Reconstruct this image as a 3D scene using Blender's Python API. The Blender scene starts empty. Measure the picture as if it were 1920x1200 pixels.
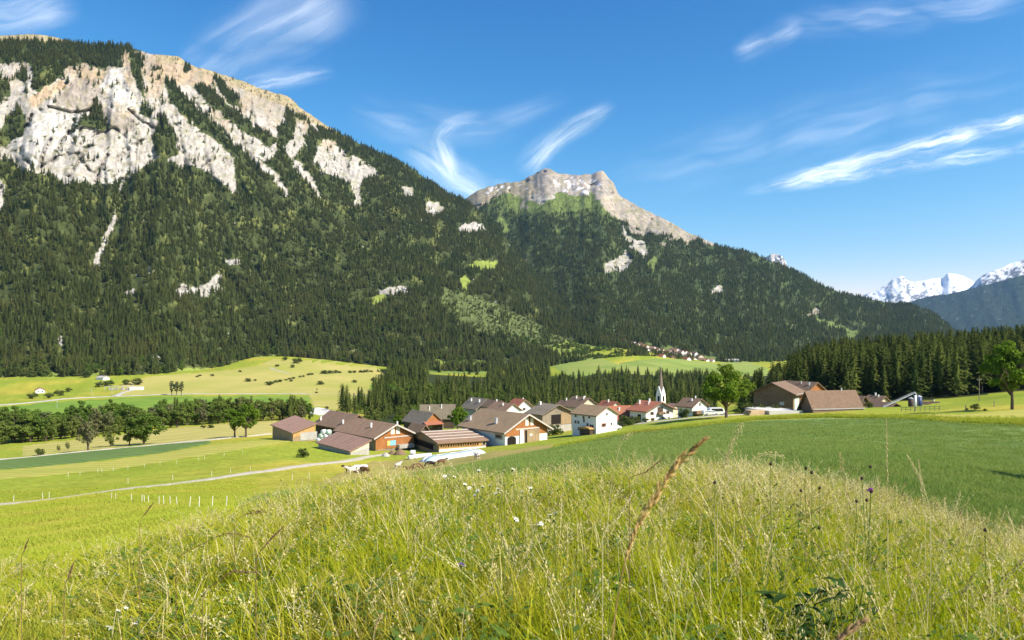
import bpy, bmesh, math, random
import numpy as np
from mathutils import Vector, Matrix

R = math.radians
rng = np.random.default_rng(7)
random.seed(7)
SC = bpy.context.scene
COL = SC.collection

# ------------------------------------------------------------------ camera
F, CX, HR = 1400.0, 960.0, 640.0            # focal length in photo pixels, optical axis column, horizon row
cam_d = bpy.data.cameras.new('camera')
cam_d.sensor_width = 36.0
cam_d.lens = F / 1920 * 36
cam_d.shift_y = (HR - 600) / 1920
cam_d.clip_start = 0.05
cam_d.clip_end = 60000
cam_d.dof.use_dof = True
cam_d.dof.focus_distance = 40
cam_d.dof.aperture_fstop = 11
cam = bpy.data.objects.new('camera', cam_d)
cam.rotation_euler = (R(90), 0, 0)
COL.objects.link(cam)
SC.camera = cam

# ------------------------------------------------------------------ light and exposure
SUN_AZ, SUN_EL = 117.0, 41.0                # azimuth clockwise from the viewing direction
sd = Vector((math.sin(R(SUN_AZ)) * math.cos(R(SUN_EL)), math.cos(R(SUN_AZ)) * math.cos(R(SUN_EL)), math.sin(R(SUN_EL))))
sun_l = bpy.data.lights.new('sun', 'SUN')
sun_l.energy = 4.8
sun_l.angle = R(0.53)
sun_l.color = (1.0, 0.92, 0.77)
sun = bpy.data.objects.new('sun', sun_l)
sun.rotation_euler = sd.to_track_quat('Z', 'Y').to_euler()
COL.objects.link(sun)
SC.view_settings.view_transform = 'Standard'
SC.view_settings.look = 'None'
SC.view_settings.exposure = 0.85
SC.view_settings.gamma = 1.0
SC.view_settings.use_curve_mapping = False
SC.cycles.max_bounces = 5
SC.cycles.diffuse_bounces = 2
SC.cycles.transmission_bounces = 3
SC.cycles.volume_bounces = 0
SC.cycles.use_denoising = True

W = bpy.data.worlds.new('World')
SC.world = W
W.use_nodes = True


class NT:
    """small helper for building node trees with arithmetic"""
    def __init__(s, tree):
        s.t = tree
        s.L = tree.links

    def node(s, typ, **kw):
        n = s.t.nodes.new(typ)
        for k, v in kw.items():
            setattr(n, k, v)
        return n

    def put(s, sock, v):
        if hasattr(v, 'is_output') or isinstance(v, bpy.types.NodeSocket):
            s.L.new(v, sock)
        else:
            try:
                sock.default_value = v
            except Exception:
                sock.default_value = (v, v, v)

    def m(s, op, a, b=0.0, c=0.0, clamp=False):
        n = s.node('ShaderNodeMath', operation=op, use_clamp=clamp)
        for i, v in enumerate((a, b, c)):
            s.put(n.inputs[i], v)
        return n.outputs[0]

    def mix(s, f, a, b, blend='MIX'):
        n = s.node('ShaderNodeMix', data_type='RGBA', blend_type=blend)
        s.put(n.inputs[0], f)
        for i, v in ((6, a), (7, b)):
            if isinstance(v, tuple) and len(v) == 3:
                v = v + (1,)
            s.put(n.inputs[i], v)
        return n.outputs[2]

    def noise(s, vec, scale, detail=3, rough=.55, dist=0.0):
        n = s.node('ShaderNodeTexNoise')
        if vec is not None:
            s.L.new(vec, n.inputs['Vector'])
        n.inputs['Scale'].default_value = scale
        n.inputs['Detail'].default_value = detail
        n.inputs['Roughness'].default_value = rough
        n.inputs['Distortion'].default_value = dist
        return n.outputs['Fac']

    def ramp(s, f, lo, hi, a=0.0, b=1.0):
        n = s.node('ShaderNodeMapRange', interpolation_type='SMOOTHSTEP')
        s.put(n.inputs[0], f)
        for i, v in ((1, lo), (2, hi), (3, a), (4, b)):
            s.put(n.inputs[i], v)
        return n.outputs[0]

    def scaled(s, vec, sx, sy, sz, rot=(0, 0, 0)):
        n = s.node('ShaderNodeMapping')
        s.L.new(vec, n.inputs['Vector'])
        n.inputs['Scale'].default_value = (sx, sy, sz)
        n.inputs['Rotation'].default_value = rot
        return n.outputs[0]

    def comb(s, x, y, z=0.0):
        n = s.node('ShaderNodeCombineXYZ')
        for i, v in enumerate((x, y, z)):
            s.put(n.inputs[i], v)
        return n.outputs[0]


# sky: clear Nishita daylight (the cirrus is built further down as thin high sheets)
w = NT(W.node_tree)
W.node_tree.nodes.clear()
sky = w.node('ShaderNodeTexSky', sky_type='NISHITA', sun_disc=False)
sky.sun_elevation = R(SUN_EL)
sky.sun_rotation = R(SUN_AZ)
sky.altitude = 1100
sky.air_density = 1.0
sky.dust_density = 1.1
sky.ozone_density = 2.6
skyc = w.mix(1.0, sky.outputs[0], tuple(q * .088 for q in (0.56, 0.96, 1.20)), 'MULTIPLY')
ssp, sco = w.node('ShaderNodeSeparateColor'), w.node('ShaderNodeCombineColor')
w.L.new(skyc, ssp.inputs[0])
for i, (piv, gam, out) in enumerate(((.093, 2.65, .089), (.227, 1.5, .233), (1.0, 1.0, 1.0))):      # deeper blue overhead, paler towards the horizon
    v_ = w.m('MULTIPLY', w.m('POWER', w.m('DIVIDE', ssp.outputs[i], piv), gam), out)
    w.L.new(w.m('MINIMUM', v_, 1.1), sco.inputs[i])
skyc = sco.outputs[0]
bg = w.node('ShaderNodeBackground')
w.L.new(skyc, bg.inputs[0])
bg.inputs[1].default_value = 1.0
wo = w.node('ShaderNodeOutputWorld')
w.L.new(bg.outputs[0], wo.inputs[0])


# ------------------------------------------------------------------ numeric helpers
def _hash(ix, iy, seed):
    h = (ix.astype(np.int64) * 374761393 + iy.astype(np.int64) * 668265263 + seed * 974711) & 0x7fffffff
    h = ((h ^ (h >> 13)) * 1274126177) & 0x7fffffff
    h = h ^ (h >> 16)
    return (h & 0xffff) / 65535.0


def vn(x, y, seed=0):
    """2-D gradient noise, about -0.7..0.7"""
    x = np.asarray(x, float)
    y = np.asarray(y, float)
    ix, iy = np.floor(x), np.floor(y)
    fx, fy = x - ix, y - iy
    ux, uy = fx * fx * fx * (fx * (fx * 6 - 15) + 10), fy * fy * fy * (fy * (fy * 6 - 15) + 10)

    def g(dx, dy):
        a = _hash(ix + dx, iy + dy, seed) * 6.28318
        return np.cos(a) * (fx - dx) + np.sin(a) * (fy - dy)
    return (g(0, 0) * (1 - ux) + g(1, 0) * ux) * (1 - uy) + (g(0, 1) * (1 - ux) + g(1, 1) * ux) * uy


def fbm(x, y, oct=4, seed=0, gain=.5):
    s, a = 0, 1.0
    for o in range(oct):
        s = s + a * vn(x * 2 ** o, y * 2 ** o, seed + o * 17)
        a *= gain
    return s


def ridged(x, y, oct=4, seed=0):
    s, a = 0, 1.0
    for o in range(oct):
        s = s + a * (1 - 2.2 * np.abs(vn(x * 2 ** o, y * 2 ** o, seed + o * 31)))
        a *= .5
    return s / 1.9


def sm(x, a, b):
    t = np.clip((x - a) / (b - a), 0, 1)
    return t * t * (3 - 2 * t)


def pchip(xs, ys, x):
    """monotone cubic interpolation; ys may be 2-D (k, m)"""
    xs = np.asarray(xs, float)
    ys = np.asarray(ys, float)
    h = np.diff(xs)
    hh = h if ys.ndim == 1 else h[:, None]
    d = np.diff(ys, axis=0) / hh
    m = np.zeros_like(ys)
    m[0], m[-1] = d[0], d[-1]
    if len(xs) > 2:
        w1, w2 = 2 * hh[1:] + hh[:-1], hh[1:] + 2 * hh[:-1]
        with np.errstate(divide='ignore', invalid='ignore'):
            mm = (w1 + w2) / (w1 / d[:-1] + w2 / d[1:])
        m[1:-1] = np.where(d[:-1] * d[1:] > 0, mm, 0)
    x = np.clip(np.asarray(x, float), xs[0], xs[-1])
    i = np.clip(np.searchsorted(xs, x) - 1, 0, len(xs) - 2)
    t = (x - xs[i]) / h[i]
    H = h[i]
    if ys.ndim == 2:
        t, H = t[:, None], H[:, None]
    return ((1 + 2 * t) * (1 - t) ** 2) * ys[i] + t * (1 - t) ** 2 * H * m[i] + t * t * (3 - 2 * t) * ys[i + 1] + t * t * (t - 1) * H * m[i + 1]


def inpoly(px, py, poly):
    r = np.zeros(np.shape(px), bool)
    n = len(poly)
    for i in range(n):
        x0, y0 = poly[i]
        x1, y1 = poly[(i + 1) % n]
        if y0 == y1:
            continue
        c = ((y0 > py) != (y1 > py)) & (px < (x1 - x0) * (py - y0) / (y1 - y0) + x0)
        r ^= c
    return r


def P(px, row, Y):
    return Vector(((px - CX) / F * Y, Y, (HR - row) / F * Y))


# ------------------------------------------------------------------ terrain table: for a compass line, ground row seen at each distance
GT = {
    -400: [(10, 1090), (14, 1060), (20, 1035), (30, 1010), (45, 985), (65, 960), (90, 930), (120, 905), (150, 885), (180, 868), (210, 855), (250, 842), (300, 830), (360, 812), (430, 792), (520, 772), (620, 755), (740, 740), (900, 710), (1100, 700), (2500, 672)],
    0: [(10, 1075), (14, 1050), (20, 1025), (30, 1000), (45, 972), (65, 951), (80, 938), (100, 917), (120, 901), (150, 882), (180, 867), (210, 856), (250, 843), (300, 828), (360, 806), (430, 786), (520, 770), (620, 752), (740, 738), (900, 706), (1000, 700), (2500, 665)],
    250: [(10, 1040), (14, 1015), (20, 995), (30, 970), (45, 945), (65, 928), (90, 912), (120, 893), (150, 874), (180, 857), (210, 843), (250, 829), (300, 812), (360, 795), (430, 780), (520, 764), (620, 750), (740, 735), (900, 708), (1000, 696), (1200, 697), (2500, 665)],
    500: [(10, 985), (14, 965), (20, 953), (30, 943), (45, 932), (65, 918), (90, 900), (120, 879), (150, 858), (180, 838), (210, 824), (250, 812), (300, 801), (360, 789), (430, 775), (520, 762), (620, 748), (740, 735), (900, 715), (1050, 697), (1200, 682), (1350, 667), (1500, 665), (2500, 662)],
    750: [(10, 945), (14, 930), (20, 920), (30, 912), (45, 905), (65, 899), (90, 893), (120, 886), (150, 871), (180, 850), (210, 832), (250, 815), (300, 801), (360, 790), (430, 779), (520, 766), (620, 753), (740, 741), (900, 727), (1050, 712), (1200, 700), (1350, 690), (2500, 660)],
    960: [(10, 950), (14, 926), (20, 902), (30, 885), (45, 873), (65, 866), (90, 860), (120, 854), (150, 846), (180, 836), (210, 824), (250, 811), (300, 805), (360, 802), (430, 796), (520, 785), (620, 772), (740, 757), (900, 742), (1100, 720), (1400, 697), (1600, 680), (2500, 660)],
    1150: [(10, 940), (14, 914), (20, 888), (30, 870), (45, 857), (65, 845), (90, 837), (120, 829), (150, 820), (180, 811), (210, 803), (250, 796), (300, 795), (360, 797), (430, 794), (520, 783), (620, 769), (740, 754), (900, 737), (1100, 715), (1300, 692), (1500, 672), (1700, 656), (1900, 650), (2200, 648), (3000, 655)],
    1350: [(10, 940), (14, 912), (20, 886), (30, 862), (45, 846), (65, 832), (90, 819), (120, 806), (150, 796), (180, 787), (200, 780), (220, 777), (250, 775), (300, 779), (360, 783), (430, 782), (520, 775), (620, 764), (740, 750), (900, 735), (1100, 716), (1300, 703), (1500, 695), (1700, 686), (1900, 677), (2100, 668), (2400, 662), (3500, 655)],
    1550: [(10, 970), (14, 940), (20, 908), (30, 874), (45, 853), (65, 836), (90, 818), (120, 802), (150, 788), (170, 780), (190, 773), (210, 769), (250, 762), (300, 746), (350, 728), (400, 712), (450, 701), (500, 695), (560, 694), (700, 705), (1000, 720), (1500, 700), (2500, 665)],
    1750: [(10, 1022), (14, 990), (20, 952), (30, 905), (45, 872), (65, 847), (90, 822), (110, 803), (130, 788), (150, 777), (170, 770), (190, 766), (210, 762), (240, 756), (300, 738), (350, 718), (400, 700), (450, 686), (500, 678), (560, 680), (700, 692), (1000, 705), (2500, 660)],
    1920: [(10, 1092), (14, 1055), (20, 1008), (30, 945), (45, 892), (65, 856), (90, 824), (110, 803), (130, 783), (150, 768), (170, 758), (190, 750), (210, 744), (240, 738), (300, 722), (350, 702), (400, 684), (450, 672), (500, 666), (560, 670), (700, 684), (1000, 700), (2500, 655)],
    2400: [(10, 1060), (14, 1030), (20, 990), (30, 930), (45, 880), (65, 840), (90, 806), (110, 785), (130, 765), (150, 750), (170, 738), (190, 730), (210, 724), (240, 716), (300, 700), (350, 685), (400, 670), (450, 660), (500, 655), (560, 658), (700, 675), (1000, 700), (2500, 655)],
}
LY = np.linspace(math.log(.3), math.log(21000), 720)
_gp = sorted(GT)
_rows = []
for k in _gp:
    t = GT[k]
    z10 = (HR - t[0][1]) / F * t[0][0]
    ys = [.3, 2, 4, 7] + [a for a, b in t] + [6000, 21000]
    zl = (HR - t[-1][1]) / F * t[-1][0]
    zs = [-1.55, -1.58, -1.60 + .12 * (z10 + 2.2), -1.82 + .5 * (z10 + 2.2)] + [(HR - b) / F * a for a, b in t] + [zl - 40, zl - 120]
    _rows.append(pchip(np.log(ys), zs, LY))
GPX = np.arange(-400, 2401, 10.0)
GZ = pchip(_gp, np.array(_rows), GPX)              # (px, logY)
TH = math.atan(1440 / F)


def gz_raw(px, Y):
    fi = np.clip((np.asarray(px, float) + 400) / 10, 0, len(GPX) - 1.001)
    fj = np.clip((np.log(np.maximum(Y, .31)) - LY[0]) / (LY[1] - LY[0]), 0, len(LY) - 1.001)
    i, j = fi.astype(int), fj.astype(int)
    a, b = fi - i, fj - j
    return (GZ[i, j] * (1 - a) + GZ[i + 1, j] * a) * (1 - b) + (GZ[i, j + 1] * (1 - a) + GZ[i + 1, j + 1] * a) * b


def gz(x, y):
    """ground height at a place"""
    x = np.asarray(x, float)
    y = np.asarray(y, float)
    th = np.arctan2(x, y)
    r = np.hypot(x, y)
    ath = np.abs(th)
    ins = ath <= TH
    e = np.clip((ath - TH) / (math.pi - TH), 0, 1)
    edge = 1440 * (1 - sm(e, .1, 1.0))
    px = np.where(ins, CX + F * np.tan(np.clip(th, -TH, TH)), CX + np.sign(th) * edge)
    Y = np.where(ins, r * np.cos(th), r * math.cos(TH))
    z = gz_raw(px, Y)
    amp = np.minimum(.10, .006 * r)
    z = z + amp * vn(x / 5, y / 5, 3) + np.minimum(.35, .0025 * r) * vn(x / 28, y / 28, 4)
    return z


YS = np.exp(np.linspace(math.log(9), math.log(2600), 3000))


def ydepth(px, row, ymin=14, ymax=2600):
    m = (YS >= ymin) & (YS <= ymax)
    y = YS[m]
    x = (px - CX) / F * y
    rr = HR - gz(x, y) / y * F
    k = np.nonzero(rr <= row)[0]
    return float(y[k[0]]) if len(k) else float(y[-1])


def G(px, row, ymin=14, ymax=2600):
    Y = ydepth(px, row, ymin, ymax)
    x = (px - CX) / F * Y
    return Vector((x, Y, float(gz(x, Y))))


def GY(px, Y):
    x = (px - CX) / F * Y
    return Vector((x, Y, float(gz(x, Y))))


# ------------------------------------------------------------------ materials
MATS = {}


def new_mat(name):
    m = bpy.data.materials.new(name)
    m.use_nodes = True
    m.node_tree.nodes.clear()
    MATS[name] = m
    return m, NT(m.node_tree)


def finish(n, shader):
    o = n.node('ShaderNodeOutputMaterial')
    n.L.new(shader, o.inputs['Surface'])


def pm(name, c1, c2=None, scale=1.0, rough=.85, bump=0.0, bscale=None, stretch=(1, 1, 1), lo=.35, hi=.65, c3=None, s3=.1, spec=.2, detail=4, coord='pos', metal=0.0, stripe=None):
    """rough two- or three-tone surface"""
    m, n = new_mat(name)
    if coord == 'pos':
        v = n.node('ShaderNodeNewGeometry').outputs['Position']
    else:
        v = n.node('ShaderNodeTexCoord').outputs['Object']
    vs = n.scaled(v, *stretch)
    b = n.node('ShaderNodeBsdfPrincipled')
    b.inputs['Roughness'].default_value = rough
    b.inputs['Specular IOR Level'].default_value = spec
    b.inputs['Metallic'].default_value = metal
    c = c1 + (1,)
    if c2:
        c = n.mix(n.ramp(n.noise(vs, scale, detail, .6), lo, hi), c1, c2)
    if c3:
        c = n.mix(n.ramp(n.noise(v, s3, 3, .55), .42, .66), c, c3)
    if stripe:                                  # mowing or drilling lines: direction, width in metres, strength
        wv = n.node('ShaderNodeTexWave', wave_type='BANDS', bands_direction='X')
        n.L.new(n.scaled(v, 1, 1, 0, (0, 0, R(stripe[0]))), wv.inputs['Vector'])
        wv.inputs['Scale'].default_value = .31 / stripe[1]
        wv.inputs['Distortion'].default_value = 1.2
        wv.inputs['Detail'].default_value = 2
        wv.inputs['Detail Scale'].default_value = .6
        k = n.ramp(wv.outputs['Fac'], .1, .9, 1 - stripe[2], 1 + stripe[2] * .6)
        c = n.mix(1.0, c, n.comb(k, k, k), 'MULTIPLY')
    n.put(b.inputs['Base Color'], c)
    if bump:
        bn = n.node('ShaderNodeBump')
        bn.inputs['Strength'].default_value = bump
        bn.inputs['Distance'].default_value = 1.0 / (bscale or scale) * .3
        n.L.new(n.noise(vs, bscale or scale, 5, .65), bn.inputs['Height'])
        n.L.new(bn.outputs[0], b.inputs['Normal'])
    finish(n, b.outputs[0])
    return m


def leafmat(name, c1, c2, c3, trans=.3, lf=.02, rough=.6):
    """foliage: colour drifts by plant and by place; thin so some light passes through"""
    m, n = new_mat(name)
    pos = n.node('ShaderNodeNewGeometry').outputs['Position']
    rnd = n.node('ShaderNodeObjectInfo').outputs['Random']
    c = n.mix(rnd, c1, c2)
    c = n.mix(n.ramp(n.noise(pos, lf, 3, .6), .42, .68), c, c3)
    d = n.node('ShaderNodeBsdfDiffuse')
    n.L.new(c, d.inputs[0])
    t = n.node('ShaderNodeBsdfTranslucent')
    n.L.new(n.mix(1.0, c, (1.15, 1.2, .6), 'MULTIPLY'), t.inputs[0])
    g = n.node('ShaderNodeBsdfGlossy')
    g.inputs['Roughness'].default_value = rough
    g.inputs[0].default_value = (.9, .9, .9, 1)
    mx = n.node('ShaderNodeMixShader')
    mx.inputs[0].default_value = trans
    n.L.new(d.outputs[0], mx.inputs[1])
    n.L.new(t.outputs[0], mx.inputs[2])
    if rough < .55:
        m2 = n.node('ShaderNodeMixShader')
        m2.inputs[0].default_value = .05
        n.L.new(mx.outputs[0], m2.inputs[1])
        n.L.new(g.outputs[0], m2.inputs[2])
        mx = m2
    finish(n, mx.outputs[0])
    return m


def vcolmat(name, s1, bump, bsc, tint=.35, s2=None):
    """surface whose colour zones are stored on the mesh, broken up by noise"""
    m, n = new_mat(name)
    pos = n.node('ShaderNodeNewGeometry').outputs['Position']
    a = n.node('ShaderNodeAttribute', attribute_name='Col').outputs['Color']
    f = n.noise(pos, s1, 6, .65)
    k = n.ramp(f, .25, .75, 1 - tint, 1 + tint)
    if s2:
        k = n.m('MULTIPLY', k, n.ramp(n.noise(pos, s2, 5, .65), .25, .75, 1 - tint, 1 + tint))
    c = n.mix(1.0, a, n.comb(k, k, k), 'MULTIPLY')
    b = n.node('ShaderNodeBsdfPrincipled')
    b.inputs['Roughness'].default_value = .95
    b.inputs['Specular IOR Level'].default_value = .05
    n.L.new(c, b.inputs['Base Color'])
    bn = n.node('ShaderNodeBump')
    bn.inputs['Strength'].default_value = bump
    bn.inputs['Distance'].default_value = bsc
    n.L.new(n.noise(pos, 1.0 / (bsc * 4), 8, .68), bn.inputs['Height'])
    n.L.new(bn.outputs[0], b.inputs['Normal'])
    finish(n, b.outputs[0])
    return m


# ------------------------------------------------------------------ object helpers
def tag(o, label=None, cat=None, group=None, kind=None):
    for k, v in (('label', label), ('category', cat), ('group', group), ('kind', kind)):
        if v:
            o[k] = v
    return o


def link(name, me, parent=None):
    o = bpy.data.objects.new(name, me)
    COL.objects.link(o)
    if parent:
        o.parent = parent
    return o


def np_mesh(name, v, faces, mats=(), midx=None, smooth=False):
    """fast mesh from an (n,3) array and an (m,k) face array (or list of arrays)"""
    if isinstance(faces, np.ndarray):
        faces = [faces]
    faces = [f for f in faces if len(f)]
    me = bpy.data.meshes.new(name)
    v = np.asarray(v, np.float32)
    me.vertices.add(len(v))
    me.vertices.foreach_set('co', v.ravel())
    tot = sum(f.size for f in faces)
    me.loops.add(tot)
    me.loops.foreach_set('vertex_index', np.concatenate([f.ravel() for f in faces]).astype(np.int32))
    cnt = np.concatenate([np.full(len(f), f.shape[1]) for f in faces])
    me.polygons.add(len(cnt))
    me.polygons.foreach_set('loop_start', np.concatenate([[0], np.cumsum(cnt)[:-1]]).astype(np.int32))
    me.polygons.foreach_set('loop_total', cnt.astype(np.int32))
    if midx is not None:
        me.polygons.foreach_set('material_index', np.asarray(midx, np.int32))
    if smooth:
        me.polygons.foreach_set('use_smooth', np.ones(len(cnt), bool))
    for m in mats:
        me.materials.append(m)
    me.update(calc_edges=True)
    me.validate()
    return me


def set_col(me, rgb):
    a = me.color_attributes.new('Col', 'FLOAT_COLOR', 'POINT')
    c = np.ones((len(rgb), 4), np.float32)
    c[:, :3] = rgb
    a.data.foreach_set('color', c.ravel())


def gridfaces(ny, nx, wrap=False):
    i = np.arange(ny - 1)[:, None]
    j = np.arange(nx if wrap else nx - 1)[None, :]
    j2 = (j + 1) % nx
    a, b, c, d = i * nx + j, i * nx + j2, (i + 1) * nx + j2, (i + 1) * nx + j
    return np.stack([a, b, c, d], -1).reshape(-1, 4)


class MB:
    """collects solid pieces in one mesh"""
    def __init__(s):
        s.v, s.f, s.m = [], [], []

    def add(s, vs, fs, m=0):
        o = len(s.v)
        s.v += [tuple(p) for p in vs]
        s.f += [tuple(i + o for i in f) for f in fs]
        s.m += [m] * len(fs)
        return s

    def hexa(s, c, m=0):
        """8 corners: bottom ring 0-3, top ring 4-7"""
        return s.add(c, [(3, 2, 1, 0), (4, 5, 6, 7), (0, 1, 5, 4), (1, 2, 6, 5), (2, 3, 7, 6), (3, 0, 4, 7)], m)

    def box(s, x0, x1, y0, y1, z0, z1, m=0, M=None):
        c = [Vector(p) for p in ((x0, y0, z0), (x1, y0, z0), (x1, y1, z0), (x0, y1, z0), (x0, y0, z1), (x1, y0, z1), (x1, y1, z1), (x0, y1, z1))]
        if M:
            c = [M @ p for p in c]
        return s.hexa(c, m)

    def prism(s, ring0, ring1, m=0):
        n = len(ring0)
        return s.add(list(ring0) + list(ring1), [tuple(range(n))[::-1], tuple(range(n, 2 * n))] + [(i, (i + 1) % n, n + (i + 1) % n, n + i) for i in range(n)], m)

    def tube(s, pts, rads, k=6, m=0, cap=True):
        pts = [Vector(p) for p in pts]
        rings = []
        for i, p in enumerate(pts):
            d = (pts[min(i + 1, len(pts) - 1)] - pts[max(i - 1, 0)]).normalized()
            a = d.cross(Vector((0, 0, 1)) if abs(d.z) < .9 else Vector((1, 0, 0))).normalized()
            b = d.cross(a)
            r = rads[i] if isinstance(rads, (list, tuple)) else rads
            rings.append([p + (a * math.cos(t) + b * math.sin(t)) * r for t in (2 * math.pi * j / k for j in range(k))])
        vs = [q for r in rings for q in r]
        fs = []
        for i in range(len(pts) - 1):
            for j in range(k):
                fs.append((i * k + j, i * k + (j + 1) % k, (i + 1) * k + (j + 1) % k, (i + 1) * k + j))
        if cap:
            fs += [tuple(range(k))[::-1], tuple(range((len(pts) - 1) * k, len(pts) * k))]
        return s.add(vs, fs, m)

    def mesh(s, name, mats, smooth=False):
        me = bpy.data.meshes.new(name)
        me.from_pydata(s.v, [], s.f)
        for q in (mats if isinstance(mats, (list, tuple)) else [mats]):
            me.materials.append(q)
        if len(s.m):
            me.polygons.foreach_set('material_index', s.m)
        bm = bmesh.new()
        bm.from_mesh(me)
        bmesh.ops.recalc_face_normals(bm, faces=bm.faces)
        bm.to_mesh(me)
        bm.free()
        if smooth:
            me.polygons.foreach_set('use_smooth', [True] * len(me.polygons))
        me.update()
        return me

    def obj(s, name, mats, parent=None, smooth=False):
        return link(name, s.mesh(name, mats, smooth), parent)


def empty(name, loc, label=None, cat=None, group=None, rz=0):
    o = bpy.data.objects.new(name, None)
    o.empty_display_size = .5
    o.location = loc
    o.rotation_euler = (0, 0, rz)
    COL.objects.link(o)
    return tag(o, label, cat, group)


def ghost(name, me):
    """a mesh that only the scatter nodes use; it is not placed in the scene"""
    return bpy.data.objects.new(name, me)


def scatter(name, pts, rot, scl, var, sources, label, cat, ground_mat=None):
    """one stuff object: plants set out on points by geometry nodes"""
    pts = np.asarray(pts, np.float32)
    me = bpy.data.meshes.new(name)
    n = len(pts)
    me.vertices.add(n)
    me.vertices.foreach_set('co', pts.ravel())
    for an, ty, da in (('rotv', 'FLOAT_VECTOR', rot), ('sclv', 'FLOAT_VECTOR', scl)):
        a = me.attributes.new(an, ty, 'POINT')
        a.data.foreach_set('vector', np.asarray(da, np.float32).ravel())
    a = me.attributes.new('kindv', 'INT', 'POINT')
    a.data.foreach_set('value', np.asarray(var, np.int32))
    o = link(name, me)
    tag(o, label, cat, None, 'stuff')
    g = bpy.data.node_groups.new(name + '_nodes', 'GeometryNodeTree')
    g.interface.new_socket('Geometry', in_out='INPUT', socket_type='NodeSocketGeometry')
    g.interface.new_socket('Geometry', in_out='OUTPUT', socket_type='NodeSocketGeometry')
    N, L = g.nodes, g.links
    gi, go = N.new('NodeGroupInput'), N.new('NodeGroupOutput')

    def attr(nm, ty):
        q = N.new('GeometryNodeInputNamedAttribute')
        q.data_type = ty
        q.inputs['Name'].default_value = nm
        return q.outputs['Attribute']
    rv, sv_, kv = attr('rotv', 'FLOAT_VECTOR'), attr('sclv', 'FLOAT_VECTOR'), attr('kindv', 'INT')
    er = N.new('FunctionNodeEulerToRotation')
    L.new(rv, er.inputs[0])
    jn = N.new('GeometryNodeJoinGeometry')
    for k, src in enumerate(sources):
        oi = N.new('GeometryNodeObjectInfo')
        oi.inputs['Object'].default_value = src
        oi.inputs['As Instance'].default_value = True
        cp = N.new('FunctionNodeCompare')
        cp.data_type = 'INT'
        cp.operation = 'EQUAL'
        L.new(kv, cp.inputs[2])
        cp.inputs[3].default_value = k
        ip = N.new('GeometryNodeInstanceOnPoints')
        L.new(gi.outputs[0], ip.inputs['Points'])
        L.new(cp.outputs[0], ip.inputs['Selection'])
        L.new(oi.outputs['Geometry'], ip.inputs['Instance'])
        L.new(er.outputs[0], ip.inputs['Rotation'])
        L.new(sv_, ip.inputs['Scale'])
        L.new(ip.outputs[0], jn.inputs[0])
    L.new(jn.outputs[0], go.inputs[0])
    md = o.modifiers.new('scatter', 'NODES')
    md.node_group = g
    return o

# ================================================================== the setting: ground
th_in = np.arctan((np.arange(-150, 2071, 5.0) - CX) / F)
th_l = np.linspace(-math.pi, th_in[0], 90)[:-1]
th_r = np.linspace(th_in[-1], math.pi, 90)[1:-1]
TT = np.concatenate([th_l, th_in, th_r])
RR = np.exp(np.linspace(math.log(.4), math.log(19500), 340))
gx, gy = np.sin(TT)[None, :] * RR[:, None], np.cos(TT)[None, :] * RR[:, None]
gzz = gz(gx, gy)
gv = np.stack([gx, gy, gzz], -1).reshape(-1, 3)
# colour zones of the turf: green meadow with yellower, drier and fresher patches
n1 = fbm(gx / 60, gy / 60, 4, 11)
n2 = fbm(gx / 9, gy / 9, 4, 12)
cg = np.array([.26, .305, .036])
cy = np.array([.37, .330, .050])
cd = np.array([.20, .255, .026])
k1 = sm(n1 + .25 * n2, -.05, .45)[..., None]
k2 = sm(-n1 + .3 * n2, .15, .6)[..., None]
gc = cg * (1 - k1) + cy * k1
gc = gc * (1 - k2) + cd * k2
gc = gc * (1 + .18 * n2[..., None])
# dark forest floor in the valley woods
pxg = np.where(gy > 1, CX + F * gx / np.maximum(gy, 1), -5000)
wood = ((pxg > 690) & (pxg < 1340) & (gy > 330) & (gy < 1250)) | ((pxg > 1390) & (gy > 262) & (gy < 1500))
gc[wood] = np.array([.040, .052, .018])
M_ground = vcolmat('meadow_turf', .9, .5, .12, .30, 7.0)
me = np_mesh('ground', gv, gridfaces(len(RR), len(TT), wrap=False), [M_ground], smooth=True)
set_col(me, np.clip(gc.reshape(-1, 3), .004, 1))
tag(link('ground', me), kind='structure')


# ---- fields, draped as sheets over the ground
def pl(pts, x):
    return np.interp(x, [p[0] for p in pts], [p[1] for p in pts])


def field(name, mat, px0, px1, near, far, lift=.12, rows=14, step=6, ynear=None, ymin=14, ymax=2600, jag=0):
    """a field between its near edge and its far edge"""
    xs = np.arange(px0, px1 + .1, step)
    ya = np.array([ynear if ynear else ydepth(x, pl(near, x) + jag * float(vn(x / 23, 1.5, 91)), ymin, ymax) for x in xs])
    yb = np.array([ydepth(x, pl(far, x) + jag * float(vn(x / 19, 7.5, 92)), ymin, ymax) for x in xs])
    yb = np.maximum(yb, ya + .3)
    t = np.linspace(0, 1, rows)[:, None]
    Y = np.exp(np.log(ya)[None] * (1 - t) + np.log(yb)[None] * t)
    X = (xs[None] - CX) / F * Y
    Z = gz(X, Y) + lift
    Z[0] -= lift + .05
    Z[-1] -= lift + .05
    Z[:, 0] -= lift + .05
    Z[:, -1] -= lift + .05
    me = np_mesh(name, np.stack([X, Y, Z], -1).reshape(-1, 3), gridfaces(rows, len(xs)), [mat], smooth=True)
    return tag(link(name, me), kind='structure')


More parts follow.
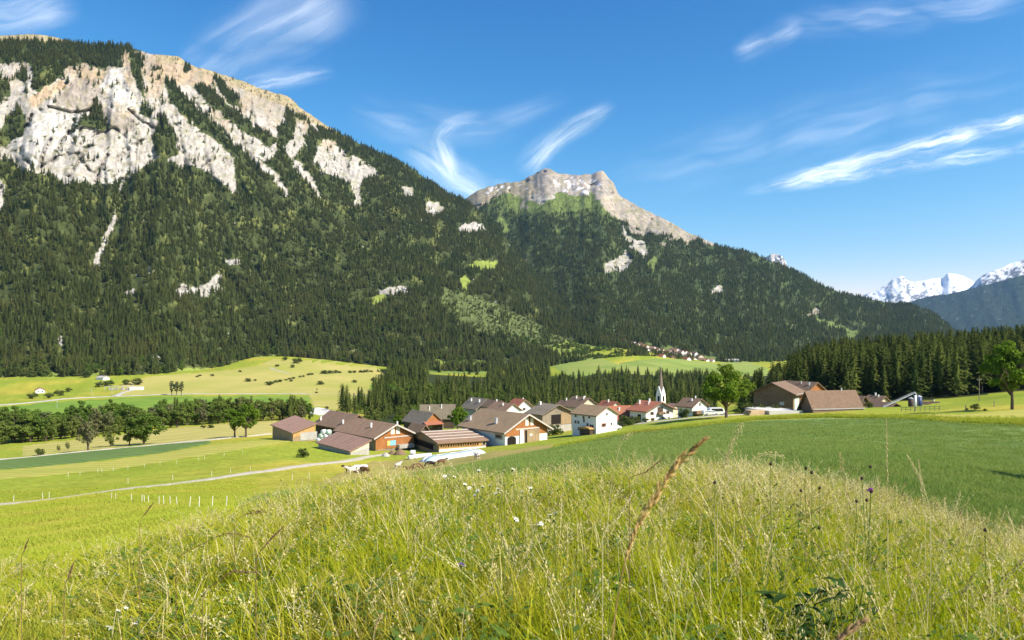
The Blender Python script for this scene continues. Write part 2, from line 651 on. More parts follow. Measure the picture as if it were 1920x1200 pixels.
def ribbon(name, mat, pts, width, lift=.10, ymin=14, ymax=2600, sub=14):
    """a track or road of real width along waypoints"""
    w_ = [G(a, b, ymin, ymax) for a, b in pts]
    c = []
    for i in range(len(w_) - 1):
        for k in range(sub):
            c.append(w_[i].lerp(w_[i + 1], k / sub))
    c.append(w_[-1])
    c = np.array([(p.x, p.y) for p in c])
    # smooth the corners
    for _ in range(6):
        c[1:-1] = (c[:-2] + 2 * c[1:-1] + c[2:]) / 4
    d = np.gradient(c, axis=0)
    d /= np.linalg.norm(d, axis=1)[:, None] + 1e-9
    nrm = np.stack([-d[:, 1], d[:, 0]], 1)
    wv = width * (1 + .12 * vn(np.arange(len(c)) * .35, 0 * d[:, 0] + 3.3, 5))
    offs = np.array([-.5, -.25, 0, .25, .5])
    X = c[:, 0][:, None] + nrm[:, 0][:, None] * offs * wv[:, None]
    Y = c[:, 1][:, None] + nrm[:, 1][:, None] * offs * wv[:, None]
    Z = gz(X, Y) + lift
    Z[:, 0] -= lift + .03
    Z[:, -1] -= lift + .03
    me = np_mesh(name, np.stack([X, Y, Z], -1).reshape(-1, 3), gridfaces(len(c), 5), [mat], smooth=True)
    return tag(link(name, me), kind='structure')


M_crop = pm('crop_green', (.10, .165, .042), (.145, .215, .052), .55, .9, .5, 3.0, lo=.3, hi=.7, c3=(.18, .25, .06), s3=.05, stripe=(25, 2.2, .10))
M_crop_far = pm('crop_blue_green', (.105, .170, .042), (.125, .195, .046), .2, .9, .4, 1.5, stripe=(-62, 3, .14))
M_tan = pm('grazed_pasture', (.36, .275, .085), (.27, .25, .06), .16, .95, .4, 2.0, c3=(.33, .29, .07), s3=.03)
M_hay = pm('mown_hay', (.40, .37, .075), (.33, .34, .06), .10, .95, .4, 1.2, stretch=(.4, 1, 1), stripe=(-62, 4, .12))
M_hay2 = pm('dry_meadow', (.44, .38, .115), (.36, .345, .085), .018, .95, .3, .4, stretch=(1, .35, 1), c3=(.34, .34, .07), s3=.006, stripe=(75, 14, .11))
M_green = pm('fresh_meadow', (.13, .24, .025), (.20, .295, .035), .03, .95, .3, .7, stripe=(80, 12, .08))
M_light = pm('hillside_meadow', (.22, .29, .055), (.27, .305, .07), .012, .95, .3, .5, c3=(.17, .24, .045), s3=.01, stripe=(70, 18, .08))
M_gravel = pm('gravel', (.50, .45, .36), (.40, .36, .28), 1.2, .95, .3, 5.0)
M_bank = pm('white_gravel_bank', (.66, .64, .58), (.52, .50, .45), .25, .95, .4, 1.0)
M_tar = pm('pale_asphalt', (.46, .44, .40), (.38, .37, .34), .2, .9)

CROP_EDGE = [(470, 949), (540, 937), (600, 926), (750, 897), (960, 856), (1090, 832), (1170, 815), (1300, 802), (1420, 788), (1550, 783), (1700, 786), (1790, 793), (1920, 798), (2300, 800)]
field('crop_field', M_crop, 470, 2250, None, CROP_EDGE, .14, 44, 6, ynear=15.5, ymin=16)
field('pasture', M_tan, 560, 1060, [(560, 932), (600, 924), (750, 896), (960, 855), (1060, 837)], [(560, 925), (640, 884), (700, 864), (760, 859), (830, 863), (900, 849), (1000, 838), (1060, 831)], .10, 14, 6, ymin=24, jag=4)
field('hay_field', M_hay, -150, 560, [(-150, 922), (0, 901), (200, 883), (400, 853), (480, 838), (560, 826)], [(-150, 899), (0, 882), (200, 863), (300, 850), (400, 833), (480, 826), (560, 822)], .10, 8, 6, ymin=60, jag=2)
field('hay_field', M_hay, 1690, 2200, [(1690, 785), (1790, 792), (1920, 797), (2200, 797)], [(1690, 782), (1740, 776), (1800, 777), (1920, 766), (2200, 752)], .10, 8, 6, ymin=60)
field('crop_strip', M_crop_far, -150, 396, [(-150, 897), (0, 882), (100, 873), (200, 862), (300, 850), (396, 832)], [(-150, 874), (0, 862), (100, 852), (200, 843), (300, 834), (396, 827)], .28, 8, 6, ymin=60)
field('dry_field', M_hay2, 40, 520, [(40, 857), (100, 850), (200, 841), (300, 832), (400, 824), (520, 813)], [(40, 836), (140, 823), (300, 805), (420, 793), (520, 787)], .12, 8, 6, ymin=60, jag=2)
field('meadow', M_green, -150, 582, [(-150, 796), (0, 790), (300, 775), (582, 764)], [(-150, 770), (0, 763), (120, 752), (230, 746), (400, 742), (582, 742)], .2, 8, 6, ymin=250, jag=1)
field('dry_field', M_hay2, 225, 762, [(225, 741), (350, 738), (575, 738), (590, 766), (650, 768), (700, 752), (762, 735)], [(225, 722), (270, 708), (330, 702), (430, 694), (490, 684), (515, 671), (560, 674), (600, 670), (706, 665), (710, 690), (725, 708), (762, 714)], .3, 16, 4, ymin=300, jag=1.5)
field('meadow', M_green, 690, 764, [(690, 738), (764, 733)], [(690, 716), (720, 709), (764, 715)], .5, 5, 6, ymin=300, jag=2)
field('hillside_meadow', M_light, 1020, 1164, [(1020, 672), (1040, 690), (1075, 712), (1100, 705), (1164, 692)], [(1020, 660), (1040, 656), (1090, 657), (1120, 668), (1164, 684)], .6, 10, 4, ymin=800, jag=1.5)
field('hillside_meadow', M_light, 1160, 1440, [(1160, 700), (1250, 706), (1340, 706), (1440, 705)], [(1160, 680), (1230, 672), (1290, 674), (1340, 682), (1400, 676), (1440, 690)], .6, 10, 4, ymin=800, jag=1.5)
field('hillside_meadow', M_light, 800, 912, [(800, 700), (912, 702)], [(800, 684), (830, 676), (860, 688), (912, 680)], .6, 6, 4, ymin=700, jag=2)
field('gravel_bank', M_bank, 578, 632, [(578, 776), (600, 780), (632, 776)], [(578, 768), (600, 764), (632, 769)], .5, 6, 3, ymin=300, jag=3)
ribbon('gravel_path', M_gravel, [(-160, 966), (0, 946), (250, 916), (400, 898), (500, 884), (600, 870), (690, 856), (740, 850)], 2.9, .12, ymin=40)
ribbon('farm_track', M_gravel, [(-160, 884), (0, 862), (100, 853), (200, 843), (300, 834), (400, 825), (470, 818), (505, 814)], 2.6, .3, ymin=60)
ribbon('valley_road', M_tar, [(-160, 773), (0, 760), (60, 755), (120, 748), (230, 743), (350, 739), (560, 739), (690, 741)], 6.5, .45, ymin=250)
ribbon('valley_road', M_tar, [(212, 744), (232, 736), (250, 731)], 6.5, .6, ymin=250)
ribbon('valley_road', M_tar, [(375, 673), (410, 671), (450, 671)], 7, 1.2, ymin=600)
ribbon('village_lane', M_gravel, [(1100, 809), (1180, 797), (1260, 788), (1330, 781), (1400, 777), (1450, 776)], 4, .2, ymin=100)
ribbon('field_track', M_tar, [(506, 690), (520, 696), (545, 702)], 4, .6, ymin=600)

# ================================================================== mountains
M_mtn = vcolmat('mountain_ground', .045, .30, 1.5, .26, .25)
M_far = vcolmat('far_mountain_ground', .008, .8, 14.0, .25)


def mountain(name, mat, px0, px1, nx, ny, skyl, base, bdep, rdep, profA, profB, profx, relief, paint, jag=2.0, back=(500, 1500), kk=None, seed=0, cliff=None, Dm=2000., footed=False, crag=1.0, cracks=()):
    """a mountainside: for every compass line a foot, a slope that climbs in steps, and a crest; spurs and gullies by noise"""
    xs = np.linspace(px0, px1, nx)
    f = np.linspace(0, 1, ny)
    sk = pchip([p[0] for p in skyl], [p[1] for p in skyl], xs)
    sk = sk + jag * (fbm(xs / 26, xs * 0 + seed, 4, seed) * 1.3 + .9 * ridged(xs / 13, xs * 0 + seed + 3.3, 3, seed + 1))
    bs = pchip([p[0] for p in base], [p[1] for p in base], xs)
    bd = pchip([p[0] for p in bdep], [p[1] for p in bdep], xs)
    if footed:                              # the foot of the slope meets the valley floor
        bs = HR - F * gz((xs - CX) / F * bd, bd) / bd + 3
    rd = pchip([p[0] for p in rdep], [p[1] for p in rdep], xs)
    sk = np.minimum(sk, bs - 6)
    PX = np.repeat(xs[None], ny, 0)
    FF = np.repeat(f[:, None], nx, 1)
    ROW = bs[None] + (sk - bs)[None] * FF
    gA = pchip([p[0] for p in profA], [p[1] for p in profA], f)
    gB = pchip([p[0] for p in profB], [p[1] for p in profB], f)
    wB = sm(xs, *profx)
    GG = gA[:, None] * (1 - wB)[None] + gB[:, None] * wB[None]
    D = bd[None] + (rd - bd)[None] * GG
    X0, Z0 = (PX - CX) / F * Dm, (HR - ROW) / F * Dm
    k = kk(PX) if kk else 0.4
    q = X0 + k * Z0
    fade = sm(FF, 0, .30)
    A1, L1, A2, L2, A3, L3 = relief
    rel = A1 * (1 - .65 * FF ** 3) * ridged(q / L1, Z0 / (L1 * 3.2), 3, seed + 5) + A2 * fbm(q / L2, Z0 / (L2 * 1.6), 4, seed + 9) + A3 * fbm(X0 / L3, Z0 / L3, 3, seed + 13)
    if cliff is not None:
        cm = cliff(PX + 5 * fbm(PX / 14, ROW / 14, 3, seed + 2), ROW + 5 * fbm(PX / 14, ROW / 14, 3, seed + 3)).astype(float)
        for _ in range(2):
            cm[1:-1, 1:-1] = (cm[1:-1, 1:-1] * 4 + cm[:-2, 1:-1] + cm[2:, 1:-1] + cm[1:-1, :-2] + cm[1:-1, 2:]) / 8
        rel = rel + crag * cm * (26 * fbm(X0 / 170 + Z0 / 400, Z0 / 200, 2, seed + 21) - 26 * sm(ridged((X0 - Z0 * .5) / 105, (Z0 + .3 * X0) / 120, 3, seed + 23), .72, .98) - 5 * sm(ridged((X0 + Z0 * .7) / 90, Z0 / 120, 4, seed + 24), .80, .98) + 2.2 * fbm(X0 / 34 + Z0 / 60, Z0 / 22, 4, seed + 25))
    for ln in cracks:                       # open clefts in the faces
        dd = np.full(PX.shape, 1e9)
        for (ax_, ay_), (bx_, by_) in zip(ln[:-1], ln[1:]):
            ex, ey = bx_ - ax_, by_ - ay_
            t_ = np.clip(((PX - ax_) * ex + (ROW - ay_) * ey) / (ex * ex + ey * ey), 0, 1)
            dd = np.minimum(dd, np.hypot(PX - ax_ - t_ * ex + 3 * vn(ROW / 7, PX / 90, seed), ROW - ay_ - t_ * ey))
        rel = rel - 26 * np.exp(-(dd / 2.6) ** 2)
    D = D - (rel - .55 * A1) * fade
    X, Z = (PX - CX) / F * D, (HR - ROW) / F * D
    rgb, dens = paint(PX, ROW, FF, X0, Z0)
    V = np.stack([X, D, Z], -1)
    # far side, so that the mountain is a solid mass
    bk = []
    for i, (db) in enumerate(back):
        bk.append(np.stack([X[-1] * (D[-1] + db) / D[-1], D[-1] + db, Z[-1] - db * (.35 + .15 * i) + 20 * vn(xs / 30, xs * 0 + i, 77)], -1))
    VV = np.concatenate([V.reshape(-1, 3)] + [b for b in bk])
    CC = np.concatenate([rgb.reshape(-1, 3)] + [rgb[-1]] * len(back))
    me = np_mesh(name, VV, gridfaces(ny + len(back), nx), [mat], smooth=True)
    set_col(me, np.clip(CC, .002, 1))
    tag(link(name, me), kind='structure')
    return V, dens


def plant(V, dens, n, seed=0):
    """random places on a slope, even by area and following the wooded zones"""
    r = np.random.default_rng(seed)
    a = V[:-1, :-1]
    u, v_ = V[:-1, 1:] - a, V[1:, :-1] - a
    # plan area, trees stand upright
    ar = np.abs(u[..., 0] * v_[..., 1] - u[..., 1] * v_[..., 0]) + .25 * np.linalg.norm(np.cross(u, v_), axis=-1)
    pr = (ar * dens[:-1, :-1]).ravel()
    idx = r.choice(len(pr), n, p=pr / pr.sum())
    i, j = np.divmod(idx, V.shape[1] - 1)
    s, t = r.random(n)[:, None], r.random(n)[:, None]
    p = (V[i, j] * (1 - s) + V[i, j + 1] * s) * (1 - t) + (V[i + 1, j] * (1 - s) + V[i + 1, j + 1] * s) * t
    return p, dens[i, j]


def anyin(px, py, polys):
    r = np.zeros(px.shape, bool)
    for q in polys:
        r |= inpoly(px, py, q)
    return r


ROCK1 = [[(-400, 118), (0, 118), (45, 113), (60, 128), (62, 160), (75, 165), (118, 128), (160, 118), (185, 130), (225, 125), (233, 97), (300, 99), (345, 104), (420, 134), (480, 154), (545, 180), (562, 200), (548, 220), (522, 238), (520, 280), (502, 302), (470, 290), (432, 268), (440, 300), (446, 368), (420, 347), (395, 327), (360, 310), (340, 318), (305, 290), (270, 315), (235, 338), (200, 349), (165, 340), (120, 346), (95, 325), (60, 325), (0, 296), (-400, 290)],
         [(530, 215), (550, 225), (590, 228), (600, 250), (585, 290), (570, 270), (545, 300), (530, 270)],
         [(584, 303), (606, 258), (631, 271), (650, 293), (675, 296), (701, 315), (710, 331), (685, 334), (675, 353), (675, 387), (666, 387), (660, 350), (634, 334), (606, 325)],
         [(546, 296), (565, 309), (590, 341), (606, 372), (596, 368), (577, 341), (552, 315)],
         [(438, 252), (479, 294), (520, 326), (542, 366), (533, 366), (508, 330), (476, 305), (447, 273)],
         [(796, 384), (815, 378), (832, 390), (828, 402), (812, 408), (800, 398)], [(748, 352), (772, 352), (776, 368), (760, 366)],
         [(860, 428), (872, 418), (905, 420), (912, 430), (890, 434), (866, 438)], [(320, 546), (345, 530), (365, 540), (390, 530), (405, 512), (416, 516), (414, 545), (380, 556), (340, 558)],
         [(425, 488), (453, 484), (456, 495), (430, 498)], [(238, 546), (250, 540), (253, 552), (242, 556)], [(272, 500), (283, 498), (284, 512), (276, 516)],
         [(216, 394), (198, 440), (190, 462), (174, 492), (175, 510), (186, 494), (200, 458), (222, 410)], [(-60, 330), (0, 335), (9, 355), (7, 380), (0, 395), (-60, 400)],
         [(234, 340), (228, 360), (224, 362), (228, 344)], [(700, 545), (760, 535), (775, 548), (720, 556)], [(20, 640), (30, 634), (36, 648), (24, 652)], [(100, 640), (112, 632), (118, 650)], [(286, 670), (300, 664), (298, 680)]]
HOLE1 = [[(0, 250), (15, 215), (40, 200), (48, 220), (40, 255), (10, 275), (-60, 290)], [(140, 235), (168, 212), (176, 188), (182, 190), (190, 210), (205, 235), (195, 245), (165, 240)],
         [(60, 166), (100, 130), (124, 122), (118, 142), (72, 172)], [(238, 96), (262, 104), (268, 160), (276, 200), (262, 172), (248, 140)], [(285, 260), (300, 215), (325, 240), (335, 290), (310, 300), (290, 285)],
         [(308, 148), (325, 155), (360, 195), (400, 230), (425, 258), (470, 300), (440, 292), (400, 262), (350, 227), (320, 190)], [(366, 165), (385, 160), (430, 200), (480, 235), (522, 262), (508, 278), (460, 252), (420, 217), (385, 192)],
         [(-60, 140), (15, 145), (18, 180), (0, 192), (-60, 200)], [(400, 140), (440, 175), (455, 205), (430, 195), (405, 165)], [(540, 200), (556, 225), (548, 262), (532, 272), (524, 250)], [(575, 240), (600, 250), (598, 275), (582, 300), (572, 290)],
         [(40, 130), (52, 138), (50, 158), (34, 155), (30, 140)], [(262, 190), (285, 205), (282, 222), (262, 214)], [(345, 108), (360, 118), (352, 138), (345, 135)]]
SCRUB1 = [[(828, 540), (900, 556), (960, 585), (1010, 610), (1070, 640), (1110, 655), (1000, 655), (900, 625), (850, 595), (826, 575)]]
LAWN1 = [[(878, 500), (905, 488), (940, 489), (930, 500), (895, 508)], [(862, 522), (872, 510), (882, 530), (868, 548)], [(1010, 655), (1060, 640), (1180, 660), (1160, 690), (1060, 672)], [(690, 560), (720, 548), (735, 560), (705, 575)],
         [(30, 705), (60, 692), (110, 700), (100, 730), (20, 730)], [(160, 690), (195, 694), (200, 712), (165, 714)], [(800, 690), (820, 672), (870, 680), (912, 676), (915, 692)], [(330, 690), (420, 690), (470, 672), (520, 668), (500, 690), (330, 708)]]


def paint1(px, row, f, x, z):
    wx, wy = px + 7 * fbm(px / 18, row / 18, 4, 51), row + 7 * fbm(px / 18, row / 18, 4, 52)
    rock = anyin(wx, wy, ROCK1)
    hole = anyin(wx, wy, HOLE1)
    rock &= ~hole
    bits = fbm(px / 9, row / 9, 3, 58)
    rock &= ~((bits > .40) & (fbm(px / 60, row / 60, 2, 59) > -.1))       # trees perched on ledges
    rock |= (fbm(px / 14, row / 8, 3, 61) > .66) & (row > 400) & (row < 660)
    top = (row < np.interp(px, [-400, 0, 60, 160, 175, 240, 300], [80, 80, 78, 84, 60, 60, 40]))
    bald = (px > 290) & (row < pchip([290, 345, 420, 480, 545, 600, 640], [112, 122, 152, 178, 205, 238, 250], px))
    scrub = anyin(wx, wy, SCRUB1)
    lawn = anyin(wx, wy, LAWN1)
    nz, nf = fbm(px / 40, row / 40, 4, 53), fbm(px / 8, row / 8, 4, 54)
    floor = np.array([.052, .066, .022]) * np.ones(px.shape + (3,))
    c = floor + (np.array([.135, .15, .045]) - floor) * sm(nz + .4 * nf, .0, .7)[..., None]
    white, grey, tan = np.array([.41, .39, .36]), np.array([.25, .23, .205]), np.array([.37, .285, .19])
    # pale lower face, warmer weathered rock above and along the crest, grey bands
    tk = sm(nz + .5 * nf + (215 - row) / 110 + (px - 330) / 620, -.05, .75)[..., None]
    gk = sm(ridged((px + .5 * row) / 34, row / 60, 4, 55) + .5 * nf, .35, .9)[..., None]
    rc = white * (1 - tk) + tan * tk
    rc = rc * (1 - .6 * gk) + grey * .6 * gk
    for poly, colr, am in (([(108, 160), (168, 145), (192, 148), (180, 190), (210, 208), (258, 226), (246, 252), (210, 240), (180, 208), (144, 210), (105, 198)], (.25, .215, .18), .75),
                           ([(186, 160), (210, 130), (228, 130), (240, 166), (279, 208), (240, 202), (210, 187)], (.50, .485, .46), .8),
                           ([(51, 184), (120, 145), (126, 160), (78, 196), (57, 199)], (.42, .29, .17), .7),
                           ([(30, 235), (95, 210), (150, 215), (150, 250), (110, 275), (60, 300), (20, 285)], (.44, .43, .42), .6),
                           ([(290, 105), (345, 112), (360, 150), (330, 160), (300, 140)], (.40, .30, .20), .6), ([(440, 165), (540, 190), (520, 230), (470, 215)], (.30, .27, .22), .6)):
        pm_ = anyin(wx, wy, [poly])[..., None] * am
        rc = rc * (1 - pm_) + np.array(colr) * pm_
    rc = rc * (1 + .14 * nf[..., None])
    stain = sm(fbm(px / 4.5 + row / 30, row / 34, 4, 66), .12, .5)[..., None]          # dark water stains running down the faces
    rc = rc * (1 - .38 * stain)
    seam = sm(ridged((px * .35 + row) / 40, (px - row * .4) / 150, 3, 67), .80, .97)[..., None]
    rc = rc * (1 - .45 * seam)
    gr = sm(fbm(px / 12, row / 12, 4, 56), .12, .4)[..., None] * .45
    rc = rc * (1 - gr) + np.array([.22, .21, .10]) * gr
    c[rock] = rc[rock]
    bc = np.array([.30, .25, .15]) * (1 + .35 * nf[..., None]) * (1 - gr) + np.array([.19, .20, .08]) * gr
    c[top | bald] = bc[top | bald]
    c[scrub] = (np.array([.105, .130, .045]) * (1 + .6 * nf[..., None] + .5 * nz[..., None]))[scrub]
    c[lawn] = (np.array([.20, .25, .05]) * (1 + .25 * nf[..., None]))[lawn]
    d = np.ones(px.shape)
    d *= .18 + .82 * sm(fbm(px / 26, row / 26, 4, 57), -.45, .02)
    track = (ridged((x + (-.15 + 1.1 * sm(px, 150, 560)) * z) / 150, z / 900, 2, 68) > .86) & (row > 330) & (fbm(px / 60, row / 60, 3, 69) > .02) & ~rock          # avalanche tracks
    c[track] = (np.array([.16, .18, .06]) * (1 + .4 * nf[..., None]))[track]
    d[track] = .14
    d[scrub] = (.10 + .3 * sm(nz + .3 * nf, .0, .4))[scrub]
    d[lawn] = .03
    d[rock] = .008
    d[bald] = .05
    d[top] = .012
    return c, d


SKY1 = [(-700, 60), (-300, 60), (0, 66), (60, 63), (130, 75), (165, 84), (220, 84), (290, 101), (335, 105), (348, 116), (400, 133), (470, 157), (500, 169), (540, 181), (570, 206), (610, 232), (670, 267), (735, 294), (770, 314), (830, 354), (870, 374), (930, 424), (980, 486), (1040, 552), (1120, 605), (1220, 650), (1300, 690)]
V1, D1 = mountain('mountain_slope', M_mtn, -420, 1300, 660, 300, SKY1,
                  [(-700, 720), (0, 712), (150, 706), (300, 697), (400, 682), (500, 671), (600, 669), (700, 671), (800, 694), (960, 697), (1150, 676), (1300, 700)],
                  [(-700, 840), (0, 880), (150, 900), (300, 950), (400, 1150), (500, 1320), (600, 1345), (700, 1345), (800, 1320), (960, 1420), (1150, 1520), (1300, 1800)],
                  [(-700, 1800), (-300, 1950), (0, 2150), (250, 2420), (500, 2750), (700, 2950), (870, 3100), (1000, 2850), (1150, 2400), (1300, 2100)],
                  [(0, 0), (.3, .30), (.58, .52), (.90, .72), (1, 1)], [(0, 0), (.5, .45), (.8, .74), (1, 1)], (480, 720),
                  (105, 250, 24, 75, 5, 22), paint1, 2.0, kk=lambda p: -.15 + 1.1 * sm(p, 150, 560), seed=3,
                  cliff=lambda a, b: anyin(a, b, ROCK1) & ~anyin(a, b, HOLE1), footed=True,
                  cracks=([(129, 247), (112, 270), (108, 285), (99, 303)], [(176, 188), (170, 216)], [(152, 240), (140, 264)], [(202, 290), (186, 318), (178, 345)], [(60, 215), (40, 250)], [(240, 205), (262, 226), (300, 245)], [(300, 215), (304, 252)], [(95, 262), (80, 290), (76, 320)], [(128, 332), (150, 300), (166, 274)], [(90, 200), (135, 212), (180, 206)], [(232, 100), (240, 150)], [(340, 150), (372, 200), (400, 250)], [(470, 190), (480, 240)], [(640, 280), (655, 330)], [(620, 275), (612, 315)]))

SKY2 = [(690, 470), (800, 400), (868, 376), (882, 365), (900, 355), (930, 345), (965, 340), (1000, 327), (1022, 315), (1045, 322), (1080, 327), (1110, 324), (1128, 319), (1140, 331), (1150, 342), (1160, 361), (1180, 377), (1220, 397), (1260, 417), (1290, 434), (1320, 447), (1350, 460), (1400, 471), (1430, 482), (1470, 498), (1510, 516), (1550, 538), (1590, 551), (1620, 556), (1650, 564), (1700, 570), (1740, 582), (1770, 602), (1790, 620), (1850, 642), (1950, 662)]
ROCK2 = [[(860, 300), (1000, 300), (1200, 300), (1345, 440), (1345, 460), (1310, 449), (1265, 447), (1220, 437), (1190, 430), (1160, 408), (1130, 378), (1105, 358), (1075, 368), (1050, 358), (1020, 378), (977, 380), (980, 362), (945, 358), (925, 376), (885, 388), (868, 380)],
         [(1160, 420), (1180, 438), (1207, 455), (1216, 478), (1203, 470), (1183, 455), (1165, 435)], [(1133, 490), (1160, 478), (1175, 470), (1187, 485), (1175, 497), (1160, 512), (1150, 500), (1135, 505)],
         [(1331, 535), (1355, 534), (1357, 541), (1335, 543)], [(1513, 576), (1530, 574), (1540, 584), (1520, 586)], [(975, 490), (985, 485), (992, 495), (980, 502)], [(1225, 446), (1260, 452), (1240, 455)]]
LAWN2 = [[(1520, 590), (1545, 592), (1590, 612), (1610, 628), (1590, 630), (1560, 612)], [(1040, 420), (1090, 424), (1085, 428), (1045, 427)], [(1160, 650), (1200, 640), (1340, 670), (1345, 690), (1180, 680)], [(1222, 470), (1230, 490), (1224, 510), (1216, 490)], [(935, 395), (955, 430), (945, 440), (930, 405)]]
SNOW2 = [[(900, 350), (945, 342), (960, 348), (920, 362)], [(1040, 335), (1085, 330), (1120, 328), (1128, 345), (1100, 358), (1060, 356), (1035, 350)], [(985, 332), (1005, 328), (1000, 340)]]


def paint2(px, row, f, x, z):
    wx, wy = px + 8 * fbm(px / 17, row / 17, 4, 71), row + 17 * fbm(px / 24, row / 18, 4, 72) - 4
    rock = anyin(wx, wy, ROCK2)
    lawn = anyin(wx, wy, LAWN2)
    nz, nf = fbm(px / 34, row / 34, 4, 73), fbm(px / 7, row / 7, 4, 74)
    rock |= (fbm(px / 11, row / 6, 3, 81) > .68) & (row > 440) & (row < 640)
    floor = np.array([.055, .076, .028]) * np.ones(px.shape + (3,))
    c = floor + (np.array([.11, .14, .045]) - floor) * sm(nz + .4 * nf, .0, .7)[..., None]
    tan, gry, wh = np.array([.36, .31, .255]), np.array([.25, .23, .215]), np.array([.60, .58, .56])
    k = sm(nz + .9 * nf + .5 * ridged((px + row) / 22, row / 16, 3, 79), -.1, .7)[..., None]
    rc = tan * (1 - k) + gry * k
    scree = sm(ridged((px - row) / 26, (px + row) / 80, 3, 75), .35, .8)[..., None] * sm(px, 1080, 1150)[..., None]
    rc = rc * (1 - .7 * scree) + np.array([.42, .36, .28]) * .7 * scree
    st2 = sm(ridged((px - 1.5 * row) / 11, (px + row) / 60, 4, 83) + .4 * nf, .35, .9)[..., None] * sm(px, 1130, 1190)[..., None]
    rc = rc * (1 - .5 * st2) + np.array([.17, .16, .11]) * .5 * st2
    cliff = anyin(wx, wy, [[(977, 362), (1045, 362), (1045, 372), (977, 380)]] + ROCK2[1:4])[..., None]
    rc = np.where(cliff, np.array([.40, .38, .34]), rc)
    lw = (1 - sm(px + 10 * nz, 985, 1015))[..., None] * .75               # grassy left shoulder
    rc = rc * (1 - lw) + np.array([.25, .215, .13]) * lw
    dk = sm(ridged((px + .6 * row) / 16, row / 13, 4, 84) + .5 * nf, .45, .95)[..., None] * (1 - .5 * sm(px, 1140, 1200))[..., None]
    rc = rc * (1 - .55 * dk) + np.array([.13, .125, .12]) * .55 * dk              # dark crags
    sn = anyin(wx, wy, SNOW2) | ((row < 372) & (fbm(px / 20, row / 5, 4, 76) > .45) & (px < 1150))
    sk = (.75 * sn * sm(nf + .1, .05, .5))[..., None]
    rc = rc * (1 + .28 * nf[..., None]) * (1 - sk) + np.array([.80, .82, .86]) * sk
    gr = sm(fbm(px / 10, row / 10, 4, 77) + sm(row, 360, 450) * .25, .15, .5)[..., None] * .5
    rc = rc * (1 - gr) + np.array([.19, .19, .085]) * gr
    c[rock] = rc[rock]
    c[lawn] = (np.array([.125, .165, .045]) * (1 + .35 * nf[..., None]))[lawn]
    d = .2 + .8 * sm(fbm(px / 20, row / 20, 4, 78), -.45, .02)
    track = (ridged((x + (.15 + .7 * sm(px, 900, 1300)) * z) / 220, z / 1300, 2, 86) > .87) & (row > 400) & (fbm(px / 60, row / 60, 3, 87) > .05) & ~rock
    c[track] = (np.array([.13, .16, .05]) * (1 + .4 * nf[..., None]))[track]
    d[track] = .15
    alp = (1 - sm(row + 14 * nz, 385, 425)) * (1 - sm(px, 1150, 1210)) * sm(px, 900, 950)
    d = d * (1 - .80 * alp)
    c = np.where((alp > .05)[..., None] & ~rock[..., None], c * (1 - alp[..., None]) + np.array([.125, .165, .045]) * (1 + .3 * nf[..., None]) * alp[..., None], c)
    d[rock] = .012
    d[rock & (row < 360)] = 0
    d[lawn] = .03
    return c, d


V2, D2 = mountain('mountain_peak', M_mtn, 690, 1950, 520, 260, SKY2,
                  [(690, 690), (900, 690), (1150, 664), (1250, 672), (1340, 690), (1420, 692), (1500, 700), (1700, 695), (1950, 695)],
                  [(690, 2300), (900, 2150), (1150, 1900), (1250, 1850), (1340, 1850), (1420, 1900), (1500, 2000), (1700, 2400), (1950, 2900)],
                  [(690, 4200), (870, 4300), (1150, 4300), (1300, 3900), (1500, 3700), (1650, 3900), (1790, 3600), (1950, 3700)],
                  [(0, 0), (.5, .45), (.75, .70), (.9, .86), (1, 1)], [(0, 0), (.5, .48), (.8, .76), (1, 1)], (1200, 1400),
                  (78, 380, 30, 110, 7, 30), paint2, 2.4, kk=lambda p: .15 + .7 * sm(p, 900, 1300), seed=14,
                  cliff=lambda a, b: anyin(a, b, ROCK2), Dm=3000., back=(700, 1800), footed=True, crag=2.4)


def paint3(px, row, f, x, z):
    nf, nz = fbm(px / 6, row / 6, 4, 93), fbm(px / 24, row / 24, 4, 94)
    c = np.array([.030, .042, .024]) * (1 + .35 * nf[..., None]) * np.ones(px.shape + (3,))
    rk = (fbm(px / 9, row / 5, 3, 95) > .62)
    c[rk] = np.array([.20, .19, .18])
    return c, np.where(rk, .1, .5 + .5 * sm(nz, -.4, .1))


V3, D3 = mountain('far_wooded_mountain', M_mtn, 1480, 2500, 260, 120,
                  [(1480, 648), (1600, 604), (1700, 567), (1740, 556), (1790, 548), (1830, 538), (1850, 533), (1920, 515), (2050, 482), (2500, 400)],
                  [(1480, 690), (2500, 690)], [(1480, 8200), (2500, 8200)], [(1480, 10800), (2500, 11000)],
                  [(0, 0), (.5, .45), (1, 1)], [(0, 0), (.5, .45), (1, 1)], (1600, 1700), (380, 1000, 100, 330, 20, 80), paint3, 1.5, seed=33, Dm=9500., back=(900, 1600))


def snowy(rock, amount, seed, grass=None):
    def f_(px, row, f, x, z):
        nf, nz = fbm(px / 5, row / 5, 4, seed), fbm(px / 18, row / 14, 4, seed + 1)
        c = np.array(rock) * (1 + .4 * nf[..., None]) * np.ones(px.shape + (3,))
        s = sm(nz + .9 * nf + amount(f, px), -.05, .22)[..., None]
        c = c * (1 - s) + np.array([.78, .80, .84]) * s
        return c, np.zeros(px.shape)
    return f_


